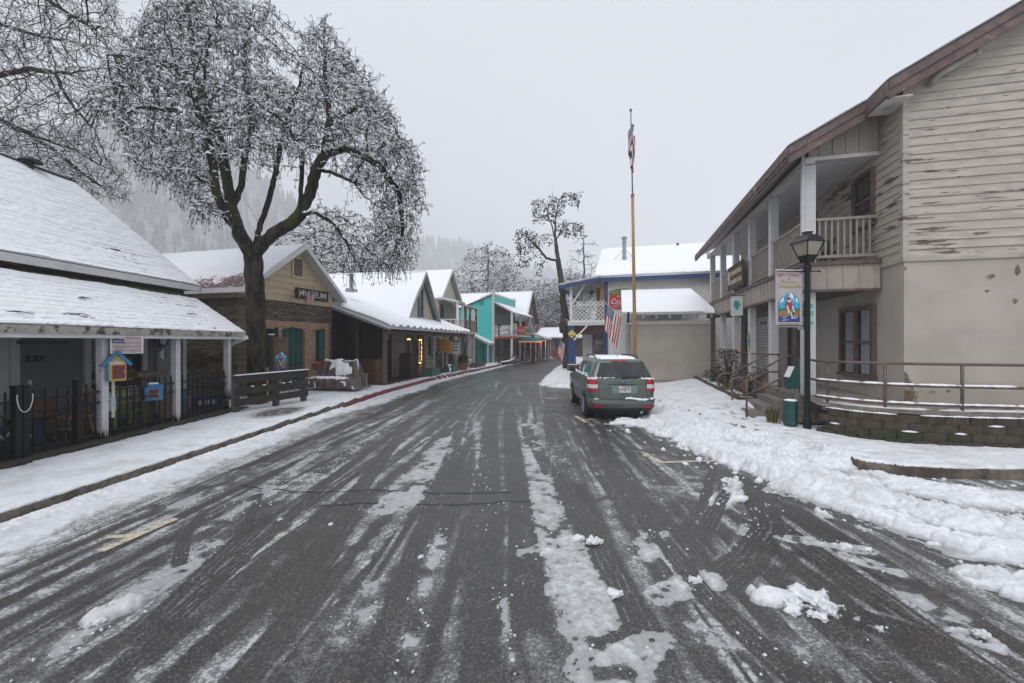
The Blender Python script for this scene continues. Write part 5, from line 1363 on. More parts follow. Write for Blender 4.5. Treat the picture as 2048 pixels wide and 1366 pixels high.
mb = MB(); mb.text('332', .16, frame((.03,-3.82,1.53),(0,1,0),(0,0,1)), .012, width=.32, shear=.2); obj('house_number', mb, BLACKM, ph, recalc=False)
mb = MB(); mb.box(.0,.02,-3.9,-3.84,1.02,1.12); obj('door_bell', mb, OFFWHITE, ph)
vn = thing('roof_cap_vent', 'round dark vent cap on the ridge of the porch house roof', 'vent', (-12.35,10.95,6.5)); mb = MB(); mb.lathe([(.05,-.1),(.05,.10),(.24,.11),(.2,.17),(.05,.2)], 14); obj('cap', mb, BLACKM, vn)
# things on and around the porch
def PW(px_, py_, x): 
    d = (x)*F/(px_-1024); return Vector((x, d, H-(py_-683)/F*d))
hl = thing('hanging_shelf', 'dark plank hanging from two wires under the porch ceiling', 'shelf', (-8.5,7.75,2.02))
mb = MB(); mb.box(-.06,.06,-.38,.38,-.06,0); obj('plank', mb, DARKW, hl); mb = MB(); mb.tube([(0,-.22,0),(0,-.22,.52)],.006,4); mb.tube([(0,.24,0),(0,.24,.52)],.006,4); obj('wire', mb, GALV, hl)
ck = thing('porch_clock', 'round clock with red black surround and pale dial hanging in the porch', 'clock', (-9.12,11.1,2.03))
mb = MB(); mb.M = Matrix.Rotation(R(90),4,'Y'); mb.lathe([(.20,-.02),(.20,.03),(.15,.05)], 14); obj('surround', mb, M('dark_maroon', (.05,.012,.015), .3, 9, .5, .2), ck); mb = MB(); mb.M = Matrix.Rotation(R(90),4,'Y'); mb.lathe([(.11,.051),(.10,.056)], 18); obj('dial', mb, M('pale_dial', (.30,.42,.46), .1, 5, .4, 0), ck)
ap = thing('wall_ornament', 'white round fruit shaped ornament on the pale porch door', 'ornament', (-9.14,11.15,1.66)); mb = MB(); mb.blob((0,0,0), .11, 4, 3, (.2,.85,1.1), .05); mb.box(-.01,.01,.0,.03,.11,.17); obj('body', mb, WHITE, ap, smooth=True); mb = MB(); mb.blob((.012,.075,.0), .055, 4, 2, (.3,.5,1.2), .02); obj('bite', mb, BLACKM, ap)
# sign hanging from the eave
sg = thing('slogan_sign', 'white sign of red and blue lines of lettering hanging under the porch eave', 'sign', (-7.44,8.25,2.10), 0)
sg.scale = (.74,.74,.80)
sg.rotation_euler = (0,0,R(68))
mb = MB(); mb.box(-.36,.36,0,.01,-.42,.0); obj('board', mb, WHITE, sg)
S_B = M('ink_navy', (.012,.02,.09), .05,5,.6,0); S_R = M('ink_red', (.34,.035,.06), .05,5,.6,0)
mb = MB(); mb.box(-.315,-.065,-.003,-.001,-.17,-.02); obj('blue_field', mb, S_B, sg)
mb = MB()
for a,b_,z0,z1 in ((-.06,.315,-.055,-.02),(-.06,.315,-.175,-.14),(-.315,.315,-.265,-.235),(-.315,.315,-.355,-.325)): mb.box(a,b_,-.003,-.001,z0,z1)
obj('red_stripe', mb, S_R, sg)
mb = MB()
def TX(s,x,z,h,w): mb.text(s, h, frame((x,-.004,z),(1,0,0),(0,0,1)), .001, width=w)
TX('IN OUR',-.19,-.06,.06,.22); TX('AMERICA',-.19,-.125,.06,.22); TX('ALL PEOPLE ARE EQUAL',.128,-.037,.026,.34); TX('BLACK LIVES MATTER',.128,-.157,.026,.34); TX('DISABILITIES ARE RESPECTED',0,-.25,.026,.58); TX('PEOPLE & PLANET ARE VALUED OVER PROFIT',0,-.34,.024,.6)
obj('white_lettering', mb, WHITE, sg, recalc=False); mb = MB(); TX('LOVE WINS',.128,-.098,.065,.36); obj('black_lettering', mb, INK, sg, recalc=False)
mb = MB(); TX('IMMIGRANTS & REFUGEES ARE WELCOME',0,-.21,.03,.6); TX('WOMEN ARE IN CHARGE OF THEIR BODIES',0,-.295,.03,.6); TX('DIVERSITY IS CELEBRATED',0,-.385,.04,.6); obj('navy_lettering', mb, S_B, sg, recalc=False)
# little libraries
YEL = M('yellow_paint', (.50,.36,.10), .1, 6, .5, .05); BLUEP = M('bright_blue_paint', (.03,.17,.36), .12, 6, .45, .05); REDP = M('dull_red_paint', (.20,.02,.02), .2, 6, .5, .05)
def llib(name, label, loc, rz):
    t = thing(name, label, 'book box', loc, 0, 'little book boxes on the porch fence'); t.rotation_euler = (0,0,R(rz)); return t
l1 = llib('book_house', 'yellow house shaped book box with blue gable roof and red door', (-7.50,8.09,1.25), 62); l1.scale = (.74,.74,.74)
mb = MB(); mb.box(-.20,.20,0,.42,0,.46); mb.prism([(-.2,.46),(.2,.46),(0,.70)], 0,.42,'xz'); obj('body', mb, YEL, l1)
mb = MB(); mb.bar((-.29,-.05,.40),(0.0,-.05,.745),.03,.075); mb.bar((.29,-.05,.40),(0.0,-.05,.745),.03,.075); mb.box(-.202,-.15,-.012,.0,0,.46); obj('trim', mb, BLUEP, l1)
mb = MB(); 
for s in (-1,1): mb.bar((s*.29,.2,.405),(0,.2,.755),.56,.02,up=(0,0,1))
mb2 = MB(); mb2.prism([(-.3,.39),(0,.75),(.3,.39),(.3,.41),(0,.775),(-.3,.41)], -.02,.46,'xz'); obj('roof', mb2, M('worn_orange_roof', (.20,.09,.045), .3, 7, .8, .2, dirt=(.10,.09,.09), dirt_at=(.5,.6)), l1)
mb = MB(); mb.box(-.08,.17,-.015,-.001,.06,.40); d = obj('door', mb, REDP, l1); mb = MB(); 
for x,z in ((0.02,.30),(.11,.22),(.02,.14)): mb.M = Matrix.Translation((x,-.016,z)) @ Matrix.Rotation(R(90),4,'X'); mb.lathe([(.042,0),(.04,.004)], 12)
mb.M = None; obj('porthole', mb, DGLASS, d); mb = MB(); mb.blob((.155,-.022,.24), .014, 1, 2); obj('handle', mb, WHITE, d)
mb = MB(); mb.text('little library', .06, frame((.0,-.004,.50),(1,0,0),(0,0,1)), .002, width=.3); mb.box(-.16,.16,-.003,-.001,.44,.475); obj('lettering', mb, WHITE, l1, recalc=False)
mb = MB(); mb.box(-.03,.03,.18,.24,-.95,0); obj('post', mb, OFFWHITE, l1)
l2 = llib('book_box', 'small blue book box with dark red side and four pane door', (-7.60,9.05,.76), 55); l2.scale = (.85,.85,.85)
mb = MB(); mb.box(-.17,.17,0,.36,0,.34); obj('body', mb, REDP, l2); mb = MB(); mb.box(-.18,.18,-.02,-.001,-.01,.37); mb.box(-.19,.19,-.04,.0,.371,.39); obj('front', mb, BLUEP, l2)
mb = MB(); mb.box(-.10,.09,-.034,-.021,.05,.26); d = obj('door', mb, M('red_frame', (.38,.03,.03), .1,5,.5,0), l2); mb = MB()
for x in (-.085,.005): 
    for z in (.065,.165): mb.box(x,x+.075,-.04,-.0345,z,z+.08)
obj('pane', mb, DGLASS, d); mb = MB(); mb.blob((.075,-.045,.15),.016,1,2); obj('handle', mb, WHITE, d)
mb = MB(); mb.box(-.1,.1,-.02,.16,.391,.43); obj('snow', mb, SNOW, l2, bevel=.01); mb = MB(); mb.box(-.03,.03,.12,.18,-.78,0); obj('post', mb, DARKW, l2)
fr_ = thing('framed_notice', 'small pale blue framed notice hung on the iron fence below the yellow book box', 'notice', (-7.66,8.09,.96)); fr_.rotation_euler = (0,0,R(62))
mb = MB(); mb.box(-.12,.12,0,.02,-.29,0); obj('frame', mb, M('pale_blue_frame', (.16,.42,.55), .08,5,.5,0), fr_); mb = MB(); mb.box(-.075,.075,-.003,-.001,-.24,-.05); obj('sheet', mb, M('paper_grey', (.42,.42,.46), .1, 14, .8, 0), fr_); mb = MB(); mb.tube([(-.06,.01,0),(0,.01,.1),(.06,.01,0)], .008, 5); obj('hook', mb, WHITE, fr_)
# chairs, pots
OAK = M('honey_oak', (.46,.27,.08), .15, 5, .5, .1)
ch = thing('wooden_chair', 'honey coloured spindle back chair standing behind the iron fence', 'chair', (-8.25,8.05,.17)); ch.rotation_euler = (0,0,R(70))
mb = MB(); mb.box(-.22,.22,-.2,.2,.40,.44); obj('seat', mb, OAK, ch, bevel=.015)
mb = MB(); pts = [(-.2,-.19,.44),(-.22,-.24,.75)]+[(.22*math.cos(R(a)),-.26-.02*math.sin(R(a)),.75+.2*math.sin(R(a))) for a in range(165,0,-15)]+[(.22,-.24,.75),(.2,-.19,.44)]; mb.tube(pts,.018,8)
for x in (-.12,-.06,0,.06,.12): mb.tube([(x*.9,-.19,.44),(x,-.26,.92-.4*x*x*5)], .009, 6)
obj('backrest', mb, OAK, ch, smooth=True)
for sx in (-1,1):
    for sy in (-1,1): mb = MB(); mb.tube([(sx*.15,sy*.14,.40),(sx*.21,sy*.19,.0)], [.016,.02], 8); obj('leg', mb, OAK, ch, smooth=True)
mb = MB(); mb.tube([(-.19,.165,.18),(.19,.165,.18)], .012, 6); mb.tube([(-.19,-.165,.2),(.19,-.165,.2)], .012, 6); obj('stretcher', mb, OAK, ch)
LIME = M('lime_plastic', (.20,.28,.03), .1, 5, .5, 0)
gc = thing('garden_chair', 'lime green slatted garden chair behind the iron fence', 'chair', (-8.5,9.2,.17)); gc.rotation_euler = (0,0,R(75))
mb = MB()
for k in range(5): mb.box(-.26+k*.105,-.17+k*.105,.12,.15,.34,.82+.06*math.sin(math.pi*(k+.5)/5))
obj('backrest', mb, LIME, gc); mb = MB()
for k in range(5): mb.box(-.27,.27,-.38+k*.1,-.30+k*.1,.33,.355)
obj('seat', mb, LIME, gc); mb = MB()
for s in (-1,1): mb.box(s*.31-.05,s*.31+.05,-.42,.16,.54,.565)
obj('armrest', mb, LIME, gc)
for sx in (-1,1):
    for y in (-.38,.12): mb = MB(); mb.box(sx*.3-.03,sx*.3+.03,y-.02,y+.02,0,.54); obj('leg', mb, LIME, gc)
tb = thing('porch_table', 'rough wooden slab table on a thick leg in the porch', 'table', (-8.7,10.0,.17)); mb = MB(); mb.box(-.25,.3,-.4,.45,1.02,1.12); obj('tabletop', mb, M('pale_plank', (.17,.12,.07), .25, 5, .8, .3), tb, bevel=.02); mb = MB(); mb.box(-.05,.05,-.05,.08,0,1.02); obj('leg', mb, M('pale_plank', (.17,.12,.07)), tb)
cb = thing('cardboard_box', 'brown cardboard box on a dark stand behind the spindle back chair', 'box', (-8.85,7.9,.60)); mb = MB(); mb.box(-.16,.16,-.24,.24,0,.34); mb.box(-.165,.165,-.02,.02,.341,.345); obj('carton', mb, M('cardboard', (.16,.085,.04), .15, 5, .8, .1), cb); st_ = thing('low_table', 'dark low table carrying the brown cardboard box in the porch', 'table', (-8.85,7.9,.17)); mb = MB(); mb.box(-.2,.2,-.3,.3,.36,.42); obj('tabletop', mb, DARKW, st_)
for a in (-.17,.17):
    for b_ in (-.26,.26): mb = MB(); mb.box(a-.025,a+.025,b_-.025,b_+.025,0,.36); obj('leg', mb, DARKW, st_)

for (nm,lb,x,y,s,rz) in (('yard_sign','dark blue campaign style sign with white letters leaning in the porch',-8.55,7.35,'VIR',60),('yard_sign','small dark blue sign with three pale squares low behind the far fence panel',-8.1,11.35,'',40)):
    t = thing(nm, lb, 'sign', (x,y,.2)); t.rotation_euler = (R(-8),0,R(rz)); mb = MB(); mb.box(-.35,.35,0,.01,0,.36); obj('board', mb, S_B, t); mb = MB()
    if s: mb.text(s, .2, frame((0,-.002,.18),(1,0,0),(0,0,1)), .002, width=.45)
    else:
        for q in (-.15,0,.15): mb.box(q-.05,q+.05,-.004,-.001,.12,.24)
    obj('lettering', mb, M('dim_white', (.45,.45,.5), .05,5,.6,0), t, recalc=False)
for nm,lb,poly,mt_,y in (('arched_board','pale tan arched panel leaning low behind the iron fence beside a white porch post',[(-.2,0),(.1,0),(.1,.45),(.0,.6),(-.2,.3)],M('tan_panel', (.26,.18,.11), .1, 5, .8, 0),0),('leaning_board','steel blue upright board leaning next to the pale arched panel',[(.11,0),(.35,0),(.35,.62),(.11,.62)],M('steel_blue', (.09,.15,.21), .1, 5, .7, 0),.0)):
    mb = MB(); mb.prism(poly, 0,.03,'xz'); t = obj(nm, mb, mt_); t.location = (-8.3,10.35,.17); t.rotation_euler = (0,0,R(60)); tag(t, lb, 'panel')
sh_ = thing('wire_basket', 'white wire basket panel hung behind the fence', 'basket', (-7.95,8.9,.95)); sh_.rotation_euler = (0,0,R(70)); mb = MB()
for k in range(8): mb.tube([(-.28+k*.08,0,-.2),(-.28+k*.08,0,.05)],.006,4)
for k in range(4): mb.tube([(-.28,0,-.2+k*.083),(.28,0,-.2+k*.083)],.006,4)
obj('mesh', mb, OFFWHITE, sh_)
# iron fence panels
def fence(y0, y1, label, h=1.06, posts=(), mesh=True):
    t = thing('iron_fence', label, 'fence', (-7.66,(y0+y1)/2,.17), 0, 'black iron fence panels of the porch'); L_ = (y1-y0)/2
    mb = MB(); n = max(2,int((y1-y0)/.145))
    for k in range(n): 
        y = -L_+(k+.5)*2*L_/n; mb.box(-.0095,.0095,y-.0095,y+.0095,.03,h); 
    obj('picket', mb, BLACKM, t)
    for z in (.90,.70,.12): mb = MB(); mb.box(-.016,.016,-L_,L_,z-.018,z+.018); obj('rail', mb, BLACKM, t)
    if mesh:
        mb = MB()
        for k in range(9): mb.tube([(.02,-L_,.1+k*.095),(.02,L_,.1+k*.095)],.003,3)
        for k in range(int(2*L_/.05)): mb.tube([(.02,-L_+k*.05,.05),(.02,-L_+k*.05,.68)],.002,3)
        obj('wire_mesh', mb, BLACKM, t)
    return t
fence(4.6,6.52,'black iron fence panel at the open gate end of the porch')
fence(6.74,7.44,'short black iron gate panel between the two thick black posts')
fence(7.60,7.92,'narrow black iron fence strip beside the white porch post and thick post')
fence(8.10,9.66,'black iron fence panel under the book boxes between two white posts')
fence(9.84,11.43,'black iron fence panel in front of the stone wall, next to the timber rail fence')
for y, lb in ((6.59,'thick black gate post with a white rope looped over it'),(6.70,'thick black gate post standing close beside the roped one'),(7.52,'thick black fence post in front of the spindle back chair')):
    t = thing('gate_post', lb, 'post', (-7.66,y,.17), 0, 'thick black posts of the porch fence'); mb = MB(); mb.box(-.045,.045,-.045,.045,0,1.13); mb.box(-.05,.05,-.05,.05,1.13,1.15); obj('post', mb, BLACKM, t)
rp_ = thing('rope_loop', 'white rope loop draped over the black gate posts', 'rope', (-7.60,6.66,1.2)); mb = MB(); mb.tube([(0,.10*math.sin(R(a))*1.1,-.16-.26*math.cos(R(a))+.12) if abs(a) < 95 else (0,.10*math.sin(R(a)),-.02) for a in range(-100,101,10)], .007, 6); obj('rope', mb, WHITE, rp_)
# timber rail fence
wf = thing('timber_fence', 'low weathered timber rail fence with snow on its top rail', 'fence', (-7.0,11.0,.14), 0)
a_ = Vector((-7.12,10.95,0)); b_ = Vector((-6.30,13.1,0)); w = W(wf); d = (b_-a_).normalized(); nn = Vector((d.y,-d.x,0))
for k, f in enumerate((.03,.55,.97)):
    mb = MB(w); p = a_.lerp(b_,f)-nn*.06; mb.bar(p+Vector((0,0,.1)), p+Vector((0,0,1.02)), .14, .14); obj('post', mb, GREYW, wf, bevel=.01)
for z0, z1 in ((.92,1.12),(.62,.80),(.33,.52)):
    mb = MB(w); 
    for f0, f1 in ((0,.54),(.545,1.0)): 
        p = a_.lerp(b_,f0)+nn*.04; q = a_.lerp(b_,f1)+nn*.04; mb.bar(p+Vector((0,0,(z0+z1)/2)), q+Vector((0,0,(z0+z1)/2+.01)), .045, z1-z0)
    obj('rail', mb, M('wet_grey_wood', (.028,.024,.021), .35, 5, .75, .3), wf, bevel=.006)
mb = MB(w); mb.bar(a_+nn*.02+Vector((0,0,1.13)), b_+nn*.02+Vector((0,0,1.145)), .13, .02); 
for f in (.2,.35,.62,.72): 
    p = a_.lerp(b_,f)+nn*.05; mb.blob((p.x,p.y,.81), .035, int(f*100), 2, (1.3,1.3,.5))
obj('snow', mb, SNOW, wf, bevel=.004)

# ================================================================== stone museum
STONE = brickmat('thin_stacked_stone', (.20,.15,.085), (.045,.04,.033), (.016,.015,.013), .34, .055, .012, 'xz', .03, .06, .45)
STONE2 = brickmat('stacked_stone_front', (.26,.20,.145), (.07,.058,.05), (.02,.017,.015), .30, .06, .012, 'yz', .03, .05, .4)
BRICK = brickmat('old_brick', (.48,.28,.17), (.30,.165,.105), (.33,.27,.20), .21, .072, .010, 'yz', .012, .01, .25)
CREAM = M('cream_boards_museum', (.52,.43,.27), .06, 4, .65, .1); GREEND = M('iron_green', (.008,.075,.066), .15, 5, .45, .1)
mu = thing('stone_museum', 'small stone and brick museum with cream gable, green iron doors and snowy roof', 'building', (-8.73,14.0,.14), 15)
MW = 4.23; MZ_ = 3.30
mb = MB(); mb.mi = 0; mb.box(-9,-.35,.0,MW,0,3.45); mb.mi = 1; mb.box(-.35,0,0,MW,2.62,3.32)
for y0,y1 in ((0,.42),(4.02,MW)): mb.box(-.35,0,y0,y1,0,2.62)
mb.mi = 2; mb.box(-.34,-.22,.42,4.02,0,2.619)
obj('wall', mb, [STONE,STONE2,DARKW], mu)
# brick facing with openings
mb = MB()
def brk(y0,y1,z0,z1,x=.03): mb.box(-.25,x,y0,y1,z0,z1)
for y0,y1 in ((.421,.74),(1.16,1.46),(2.64,3.05),(3.74,4.019)): brk(y0,y1,0,2.3)
brk(.741,1.159,0,.95); brk(3.051,3.739,0,1.05)
for y0,y1,zt in ((.741,1.159,2.33),(1.461,2.639,2.40),(3.051,3.739,2.33)):
    n = 10; pts = [(y0,2.30)]+[(y0+(y1-y0)*k/n, 2.30+(zt-2.30)*math.sin(math.pi*k/n)) for k in range(1,n)]+[(y1,2.30),(y1,2.61),(y0,2.61)]
    mb.prism(pts, -.25,.03,'yz')
for y0,y1 in ((.421,.74),(1.16,1.46),(2.64,3.05),(3.74,4.019)): brk(y0,y1,2.301,2.61)
obj('brick_facing', mb, BRICK, mu)
mb = MB()
for y0,y1 in ((1.47,2.045),(2.055,2.63)): 
    mb.box(-.16,-.10,y0,y1,.02,2.41)
    for a,b_ in ((0,.5),(.5,1)):
        ya = y0+(y1-y0)*a+.02; yb = y0+(y1-y0)*b_-.02
        for z0,z1 in ((.08,.78),(.86,1.62),(1.70,2.40)):
            mb.box(-.10,-.075,ya,ya+.05,z0,z1); mb.box(-.10,-.075,yb-.05,yb,z0,z1); mb.box(-.10,-.075,ya+.05,yb-.05,z1-.05,z1); mb.box(-.10,-.075,ya+.05,yb-.05,z0,z0+.05)
dd = obj('door', mb, GREEND, mu)
mb = MB(); mb.tube([(-.07,2.02,1.05),(-.05,1.93,1.08),(-.05,2.1,1.24)],.016,5); obj('handle', mb, GREEND, dd)
mb = MB(); mb.box(-.03,.05,3.40,3.74,1.06,2.38); mb.box(.05,.065,3.44,3.48,1.1,2.34); mb.box(.05,.065,3.66,3.70,1.1,2.34); mb.bar((.02,1.17,.96),(.02,1.17,2.36),.05,.3,up=(1,0,0)); obj('shutter', mb, GREEND, mu)
mb = MB(); mb.box(-.2,-.1,3.06,3.39,1.06,2.38); obj('window', mb, M('pale_inner_shutter', (.32,.27,.18), .05,5,.7,0), mu)
mb = MB(); mb.box(-.2,-.1,.75,1.15,.96,2.36); obj('window', mb, DGLASS, mu)
mb = MB(); mb.box(.035,.3,3.0,3.78,.86,.99); mb.blob((.2,3.5,1.02),.08,3,2,(1,2.2,.8)); obj('flower_box', mb, M('red_box', (.25,.04,.03), .2, 7, .7, .1), mu)
# gable
AP = MW/2+.12; AZ = 5.50
def mr(y): return 3.52+(AZ-.1-3.52)*((y+.32)/(AP+.32) if y < AP else (MW+.34-y)/(MW+.34-AP))-.006
def mri(z, sd): f = max(0,min(1,(z-3.514)/(AZ-.1-3.52))); return -.32+f*(AP+.32) if sd < 0 else MW+.34-f*(MW+.34-AP)
mb = MB(); mb.prism([(-.02,3.32),(MW+.02,3.32),(MW+.02,mr(MW+.02)),(AP,mr(AP)),(-.02,mr(-.02))], -8.9,.0,'yz'); obj('gable', mb, CREAM, mu)
mb = MB(); siding(mb, 3.32, AZ-.12, .235, lambda z: max(-.02,mri(z,-1)), lambda z: min(MW+.02,mri(z,1)), lambda u,o,z: (o+.01,u,z), .03); obj('siding', mb, CREAM, mu, recalc=False)
mb = MB(); mb.prism([(-.32,3.62-.1),(-.32,3.62),(AP,AZ),(MW+.34,3.62),(MW+.34,3.62-.1),(AP,AZ-.1)], -9,.42,'yz'); rf = obj('roof', mb, M('red_metal_roof', (.10,.03,.032), .15, 5, .5, .1), mu)
mb = MB()
def mus(U,V):
    n = fbm(U*2.2,V*2.2,4,3); c = .02*(np.abs(((U/.09)%1)-.5)*2)
    t = .03+.03*(n-.5)+.075*(fbm(U*16,V*11,3,4)-.5)*np.exp(-((U-6.6)/2.2)**2-((V-.3)/1.2)**2)-.036*np.exp(-((U-6.6)/1.5)**2-((V-.2)/.7)**2)-.032*np.exp(-((U-8.6)/.8)**2-((V-.4)/.9)**2)-c*.8*(V<1.6)
    return np.clip(t,-.014,.08)
l_ = math.hypot(AP+.32,AZ-3.62)
sheet(mb, (-9,-.33,3.61), (9.40,0,0), (0,AP+.30,AZ-3.60), 420, 90, mus, .0)
sheet(mb, (-9,MW+.34,3.63), (9.40,0,0), (0,-(MW+.32-AP),AZ-3.62), 60, 20, lambda U,V: .05+.02*fbm(U,V,3,2), .0)
obj('snow', mb, SNOW, rf, smooth=True, recalc=False)
mb = MB()
mb.prism([(-.36,3.46),(-.36,3.64),(AP,AZ+.02),(AP,AZ-.16)], .42,.46,'yz'); mb.prism([(AP,AZ-.16),(AP,AZ+.02),(MW+.38,3.64),(MW+.38,3.46)], .42,.46,'yz')
mb.box(-9,.42,-.36,-.325,3.44,3.60); mb.box(-.05,.42,-.30,-.05,3.40,3.46); mb.box(.0,.05,-.02,.12,3.30,3.46)
obj('rake_board', mb, WHITE, mu)
mb = MB(); mb.box(-9,.40,-.32,-.0,3.43,3.46); mb.box(-9,.40,MW,MW+.3,3.43,3.46); mb.prism([(-.30,3.515),(AP,AZ-.105),(MW+.32,3.515),(MW+.32,3.50),(AP,AZ-.12),(-.30,3.50)], .02,.415,'yz'); obj('soffit', mb, OFFWHITE, mu)
mb = MB(); mb.box(.04,.075,AP-.30,AP+.30,4.24,5.06); vv = obj('vent', mb, CREAM, mu); mb = MB()
for k in range(11): mb.box(.076,.09,AP-.20,AP+.20,4.34+k*.056,4.34+k*.056+.03)
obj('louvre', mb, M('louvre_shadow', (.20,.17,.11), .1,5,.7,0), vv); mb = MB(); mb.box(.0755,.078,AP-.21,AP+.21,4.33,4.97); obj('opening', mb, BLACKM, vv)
MT = Matrix.Translation((-8.73,14,.14)) @ Matrix.Rotation(-R(15),4,'Z')
def ML(x,y,z): return tuple(MT @ Vector((x,y,z)))
ms = thing('museum_sign', 'black MUSEUM sign with white letters tilted over the green doors', 'sign', ML(.06,2.98,3.70), 15)
mb = MB(); mb.box(0,.05,-.88,.88,-.20,.20); obj('board', mb, BLACKM, ms); mb = MB(); mb.text('MUSEUM', .34, frame((.054,.0,0),(0,1,0),(0,0,1)), .006, width=1.5); obj('lettering', mb, M('letter_white', (.62,.6,.55), .05,5,.6,0), ms, recalc=False)
for y,s in ((2.15,1),(2.45,-1)):
    t = thing('small_flag', 'small striped flag on a short stick %s over the museum sign' % ('leaning to the tree' if s > 0 else 'crossing the other'), 'flag', ML(.12,y,3.55), 15, 'two small flags on the museum sign')
    mb = MB(); mb.tube([(0,0,-.1),(.3,-.25*s,.4)],.01,5); obj('staff', mb, OAK, t)
    mb = MB(); flag(mb, (.28,-.22*s,.36), (.02,-.02*s,-.42), (-.20,.20*s,-.2), lambda u,v: (.02*math.sin(v*8),.02*math.sin(u*6),-.05*u*v), nu=12, nv=13); obj('cloth', mb, [FR,FW,FB], t, smooth=True, recalc=False)
# welcome board by the museum
wb = thing('welcome_board', 'dark brown welcome board with a gold panner emblem standing by the big tree', 'sign', tuple(at(562,674,13.4)), -8)
BANDARK = M('brown_board', (.13,.085,.06), .2, 4, .75, .15, stretch=(1,1,5))
banner(wb, .43, 1.16, BANDARK, M('dull_gold', (.16,.14,.03), .1,5,.6,0), M('dull_red', (.15,.03,.025), .1,5,.6,0), False)
w = None; mb = MB(); mb.box(-.36,-.24,.0,.10,-1.95,.06); obj('post', mb, DARKW, wb); mb = MB(); mb.box(-.38,-.22,-.02,.12,.06,.10); obj('snow', mb, SNOW, wb, bevel=.015)
# dried plants on the wall
def tuft(name, label, cat, loc, rx, rz, n, cols, seed, hang=0):
    t = thing(name, label, cat, loc); rnd = random.Random(seed); mb = MB()
    for k in range(n):
        a = rnd.uniform(0,6.28); q = math.sqrt(rnd.random()); p = Vector((rx*q*math.cos(a)*.9, rnd.uniform(-.1,.1), rz*q*math.sin(a))); dd_ = Vector((rnd.gauss(0,.1),rnd.gauss(0,.05),rnd.gauss(0,.1)-hang*.1)); s = .012
        mb.mi = rnd.randrange(len(cols)); u = Vector((dd_.z,.2,-dd_.x)).normalized()*s; mb.add([p-u,p+u,p+dd_],[(0,1,2)])
    obj('straw', mb, cols, t, recalc=False); return t
ST1 = M('dry_brush', (.10,.055,.03), .3,9,.9,0); ST2 = M('straw_tan', (.20,.11,.05), .3,9,.9,0)
tuft('dried_bush', 'dry brown bush mass hanging before the stone side wall', 'dried plant', tuple(at(385,722,13.6)), .55,.32, 900, [ST1,DARKW,ST2], 3)
tuft('straw_basket', 'straw coloured fringe hanging on the stone side wall', 'straw bundle', tuple(at(432,714,13.8)), .26,.12, 350, [ST2,ST1], 5, 1)
# covered bench
TARP = M('brown_tarp', (.085,.062,.055), .2, 4, .45, .25); 
cbn = thing('covered_bench', 'swing bench under a crumpled brown tarp with snow lying in its folds', 'bench', (-6.65,16.2,.14), 12)
nu_, nv_ = 60, 44
def tarp(u, v):
    # u across (left-right), v from front bottom over the seat, back and top to rear
    x = (u-.5)*2.05
    prof = [(0,-.62,.16),(.12,-.60,.46),(.2,-.50,.50),(.45,-.05,.50),(.50,.05,.56),(.72,.22,1.16),(.78,.34,1.18),(1,.55,.15)]
    for (a,y0,z0),(b,y1,z1) in zip(prof[:-1],prof[1:]):
        if v <= b: f = (v-a)/(b-a); y = y0+(y1-y0)*f; z = z0+(z1-z0)*f; break
    e = abs(2*u-1)
    top = max(0,(z-.5)/.66)
    k = 1-.24*top
    x *= k
    fold = .022*math.sin(u*34+v*2)+.014*math.sin(u*61+v*3)+.008*math.sin(v*22+u*9)
    if e > .86:
        f = (e-.86)/.14; zl = .2+max(0,(z-.2))*(1-f)**.6 ; z = max(.10, z*(1-f)+.12*f); x += math.copysign(.12*f,x)
    z -= .07*math.sin(math.pi*min(1,e/.86))*top
    return Vector((x+fold*.3, y+fold, max(.06,z+fold*.5)))
mb = MB(); g = [[tarp(i/nu_,j/nv_) for j in range(nv_+1)] for i in range(nu_+1)]
mb.v = [tuple(p) for r in g for p in r]
for i in range(nu_):
    for j in range(nv_): k = i*(nv_+1)+j; mb.f.append((k,k+nv_+1,k+nv_+2,k+1)); mb.m.append(0); mb.sm.append(True)
tp = obj('tarp', mb, TARP, cbn, smooth=True, recalc=True)
mb = MB()
sn_v = []
for i in range(nu_+1):
    for j in range(nv_+1):
        p = g[i][j]; a = g[min(i+1,nu_)][j]-g[max(i-1,0)][j]; b_ = g[i][min(j+1,nv_)]-g[i][max(j-1,0)]; n_ = a.cross(b_)
        n_ = n_.normalized() if n_.length > 1e-6 else Vector((0,0,1)); 
        if n_.z < 0: n_ = -n_
        u, v = i/nu_, j/nv_
        nz = float(fbm(np.array([u*5.0]),np.array([v*7.0]),3,4)[0])
        def bx(a,b_,c_,d_,e_): return min(1,max(-1,min((u-a)/e_,(b_-u)/e_,(v-c_)/.05,(d_-v)/.05)))
        cov = max(bx(.03,.97,.70,.80,.03), bx(.30,.80,.50,.74,.12), bx(.05,.82,.17,.50,.10), -.6)*.55+(nz-.52)*1.5-.12
        t = max(-.02, min(.055, cov*.11)); sn_v.append(tuple(p+n_*t))
mb.v = sn_v; mb.f = list(MBf for MBf in [(i*(nv_+1)+j,(i+1)*(nv_+1)+j,(i+1)*(nv_+1)+j+1,i*(nv_+1)+j+1) for i in range(nu_) for j in range(nv_)]); mb.m = [0]*len(mb.f); mb.sm = [True]*len(mb.f)
obj('snow', mb, SNOW, tp, smooth=True, recalc=False)
mb = MB(); mb.box(1.15,1.19,.1,.14,0,.62); mb.box(1.0,1.22,.08,.16,.62,.645); obj('frame', mb, GALV, cbn)
dgr = thing('kettle_grill', 'dark round kettle grill standing before the green museum doors', 'grill', tuple(at(592,775,14.6))); dgr.location.z = .14
mb = MB(); mb.lathe([(.02,.55),(.2,.62),(.25,.78),(.24,.80),(.2,.94),(.06,1.02),(.05,1.08)], 16); obj('bowl', mb, BLACKM, dgr, smooth=True)
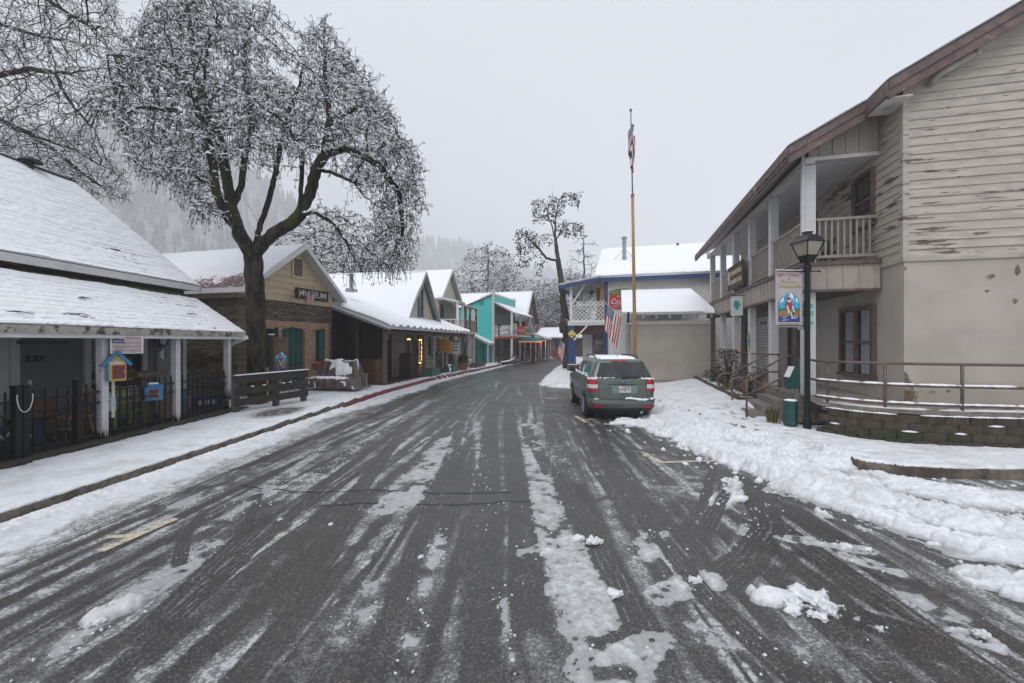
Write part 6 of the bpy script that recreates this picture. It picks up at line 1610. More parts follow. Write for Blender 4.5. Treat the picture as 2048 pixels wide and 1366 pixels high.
for k in range(3): mb = MB(); a = R(120*k); mb.tube([(.15*math.cos(a),.15*math.sin(a),.62),(.28*math.cos(a),.28*math.sin(a),0)],.014,6); obj('leg', mb, GALV, dgr)

# ================================================================== saloon-like shop with deep snow roof
SCR = M('cream_siding_shop', (.46,.41,.33), .08, 5, .65, .1, dirt=(.22,.13,.09), dirt_at=(.68,.78)); SGREY = M('grey_boards', (.30,.29,.28), .1, 5, .7, .1)
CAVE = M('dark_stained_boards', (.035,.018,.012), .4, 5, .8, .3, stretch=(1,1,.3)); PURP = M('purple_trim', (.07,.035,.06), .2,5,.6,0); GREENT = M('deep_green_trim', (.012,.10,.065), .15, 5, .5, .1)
sa = thing('porch_shop', 'low shop with a deep snow covered roof, green windowed front gable and open brown porch', 'building', (-5.2,17.9,.14), 10)
ST = Matrix.Translation((-5.2,17.9,.14)) @ Matrix.Rotation(-R(10),4,'Z')
def SL_(x,y,z): return tuple(ST @ Vector((x,y,z)))
LEN = 11.8; k20 = .364
def zA(x): return 2.40-(x-.18)*k20
mb = MB(); mb.prism([(.18,zA(.18)),(-8,zA(-8)),(-8,zA(-8)+.06),(.18,zA(.18)+.06)], -.2, LEN, 'xz')
for k in range(78): y = -.18+k*(LEN+.3)/80; mb.tube([(.20,y,zA(.20)+.02),(-.1,y,zA(-.1)+.02)],.03,6)
rfA = obj('porch_roof', mb, GALV, sa)
mb = MB(); mb.prism([(.20,zA(.2)-.10),(-8,zA(-8)-.16),(-8,zA(-8)+.07),(.20,zA(.2)+.055)], -.25,-.205,'xz'); obj('rake_fascia', mb, M('steel_grey', (.20,.21,.23), .1,5,.45,.05), sa)
mb = MB()
sheet(mb, (.23,-.26,zA(.23)+.05), (0,LEN+.3,0), (-8.2,0,8.2*k20), 150, 60, lambda U,V: .19+.05*(fbm(U*.8,V*.8,3,3)-.5)+.05*np.sin(U*8.5)*np.exp(-V*3)+.04*(fbm(U*4,V*2,2,9)-.5)-.07*(1-sstep(0,.16,V))-.06*(1-sstep(0,.14,U)), .05)
obj('snow', mb, SNOW, rfA, smooth=True, recalc=False)
GY, GH, GX = 7.3, 2.5, -1.5; GB, GA = 3.02, 5.86
def zg(y): return GA-(GA-GB)*abs(y-GY)/GH
mb = MB(); mb.prism([(GY-GH,GB-.4),(GY-GH,GB),(GY,GA-.08),(GY+GH,GB),(GY+GH,GB-.4)], -9, GX, 'yz'); obj('gable_wall', mb, SCR, sa)
mb = MB(); siding(mb, GB-.05, GA-.15, .17, lambda z: GY-GH*(GA-z)/(GA-GB)+.03, lambda z: GY+GH*(GA-z)/(GA-GB)-.03, lambda u,o,z: (GX+o,u,z), .018); obj('siding', mb, SCR, sa, recalc=False)
mb = MB(); e = .16
mb.prism([(GY-GH-e,GB-.18),(GY-GH-e,GB-.10),(GY,GA+.08),(GY+GH+e,GB-.10),(GY+GH+e,GB-.18),(GY,GA)], -9, GX+.34, 'yz'); rfG = obj('gable_roof', mb, GALV, sa)
mb = MB()
for s in (-1,1):
    hh = math.hypot(GH+e,GA-GB+.18)
    sheet(mb, (-9,GY+s*(GH+e),GB-.11), (9+GX+.36,0,0), (0,-s*(GH+e),GA-GB+.19), 60, 40, (lambda U,V: .06+.10*sstep(.2,1.4,V)*(1-.9*sstep(2.4,2.9,V))+.05*(fbm(U*.9,V*1.2,3,5)-.5)+.0*U) if s < 0 else (lambda U,V: .10+.04*(fbm(U,V,3,5)-.5)), .03)
mb.tube([(-9,GY,GA+.10),(GX+.3,GY,GA+.12)],.09,8)
obj('snow', mb, SNOW, rfG, smooth=True, recalc=False)
mb = MB()
for s in (-1,1): mb.prism([(GY+s*(GH+e),GB-.20),(GY+s*(GH+e),GB-.04),(GY,GA+.12),(GY,GA-.12)], GX+.34,GX+.38,'yz')
obj('bargeboard', mb, SGREY, sa)
mb = MB(); mb.prism([(GY+.05,GA-.28),(GY+.05,GA-.10),(GY+GH-.12,GB+.06),(GY+GH-.32,GB+.02)], GX+.03,GX+.07,'yz'); obj('green_trim', mb, GREENT, sa)
mb = MB(); x=GX+.02; mb.box(x,x+.05,GY-.50,GY-.38,GB+.36,GB+2.0); mb.box(x,x+.05,GY+.12,GY+.24,GB+.36,GB+2.0); mb.box(x,x+.06,GY-.5,GY+.24,GB+1.9,GB+2.02); mb.box(x,x+.07,GY-.54,GY+.28,GB+.30,GB+.42); mb.box(x,x+.03,GY-.38,GY+.12,GB+1.12,GB+1.2)
wn = obj('window', mb, GREENT, sa); mb = MB(); mb.box(x,x+.01,GY-.38,GY+.12,GB+.42,GB+1.9); obj('pane', mb, DGLASS, wn)
mb = MB(); mb.lathe([(.11,0),(.11,.72),(.14,.72),(.14,.78)], 10); fl2 = thing('stove_pipe', 'short galvanised pipe poking through the deep snow of the shop roof', 'flue', tuple(at(703,580,21.5)), 10); obj('pipe', mb, GALV, fl2)
mb = MB(); mb.box(-.22,.22,-.2,.2,-.1,.06); obj('base', mb, GALV, fl2)
# beams, posts
BRN = M('brown_post_wood', (.11,.075,.06), .3, 5, .75, .2)
mb = MB(); mb.box(-.22,-.06,-.1,LEN-.1,2.18,2.34); obj('beam', mb, BRN, sa)
for i, y in enumerate((0,4.3,5.9,8.1,10.6,11.6)):
    mb = MB(); mb.box(-.21,-.07,y-.07,y+.07,0,2.18); obj('post', mb, (BRN if i < 2 else (M('striped_post_white', (.42,.40,.40), .1,5,.6,.1))), sa)
mb = MB(); mb.box(-3.2,-3.06,-.15,-.0,0,3.4); mb.box(-1.7,-1.58,.3,.42,0,2.9); obj('post', mb, CAVE, sa)
# enclosed dark porch bay
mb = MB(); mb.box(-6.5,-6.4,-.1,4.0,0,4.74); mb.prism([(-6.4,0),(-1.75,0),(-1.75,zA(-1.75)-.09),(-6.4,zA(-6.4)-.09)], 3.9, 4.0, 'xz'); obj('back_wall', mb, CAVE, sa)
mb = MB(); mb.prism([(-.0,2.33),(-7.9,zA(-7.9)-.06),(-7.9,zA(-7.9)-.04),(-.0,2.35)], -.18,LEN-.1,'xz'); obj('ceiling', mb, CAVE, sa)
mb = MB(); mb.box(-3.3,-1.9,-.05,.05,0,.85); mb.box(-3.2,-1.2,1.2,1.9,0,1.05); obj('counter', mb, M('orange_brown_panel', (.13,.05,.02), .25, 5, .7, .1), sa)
mb = MB(); mb.prism([(-1.75,0),(-.4,0),(-.4,.02),(-1.75,.02)], 0,LEN,'xz'); obj('porch_floor', mb, M('dark_wet_boards', (.04,.035,.032), .3, 6, .6, .2), sa)
mb = MB(); mb.box(-1.72,-1.6,3.9,LEN-.1,0,2.9); obj('shop_wall', mb, SCR, sa)
mb = MB(); 
for k in range(5): mb.box(-1.60,-1.575,3.95+k*.27,4.20+k*.27,0,2.7)
obj('board_panel', mb, SGREY, sa)
x = -1.595
mb = MB(); 
for y in (5.3,5.85,6.3,7.0,7.45): mb.box(x,x+.06,y-.05,y+.05,.0,2.05)
mb.box(x,x+.06,5.25,7.5,2.05,2.15); mb.box(x,x+.05,5.35,5.8,.0,.5); mb.box(x,x+.05,7.05,7.4,0,.5); wn = obj('shop_window', mb, M('dusky_mauve_frame', (.16,.10,.11), .2,5,.6,.1), sa)
mb = MB(); mb.box(x,x+.02,5.35,5.8,.5,2.05); mb.box(x,x+.02,7.05,7.4,.5,2.05); mb.box(x,x+.02,6.35,6.95,.1,2.0); obj('pane', mb, DGLASS, wn)
mb = MB(); cols_ = [M('bunting_%s' % n_, c_, .1,6,.7,0) for n_,c_ in (('purple',(.10,.03,.16)),('green',(.08,.25,.03)),('teal',(.01,.20,.14)),('orange',(.42,.09,.03)),('blue',(.02,.03,.25)))]
rnd = random.Random(4)
for k in range(30): 
    mb.mi = (k//3) % 5 ; y = 5.25+rnd.random()*2.2; mb.mi = int((y-5.25)/2.2*4.99); z = rnd.uniform(2.17,2.5); mb.box(x+.01+k*.001,x+.014+k*.001,y-.14,y+.14,z-.07,z+.07)
obj('valance', mb, cols_, sa)
x = -1.595
mb = MB(); mb.box(x,x+.05,8.45,8.55,.7,2.3); mb.box(x,x+.05,9.9,10.0,.7,2.3); mb.box(x,x+.05,8.55,9.9,2.2,2.3); mb.box(x,x+.06,8.4,10.05,.6,.7); mb.box(x,x+.04,9.2,9.26,.7,2.2); wn = obj('shop_window', mb, OFFWHITE, sa); mb = MB(); mb.box(x,x+.02,8.55,9.9,.7,2.2); obj('pane', mb, DGLASS, wn)
mb = MB(); mb.box(x+.021,x+.03,8.56,9.05,1.75,2.19); mb.box(x+.021,x+.03,9.5,9.89,1.0,2.19); obj('curtain', mb, M('red_curtain', (.16,.02,.04), .3,5,.8,0), wn)
mb = MB(); mb.box(x,x+.03,10.6,11.3,.0,2.0); obj('door', mb, BLACKM, sa)
mb = MB(); mb.box(.0,.17,-.3,-.26,1.95,2.2); mb.tube([(.08,-.28,1.95),(.08,-.28,1.8)],.01,4); obj('porch_lamp', mb, BRN, sa)
# string lights
sl_ = thing('string_lights', 'glowing yellow string lights hung round the shop window frames', 'string lights', SL_(-1.50,6.5,2.0), 10)
BULB = emis('warm_bulb', (1,.62,.12), 4.5); mb = MB(); rnd = random.Random(2)
P = [(7.05+.4*k/9,1.95) for k in range(10)]+[(7.42+.02*math.sin(k*1.3),1.95-1.35*k/26) for k in range(26)]+[(7.42-.35*k/9,.60) for k in range(10)]+[(5.36+.42*k/10,1.98) for k in range(10)]
for y,z in P: mb.blob((.0+rnd.uniform(-.02,.02),y-6.5+rnd.uniform(-.025,.025),z-2.0+rnd.uniform(-.02,.02)), .022, rnd.randrange(99), 1)
obj('bulb', mb, BULB, sl_); mb = MB(); mb.tube([(-.02,7.42-6.5,-.05),(-.02,7.42-6.5,-1.4)],.006,4); obj('wire', mb, BLACKM, sl_)
# hanging signs
ys = thing('yellow_sign', 'scalloped orange yellow hanging sign below the shop eave', 'sign', tuple(at(890,692,25.6))); mb = MB(); mb.prism([(-.42,-.3),(-.3,-.42),(0,-.38),(.3,-.42),(.42,-.3),(.40,.3),(.22,.34),(.18,.46),(-.18,.46),(-.22,.34),(-.40,.3)],0,.05,'xz')
obj('board', mb, M('amber_sign', (.46,.19,.015), .15,5,.5,0), ys); mb = MB()
for k,wd_ in enumerate((.28,.2,.3,.16)): mb.tube([(-wd_,-.005,.2-k*.15),(0,-.005,.24-k*.15),(wd_,-.005,.2-k*.15)],.014,4)
obj('lettering', mb, M('dark_amber', (.16,.05,.005), .1,5,.5,0), ys); mb = MB(); mb.box(-.15,.15,.0,.05,.461,.5); obj('snow', mb, SNOW, ys)
ws = thing('white_sign', 'white lettered sign hanging beside the amber shop sign', 'sign', tuple(at(907,694,27.0)), 0); mb = MB(); mb.box(-.35,.35,0,.03,-.45,.3); mb.box(-.36,.36,0,.03,.31,.42); obj('board', mb, OFFWHITE, ws); mb = MB(); mb.mi = 0; mb.box(-.36,.36,-.004,-.001,.31,.42)
for r in range(3): 
    for k in range(4): mb.box(-.26+k*.14,-.16+k*.14,-.004,-.001,.12-r*.2,.23-r*.2)
obj('lettering', mb, M('slate_teal', (.04,.12,.14), .1,5,.6,0), ws)
# garlands, planters, small furniture
leaf = (GRN, M('mid_leaf', (.03,.06,.018), .3,9,.6,0))
def garland(label, p, h, r, n, seed, sn=.12): 
    t = leafy('garland', label, 'garland', p, r, h, n, leaf, .05, seed, sn, 'evergreen garlands on the shop posts'); return t
garland('evergreen garland wound on the second post from the dark porch bay', SL_(-.02,5.95,.3), 1.75, .16, 420, 3)
garland('evergreen garland with white flowers climbing beside the shop window', SL_(-.1,6.6,.1), 1.2, .2, 320, 5, .2)
garland('evergreen garland under the amber sign post', SL_(.0,8.1,.3), 1.6, .14, 380, 4, .05)
garland('bushy garland hanging from the far eave corner of the shop', SL_(.0,11.5,.6), 1.7, .24, 420, 8, .25)
def planter(label, p, sx, sy, h, mat=None):
    t = thing('planter_box', label, 'planter', p, 10, 'planter boxes along the shop kerb'); mb = MB(); mb.box(-sx/2,sx/2,-sy/2,sy/2,0,h); obj('box', mb, mat or GREENT, t, bevel=.01); mb = MB(); mb.box(-sx/2+.03,sx/2-.03,-sy/2+.03,sy/2-.03,h,h+.02); obj('soil', mb, DARKW, t); return t
planter('long dark green planter box at the near end of the shop front', SL_(.08,4.9,.0), .5, 1.3, .42)
planter('dark green planter box beneath the amber hanging sign', SL_(.15,8.1,.0), .5, 1.2, .45)
planter('weathered timber planter box at the far corner of the shop', SL_(.45,13.2,.0), .5, 2.6, .3, GREYW)
pt = thing('potted_plant', 'bushy green plant in a terracotta pot at the red kerb', 'potted plant', SL_(.42,9.6,.0), 0); mb = MB(); mb.lathe([(.22,0),(.30,.42),(.33,.42),(.33,.5),(.27,.5),(.26,.44)], 14); obj('pot', mb, M('terracotta', (.28,.10,.05), .15,5,.7,.1), pt)
mb = MB(); rnd = random.Random(5)
for k in range(520):
    a = rnd.uniform(0,6.28); e = rnd.uniform(.15,1.45); r_ = rnd.uniform(.35,.75); p0 = Vector((0,0,.48)); d_ = Vector((math.cos(a)*math.cos(e),math.sin(a)*math.cos(e),math.sin(e))); q = p0+d_*r_*.8; q2 = q+d_*.22+Vector((0,0,-.14)); s = Vector((-math.sin(a),math.cos(a),0))*.014
    mb.mi = rnd.randrange(2); m_ = p0.lerp(q,.45); mb.add([m_-s,m_+s,q+s*1.6,q-s*1.6,q2],[(0,1,2,3),(3,2,4)])
obj('foliage', mb, [GRN2, M('fresh_leaf', (.05,.10,.02), .3,9,.6,0)], pt, recalc=False); mb = MB(); mb.blob((.4,.1,.62),.14,2,2,(1,1,.8)); obj('snow', mb, SNOW, pt, smooth=True)
br_l = thing('arched_chest', 'dark arched wooden cabinet with studs standing in the shop porch', 'cabinet', SL_(-.75,3.75,.02), 10); mb = MB(); n = 12
mb.prism([(-.45,0),(.45,0),(.45,.95)]+[(.45*math.cos(R(180*k/n)),.95+.32*math.sin(R(180*k/n))) for k in range(1,n)]+[(-.45,.95)], -.3,.3,'yz'); obj('body', mb, M('dark_oak', (.03,.014,.012), .3,5,.6,.2), br_l); mb = MB(); mb.prism([(-.46,.94)]+[(.47*math.cos(R(180-180*k/n)),.95+.34*math.sin(R(180*k/n))) for k in range(n+1)]+[(.40*math.cos(R(180*k/n)),.95+.27*math.sin(R(180*k/n))) for k in range(n+1)], .301,.33,'yz'); obj('arch_band', mb, BRN, br_l)
rc = thing('folding_chair', 'small red folding chair by the lit shop window', 'chair', SL_(-.62,5.0,.02), 10); mb = MB(); RP = M('red_frame', (.38,.03,.03))
for y in (-.2,.2): mb.bar((-.2,y,0),(.2,y,.85),.03); mb.bar((.2,y,0),(-.2,y,.45),.03)
obj('frame', mb, OFFWHITE, rc); mb = MB(); mb.box(-.2,.2,-.2,.2,.43,.46); mb.bar((.15,0,.6),(.2,0,.82),.4,.02); obj('seat', mb, RP, rc)
wr = thing('wreath', 'pale ring wreath leaning low under the lit window', 'wreath', SL_(-1.45,7.25,.25), 10); mb = MB(); mb.tube([(0,.2*math.cos(R(a)),.2*math.sin(R(a))) for a in range(0,361,20)],.04,8,cap=False); obj('ring', mb, OFFWHITE, wr, smooth=True)
for k,(y,lb) in enumerate(((6.9,'white heron shaped garden ornament by the red kerb'),)):
    t = thing('garden_bird', lb, 'ornament', SL_(.42,y,.0), 0); mb = MB(); mb.tube([(0,0,0),(.02,0,.3),(-.05,0,.42),(-.12,0,.40)],[.03,.06,.03,.015],8); mb.blob((-.02,0,.5),.07,3,2,(1.6,1,.7)); obj('body', mb, SNOW, t, smooth=True)

# ================================================================== cream balcony house
ch_ = thing('balcony_house', 'tall cream house with steep snowy gable and white railed balcony', 'house', (-3.9,30.5,.14), 12)
CT = Matrix.Translation((-3.9,30.5,.14)) @ Matrix.Rotation(-R(12),4,'Z')
def CL(x,y,z): return tuple(CT @ Vector((x,y,z)))
CRM = M('pale_cream_siding', (.50,.46,.34), .06, 5, .65, .1)
mb = MB(); mb.box(-9,-1.5,.15,4.25,0,5.06); mb.prism([(.15,5.06),(4.25,5.06),(2.2,7.2)], -9,-1.5,'yz'); obj('wall', mb, CRM, ch_)
mb = MB(); siding(mb, 5.0, 7.2, .16, lambda z: .15+2.05*(z-5.06)/2.14, lambda z: 4.25-2.05*(z-5.06)/2.14, lambda u,o,z: (-1.5+o,u,z), .016); siding(mb, 2.6, 5.0, .16, lambda z: -6, lambda z: -1.5, lambda u,o,z: (u,.15-o,z), .014); siding(mb, 2.6, 5.0, .16, lambda z: .15, lambda z: 4.25, lambda u,o,z: (-1.5+o,u,z), .014); obj('siding', mb, CRM, ch_, recalc=False)
mb = MB(); mb.prism([(-.12,4.86),(-.12,4.94),(2.2,7.36),(4.52,4.94),(4.52,4.86),(2.2,7.28)], -9.2,-1.15,'yz'); rf = obj('roof', mb, GALV, ch_)
mb = MB()
for s in (-1,1): sheet(mb, (-9.2,2.2+s*2.34,4.93), (8.1,0,0), (0,-s*2.34,2.44), 40, 30, lambda U,V: .09+.03*(fbm(U,V,3,5)-.5), .02)
obj('snow', mb, SNOW, rf, smooth=True, recalc=False)
mb = MB()
for s in (-1,1): mb.prism([(2.2+s*2.36,4.78),(2.2+s*2.36,4.94),(2.2,7.38),(2.2,7.20)], -1.15,-1.11,'yz')
obj('bargeboard', mb, CRM, ch_)
mb = MB(); mb.prism([(-1.5,5.0),(.15,4.62),(.15,4.69),(-1.5,5.07)], -.15,1.25,'xz'); mb.prism([(-1.5,4.85),(.3,4.45),(.3,4.52),(-1.5,4.92)], 1.25,4.3,'xz'); br2 = obj('balcony_roof', mb, OFFWHITE, ch_)
mb = MB(); sheet(mb, (.17,-.17,4.68), (0,1.42,0), (-1.6,0,.37), 12, 12, lambda U,V: .07+.0*U, .02); sheet(mb, (.32,1.26,4.51), (0,3.0,0), (-1.7,0,.38), 20, 12, lambda U,V: .07+.0*U, .02); obj('snow', mb, SNOW, br2, smooth=True, recalc=False)
mb = MB(); mb.box(-2.0,.1,-.1,1.2,2.50,2.62); mb.box(-2.0,.15,1.201,4.5,2.45,2.60); obj('balcony_floor', mb, OFFWHITE, ch_)
for x,y,m_ in ((.02,0,WHITE),(.02,1.15,WHITE),(.1,1.5,GREYW),(.1,2.6,GREYW),(.1,4.3,GREYW)):
    mb = MB(); mb.box(x-.07,x+.07,y-.07,y+.07,2.6,4.62 if m_ is WHITE else 4.5); obj('post', mb, m_, ch_)
mb = MB(); 
for f,y in ((-1,0),(1,0)): mb.bar((.02-.0,y,4.2),(.02-.4,y,4.6),.05)
mb.tube([(.1,2.05+.5*math.cos(R(a)),4.0+.45*math.sin(R(a))) for a in range(0,181,20)],.06,6); mb.tube([(.1,3.45+.8*math.cos(R(a)),4.0+.45*math.sin(R(a))) for a in range(0,181,20)],.06,6); obj('bracket', mb, OFFWHITE, ch_)
mb = MB(); mb.box(-2.0,.02,-.03,.03,3.42,3.48); mb.box(-2.0,.02,-.03,.03,2.68,2.73); mb.box(-.01,.05,0,1.15,3.42,3.48); mb.box(-.01,.05,0,1.15,2.68,2.73)
for k in range(6): mb.box(-1.9+k*.34,-1.84+k*.34,-.02,.02,2.73,3.42)
for k in range(4): mb.box(0,.04,.2+k*.25,.25+k*.25,2.73,3.42)
obj('railing', mb, WHITE, ch_)
mb = MB(); mb.box(-1.2,.08,1.28,1.33,2.60,3.45)
for k in range(20): mb.box(.06,.11,1.35+k*.155,1.48+k*.155,2.60,3.40+.03*(k%3))
mb.box(.05,.13,1.3,4.45,3.42,3.5); obj('weathered_railing', mb, M('grey_slats', (.26,.25,.22), .25,6,.8,.2), ch_)
for b_ in ((-1.49,-1.45,.5,1.1,2.62,4.6),(-1.95,-1.6,.10,.14,2.65,4.5),(-4.0,-3.2,.10,.14,3.0,4.5)): mb = MB(); mb.box(*b_); obj('window', mb, DGLASS, ch_)
mb = MB(); mb.box(-.25,-.2,-.1,4.4,0,2.5); obj('garage_front', mb, SGREY, ch_)
mb = MB(); 
for y in (0,1.3,2.9,4.35): mb.box(-.19,-.05,y-.07,y+.07,0,2.45)
for k in range(9): mb.box(-.2,-.18,.3+k*.45,.32+k*.45,.05,2.3)
obj('post', mb, OFFWHITE, ch_); mb = MB(); mb.box(-.03,.09,.95,1.07,0,2.45); obj('post', mb, M('rust_brown_post', (.12,.05,.045), .2,5,.6,0), ch_)

# ================================================================== teal building
TEAL = M('turquoise_siding', (.045,.50,.47), .06, 5, .55, .1); TEAL2 = M('darker_turquoise', (.02,.26,.235), .06, 5, .55, .1)
te = thing('turquoise_shop', 'bright turquoise two storey shop with white corner boards and hanging signs', 'building', (-1.6,37.6,.14), 16)
TT = Matrix.Translation((-1.6,37.6,.14)) @ Matrix.Rotation(-R(16),4,'Z')
def TL(x,y,z): return tuple(TT @ Vector((x,y,z)))
mb = MB(); mb.prism([(-9,0),(0,0),(0,6.0),(-9,2.7)], 0.02, 7, 'xz'); obj('wall', mb, TEAL, te)
mb = MB(); siding(mb, 0, 6.0, .17, lambda z: max(-9,-9+9*(z-2.7)/3.3) if z > 2.7 else -9, lambda z: -.02, lambda u,o,z: (u,.02-o,z), .016); obj('siding', mb, TEAL, te, recalc=False)
mb = MB(); mb.box(-.16,.03,-.03,.13,0,6.0); mb.box(-.16,.03,6.87,7.03,0,6.3); mb.box(-.2,.05,-.06,.16,6.0,6.35); mb.prism([(.0,5.95),(7,5.95),(7,6.15),(.0,6.1)], .02,.07,'yz'); obj('corner_board', mb, OFFWHITE, te)
mb = MB(); mb.prism([(-9.2,2.60),(-.2,5.93),(-.2,6.01),(-9.2,2.68)], -.12, 7, 'xz'); rf = obj('roof', mb, M('brown_roof_edge', (.09,.05,.045), .2,5,.7,.1), te)
mb = MB(); sheet(mb, (-.2,-.12,6.0), (-9,0,-3.33), (0,7.1,0), 40, 30, lambda U,V: .10+.02*fbm(U,V,2,1)-.09*(V<.5)*(U>1.0), .02); obj('snow', mb, SNOW, rf, smooth=True, recalc=False)
mb = MB(); mb.prism([(0,5.25),(1.85,4.25),(1.85,4.33),(0,5.33)], 0.0, 7.1, 'xz'); rf = obj('balcony_roof', mb, M('purple_grey_fascia', (.20,.17,.24), .1,5,.6,0), te)
mb = MB(); sheet(mb, (1.87,0,4.32), (0,7.1,0), (-1.85,0,1.0), 30, 12, lambda U,V: .08+0*U, .02); obj('snow', mb, SNOW, rf, smooth=True, recalc=False)
mb = MB(); mb.box(0,1.7,0.02,7,2.30,2.42); obj('balcony_floor', mb, OFFWHITE, te); mb = MB(); mb.box(1.66,1.74,.02,7,2.1,2.3); mb.box(0,1.66,.0,.05,2.1,2.3); obj('red_band', mb, M('red_band', (.40,.03,.03), .1,5,.5,0), te)
for x,y in ((1.62,.1),(1.62,3.0),(1.62,6.9)): mb = MB(); mb.box(x-.08,x+.08,y-.08,y+.08,.0,4.4); obj('post', mb, WHITE, te)
mb = MB(); 
for k in range(13): mb.box(.05+k*.12,.10+k*.12,.06,.10,2.45,3.22)
mb.box(0,1.6,.04,.12,3.2,3.26); mb.box(1.58,1.66,.1,7,3.2,3.26)
for k in range(30): mb.box(1.6,1.64,.2+k*.22,.26+k*.22,2.45,3.2)
obj('railing', mb, WHITE, te)
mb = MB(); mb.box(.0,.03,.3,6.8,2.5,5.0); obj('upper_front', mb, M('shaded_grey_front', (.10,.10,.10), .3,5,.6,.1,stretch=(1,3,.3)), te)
mb = MB(); mb.box(.0,.05,.1,6.9,0,2.2); obj('shop_front', mb, M('brown_front', (.13,.09,.065), .3,5,.7,.1), te); mb = MB(); 
for y0,y1 in ((.5,1.2),(1.6,2.2),(3.0,4.6),(5.0,6.5)): mb = MB(); mb.box(.05,.07,y0,y1,.5,1.9); obj('window', mb, DGLASS, te)
mb = MB(); mb.box(-2.4,-1.5,-.03,.0,3.2,4.7); fr2 = obj('window', mb, WHITE, te); mb = MB(); mb.box(-2.3,-1.6,-.05,-.031,3.3,4.6); obj('pane', mb, M('pale_pane', (.45,.47,.48), .1,5,.2,0), fr2)
mb = MB(); mb.box(-3.6,-2.7,-.012,.0,4.6,5.1) if False else None; mb.box(-1.35,-.95,-.02,.0,5.1,5.5); obj('attic_vent', mb, TEAL2, te)
# lean-to on the near side
mb = MB(); mb.prism([(-3.4,3.15),(.05,1.55),(.05,1.63),(-3.4,3.23)], -1.6,.0,'xz'); rf = obj('lean_to_roof', mb, OFFWHITE, te); mb = MB(); sheet(mb, (.07,-1.62,1.62), (0,1.62,0), (-3.45,0,1.6), 12, 24, lambda U,V: .12+0*U, .02); obj('snow', mb, SNOW, rf, smooth=True, recalc=False)
mb = MB(); mb.prism([(-3.3,0),(-.9,0),(-.9,1.95),(-3.3,3.05)], -1.4,.0,'xz'); obj('lean_to_wall', mb, TEAL2, te); mb = MB(); mb.box(-1.9,-1.3,-1.43,-1.4,.4,1.9); obj('window', mb, OFFWHITE, te)
mb = MB(); mb.box(-.1,.0,-1.5,-1.4,0,1.55); obj('post', mb, WHITE, te)
def hsign(name, label, cat, p, w_, h_, mat, head=0):
    t = thing(name, label, cat, p, head); mb = MB(); mb.box(-w_/2,w_/2,0,.04,-h_/2,h_/2); obj('board', mb, mat, t); return t
s1 = hsign('script_banner', 'white banner with red slanted script hanging on the turquoise shop balcony', 'banner', tuple(at(1008,661,36.8)), .75, .62, M('banner_pale', (.55,.60,.60), .05,5,.6,0), 16)
mb = MB(); mb.text('CONES', .26, frame((-.03,-.01,-.0),(1,0,.2),(-.2,0,1)), .006, shear=.4, width=.6); mb.tube([(.16,-.01,.12),(.28,-.01,.16),(.34,-.01,.0)],.02,4); obj('lettering', mb, S_R, s1, recalc=False)
s2 = thing('welcome_banner', 'small welcome banner with blue mountain emblem beside the red shop sign', 'banner', tuple(at(1029,647,37.4)), 0); banner(s2, .46, .95, BANB, snowtop=False)
s3 = hsign('red_sign', 'red board with two lines of white letters beside the yellow oval sign', 'sign', tuple(at(1042,661,38.2)), .68, .78, SRED, 0); mb = MB(); mb.text('MEXICAN', .16, frame((0,-.01,.06),(1,0,0),(0,0,1)), .006, width=.56); mb.text('FOOD', .16, frame((0.06,-.01,-.11),(1,0,0),(0,0,1)), .006, width=.40); obj('lettering', mb, WHITE, s3, recalc=False)
s4 = thing('oval_sign', 'oval orange rimmed sign with a blue lake picture at the end of the row', 'sign', tuple(at(1058,662,39.0)), 0); mb = MB(); mb.M = Matrix.Scale(1.15,4,(1,0,0)); mb.tube([(.36*math.cos(R(a)),0,.36*math.sin(R(a))) for a in range(0,361,15)],.075,8,cap=False); obj('rim', mb, [M('orange_rim', (.50,.20,.015), .3,4,.5,0)], s4, smooth=True)
mb = MB(); mb.mi = 0; mb.prism([(.36*math.cos(R(a)),.32*math.sin(R(a))) for a in range(0,360,20)], 0,.03,'xz'); mb.mi = 1; mb.prism([(-.34,-.06),(.34,-.06),(.28,-.2),(0,-.3),(-.28,-.2)], -.008,-.001,'xz'); mb.mi = 2; mb.prism([(-.3,-.06),(-.15,.14),(0,0),(.1,.1),(.25,-.06)], -.012,-.002,'xz'); obj('panel', mb, [A_BLUE,M('sea_green2',(.06,.3,.2),.1,5,.5,0),A_NAVY], s4)
# valance shop under the signs
aw = thing('valance_stall', 'shop porch with turquoise valance, striped posts and orange string lights', 'porch', tuple(at(1040,722,39.2)), 14); aw.location.z = .14
mb = MB(); mb.box(-.1,1.5,0,3.0,2.2,2.26); mb.box(-.1,1.5,-.03,.0,1.85,2.25); mb.box(1.5,1.54,0,3.0,1.85,2.25); obj('valance', mb, M('teal_valance', (.035,.22,.22), .2,5,.6,0), aw)
CAN = M('striped_pole', (.42,.20,.20), .7, 2.2, .5, 0, stretch=(.2,.2,3))
for x,y in ((-.05,0),(.45,0),(1.0,0),(1.48,0),(1.48,1.5),(1.48,2.9)): mb = MB(); mb.tube([(x,y,0),(x,y,1.85)],.05,8); obj('post', mb, CAN, aw)
mb = MB(); mb.box(-.1,1.45,1.0,1.1,0,2.2); obj('back', mb, BLACKM, aw)
OBULB = emis('orange_bulb', (1,.32,.08), 1.8); mb = MB()
for k in range(16): mb.blob((-.08+k*.104,-.06,1.83), .03, k, 1)
for k in range(12): mb.blob((1.56,k*.26,1.83), .03, k, 1)
obj('bulb', mb, OBULB, aw)
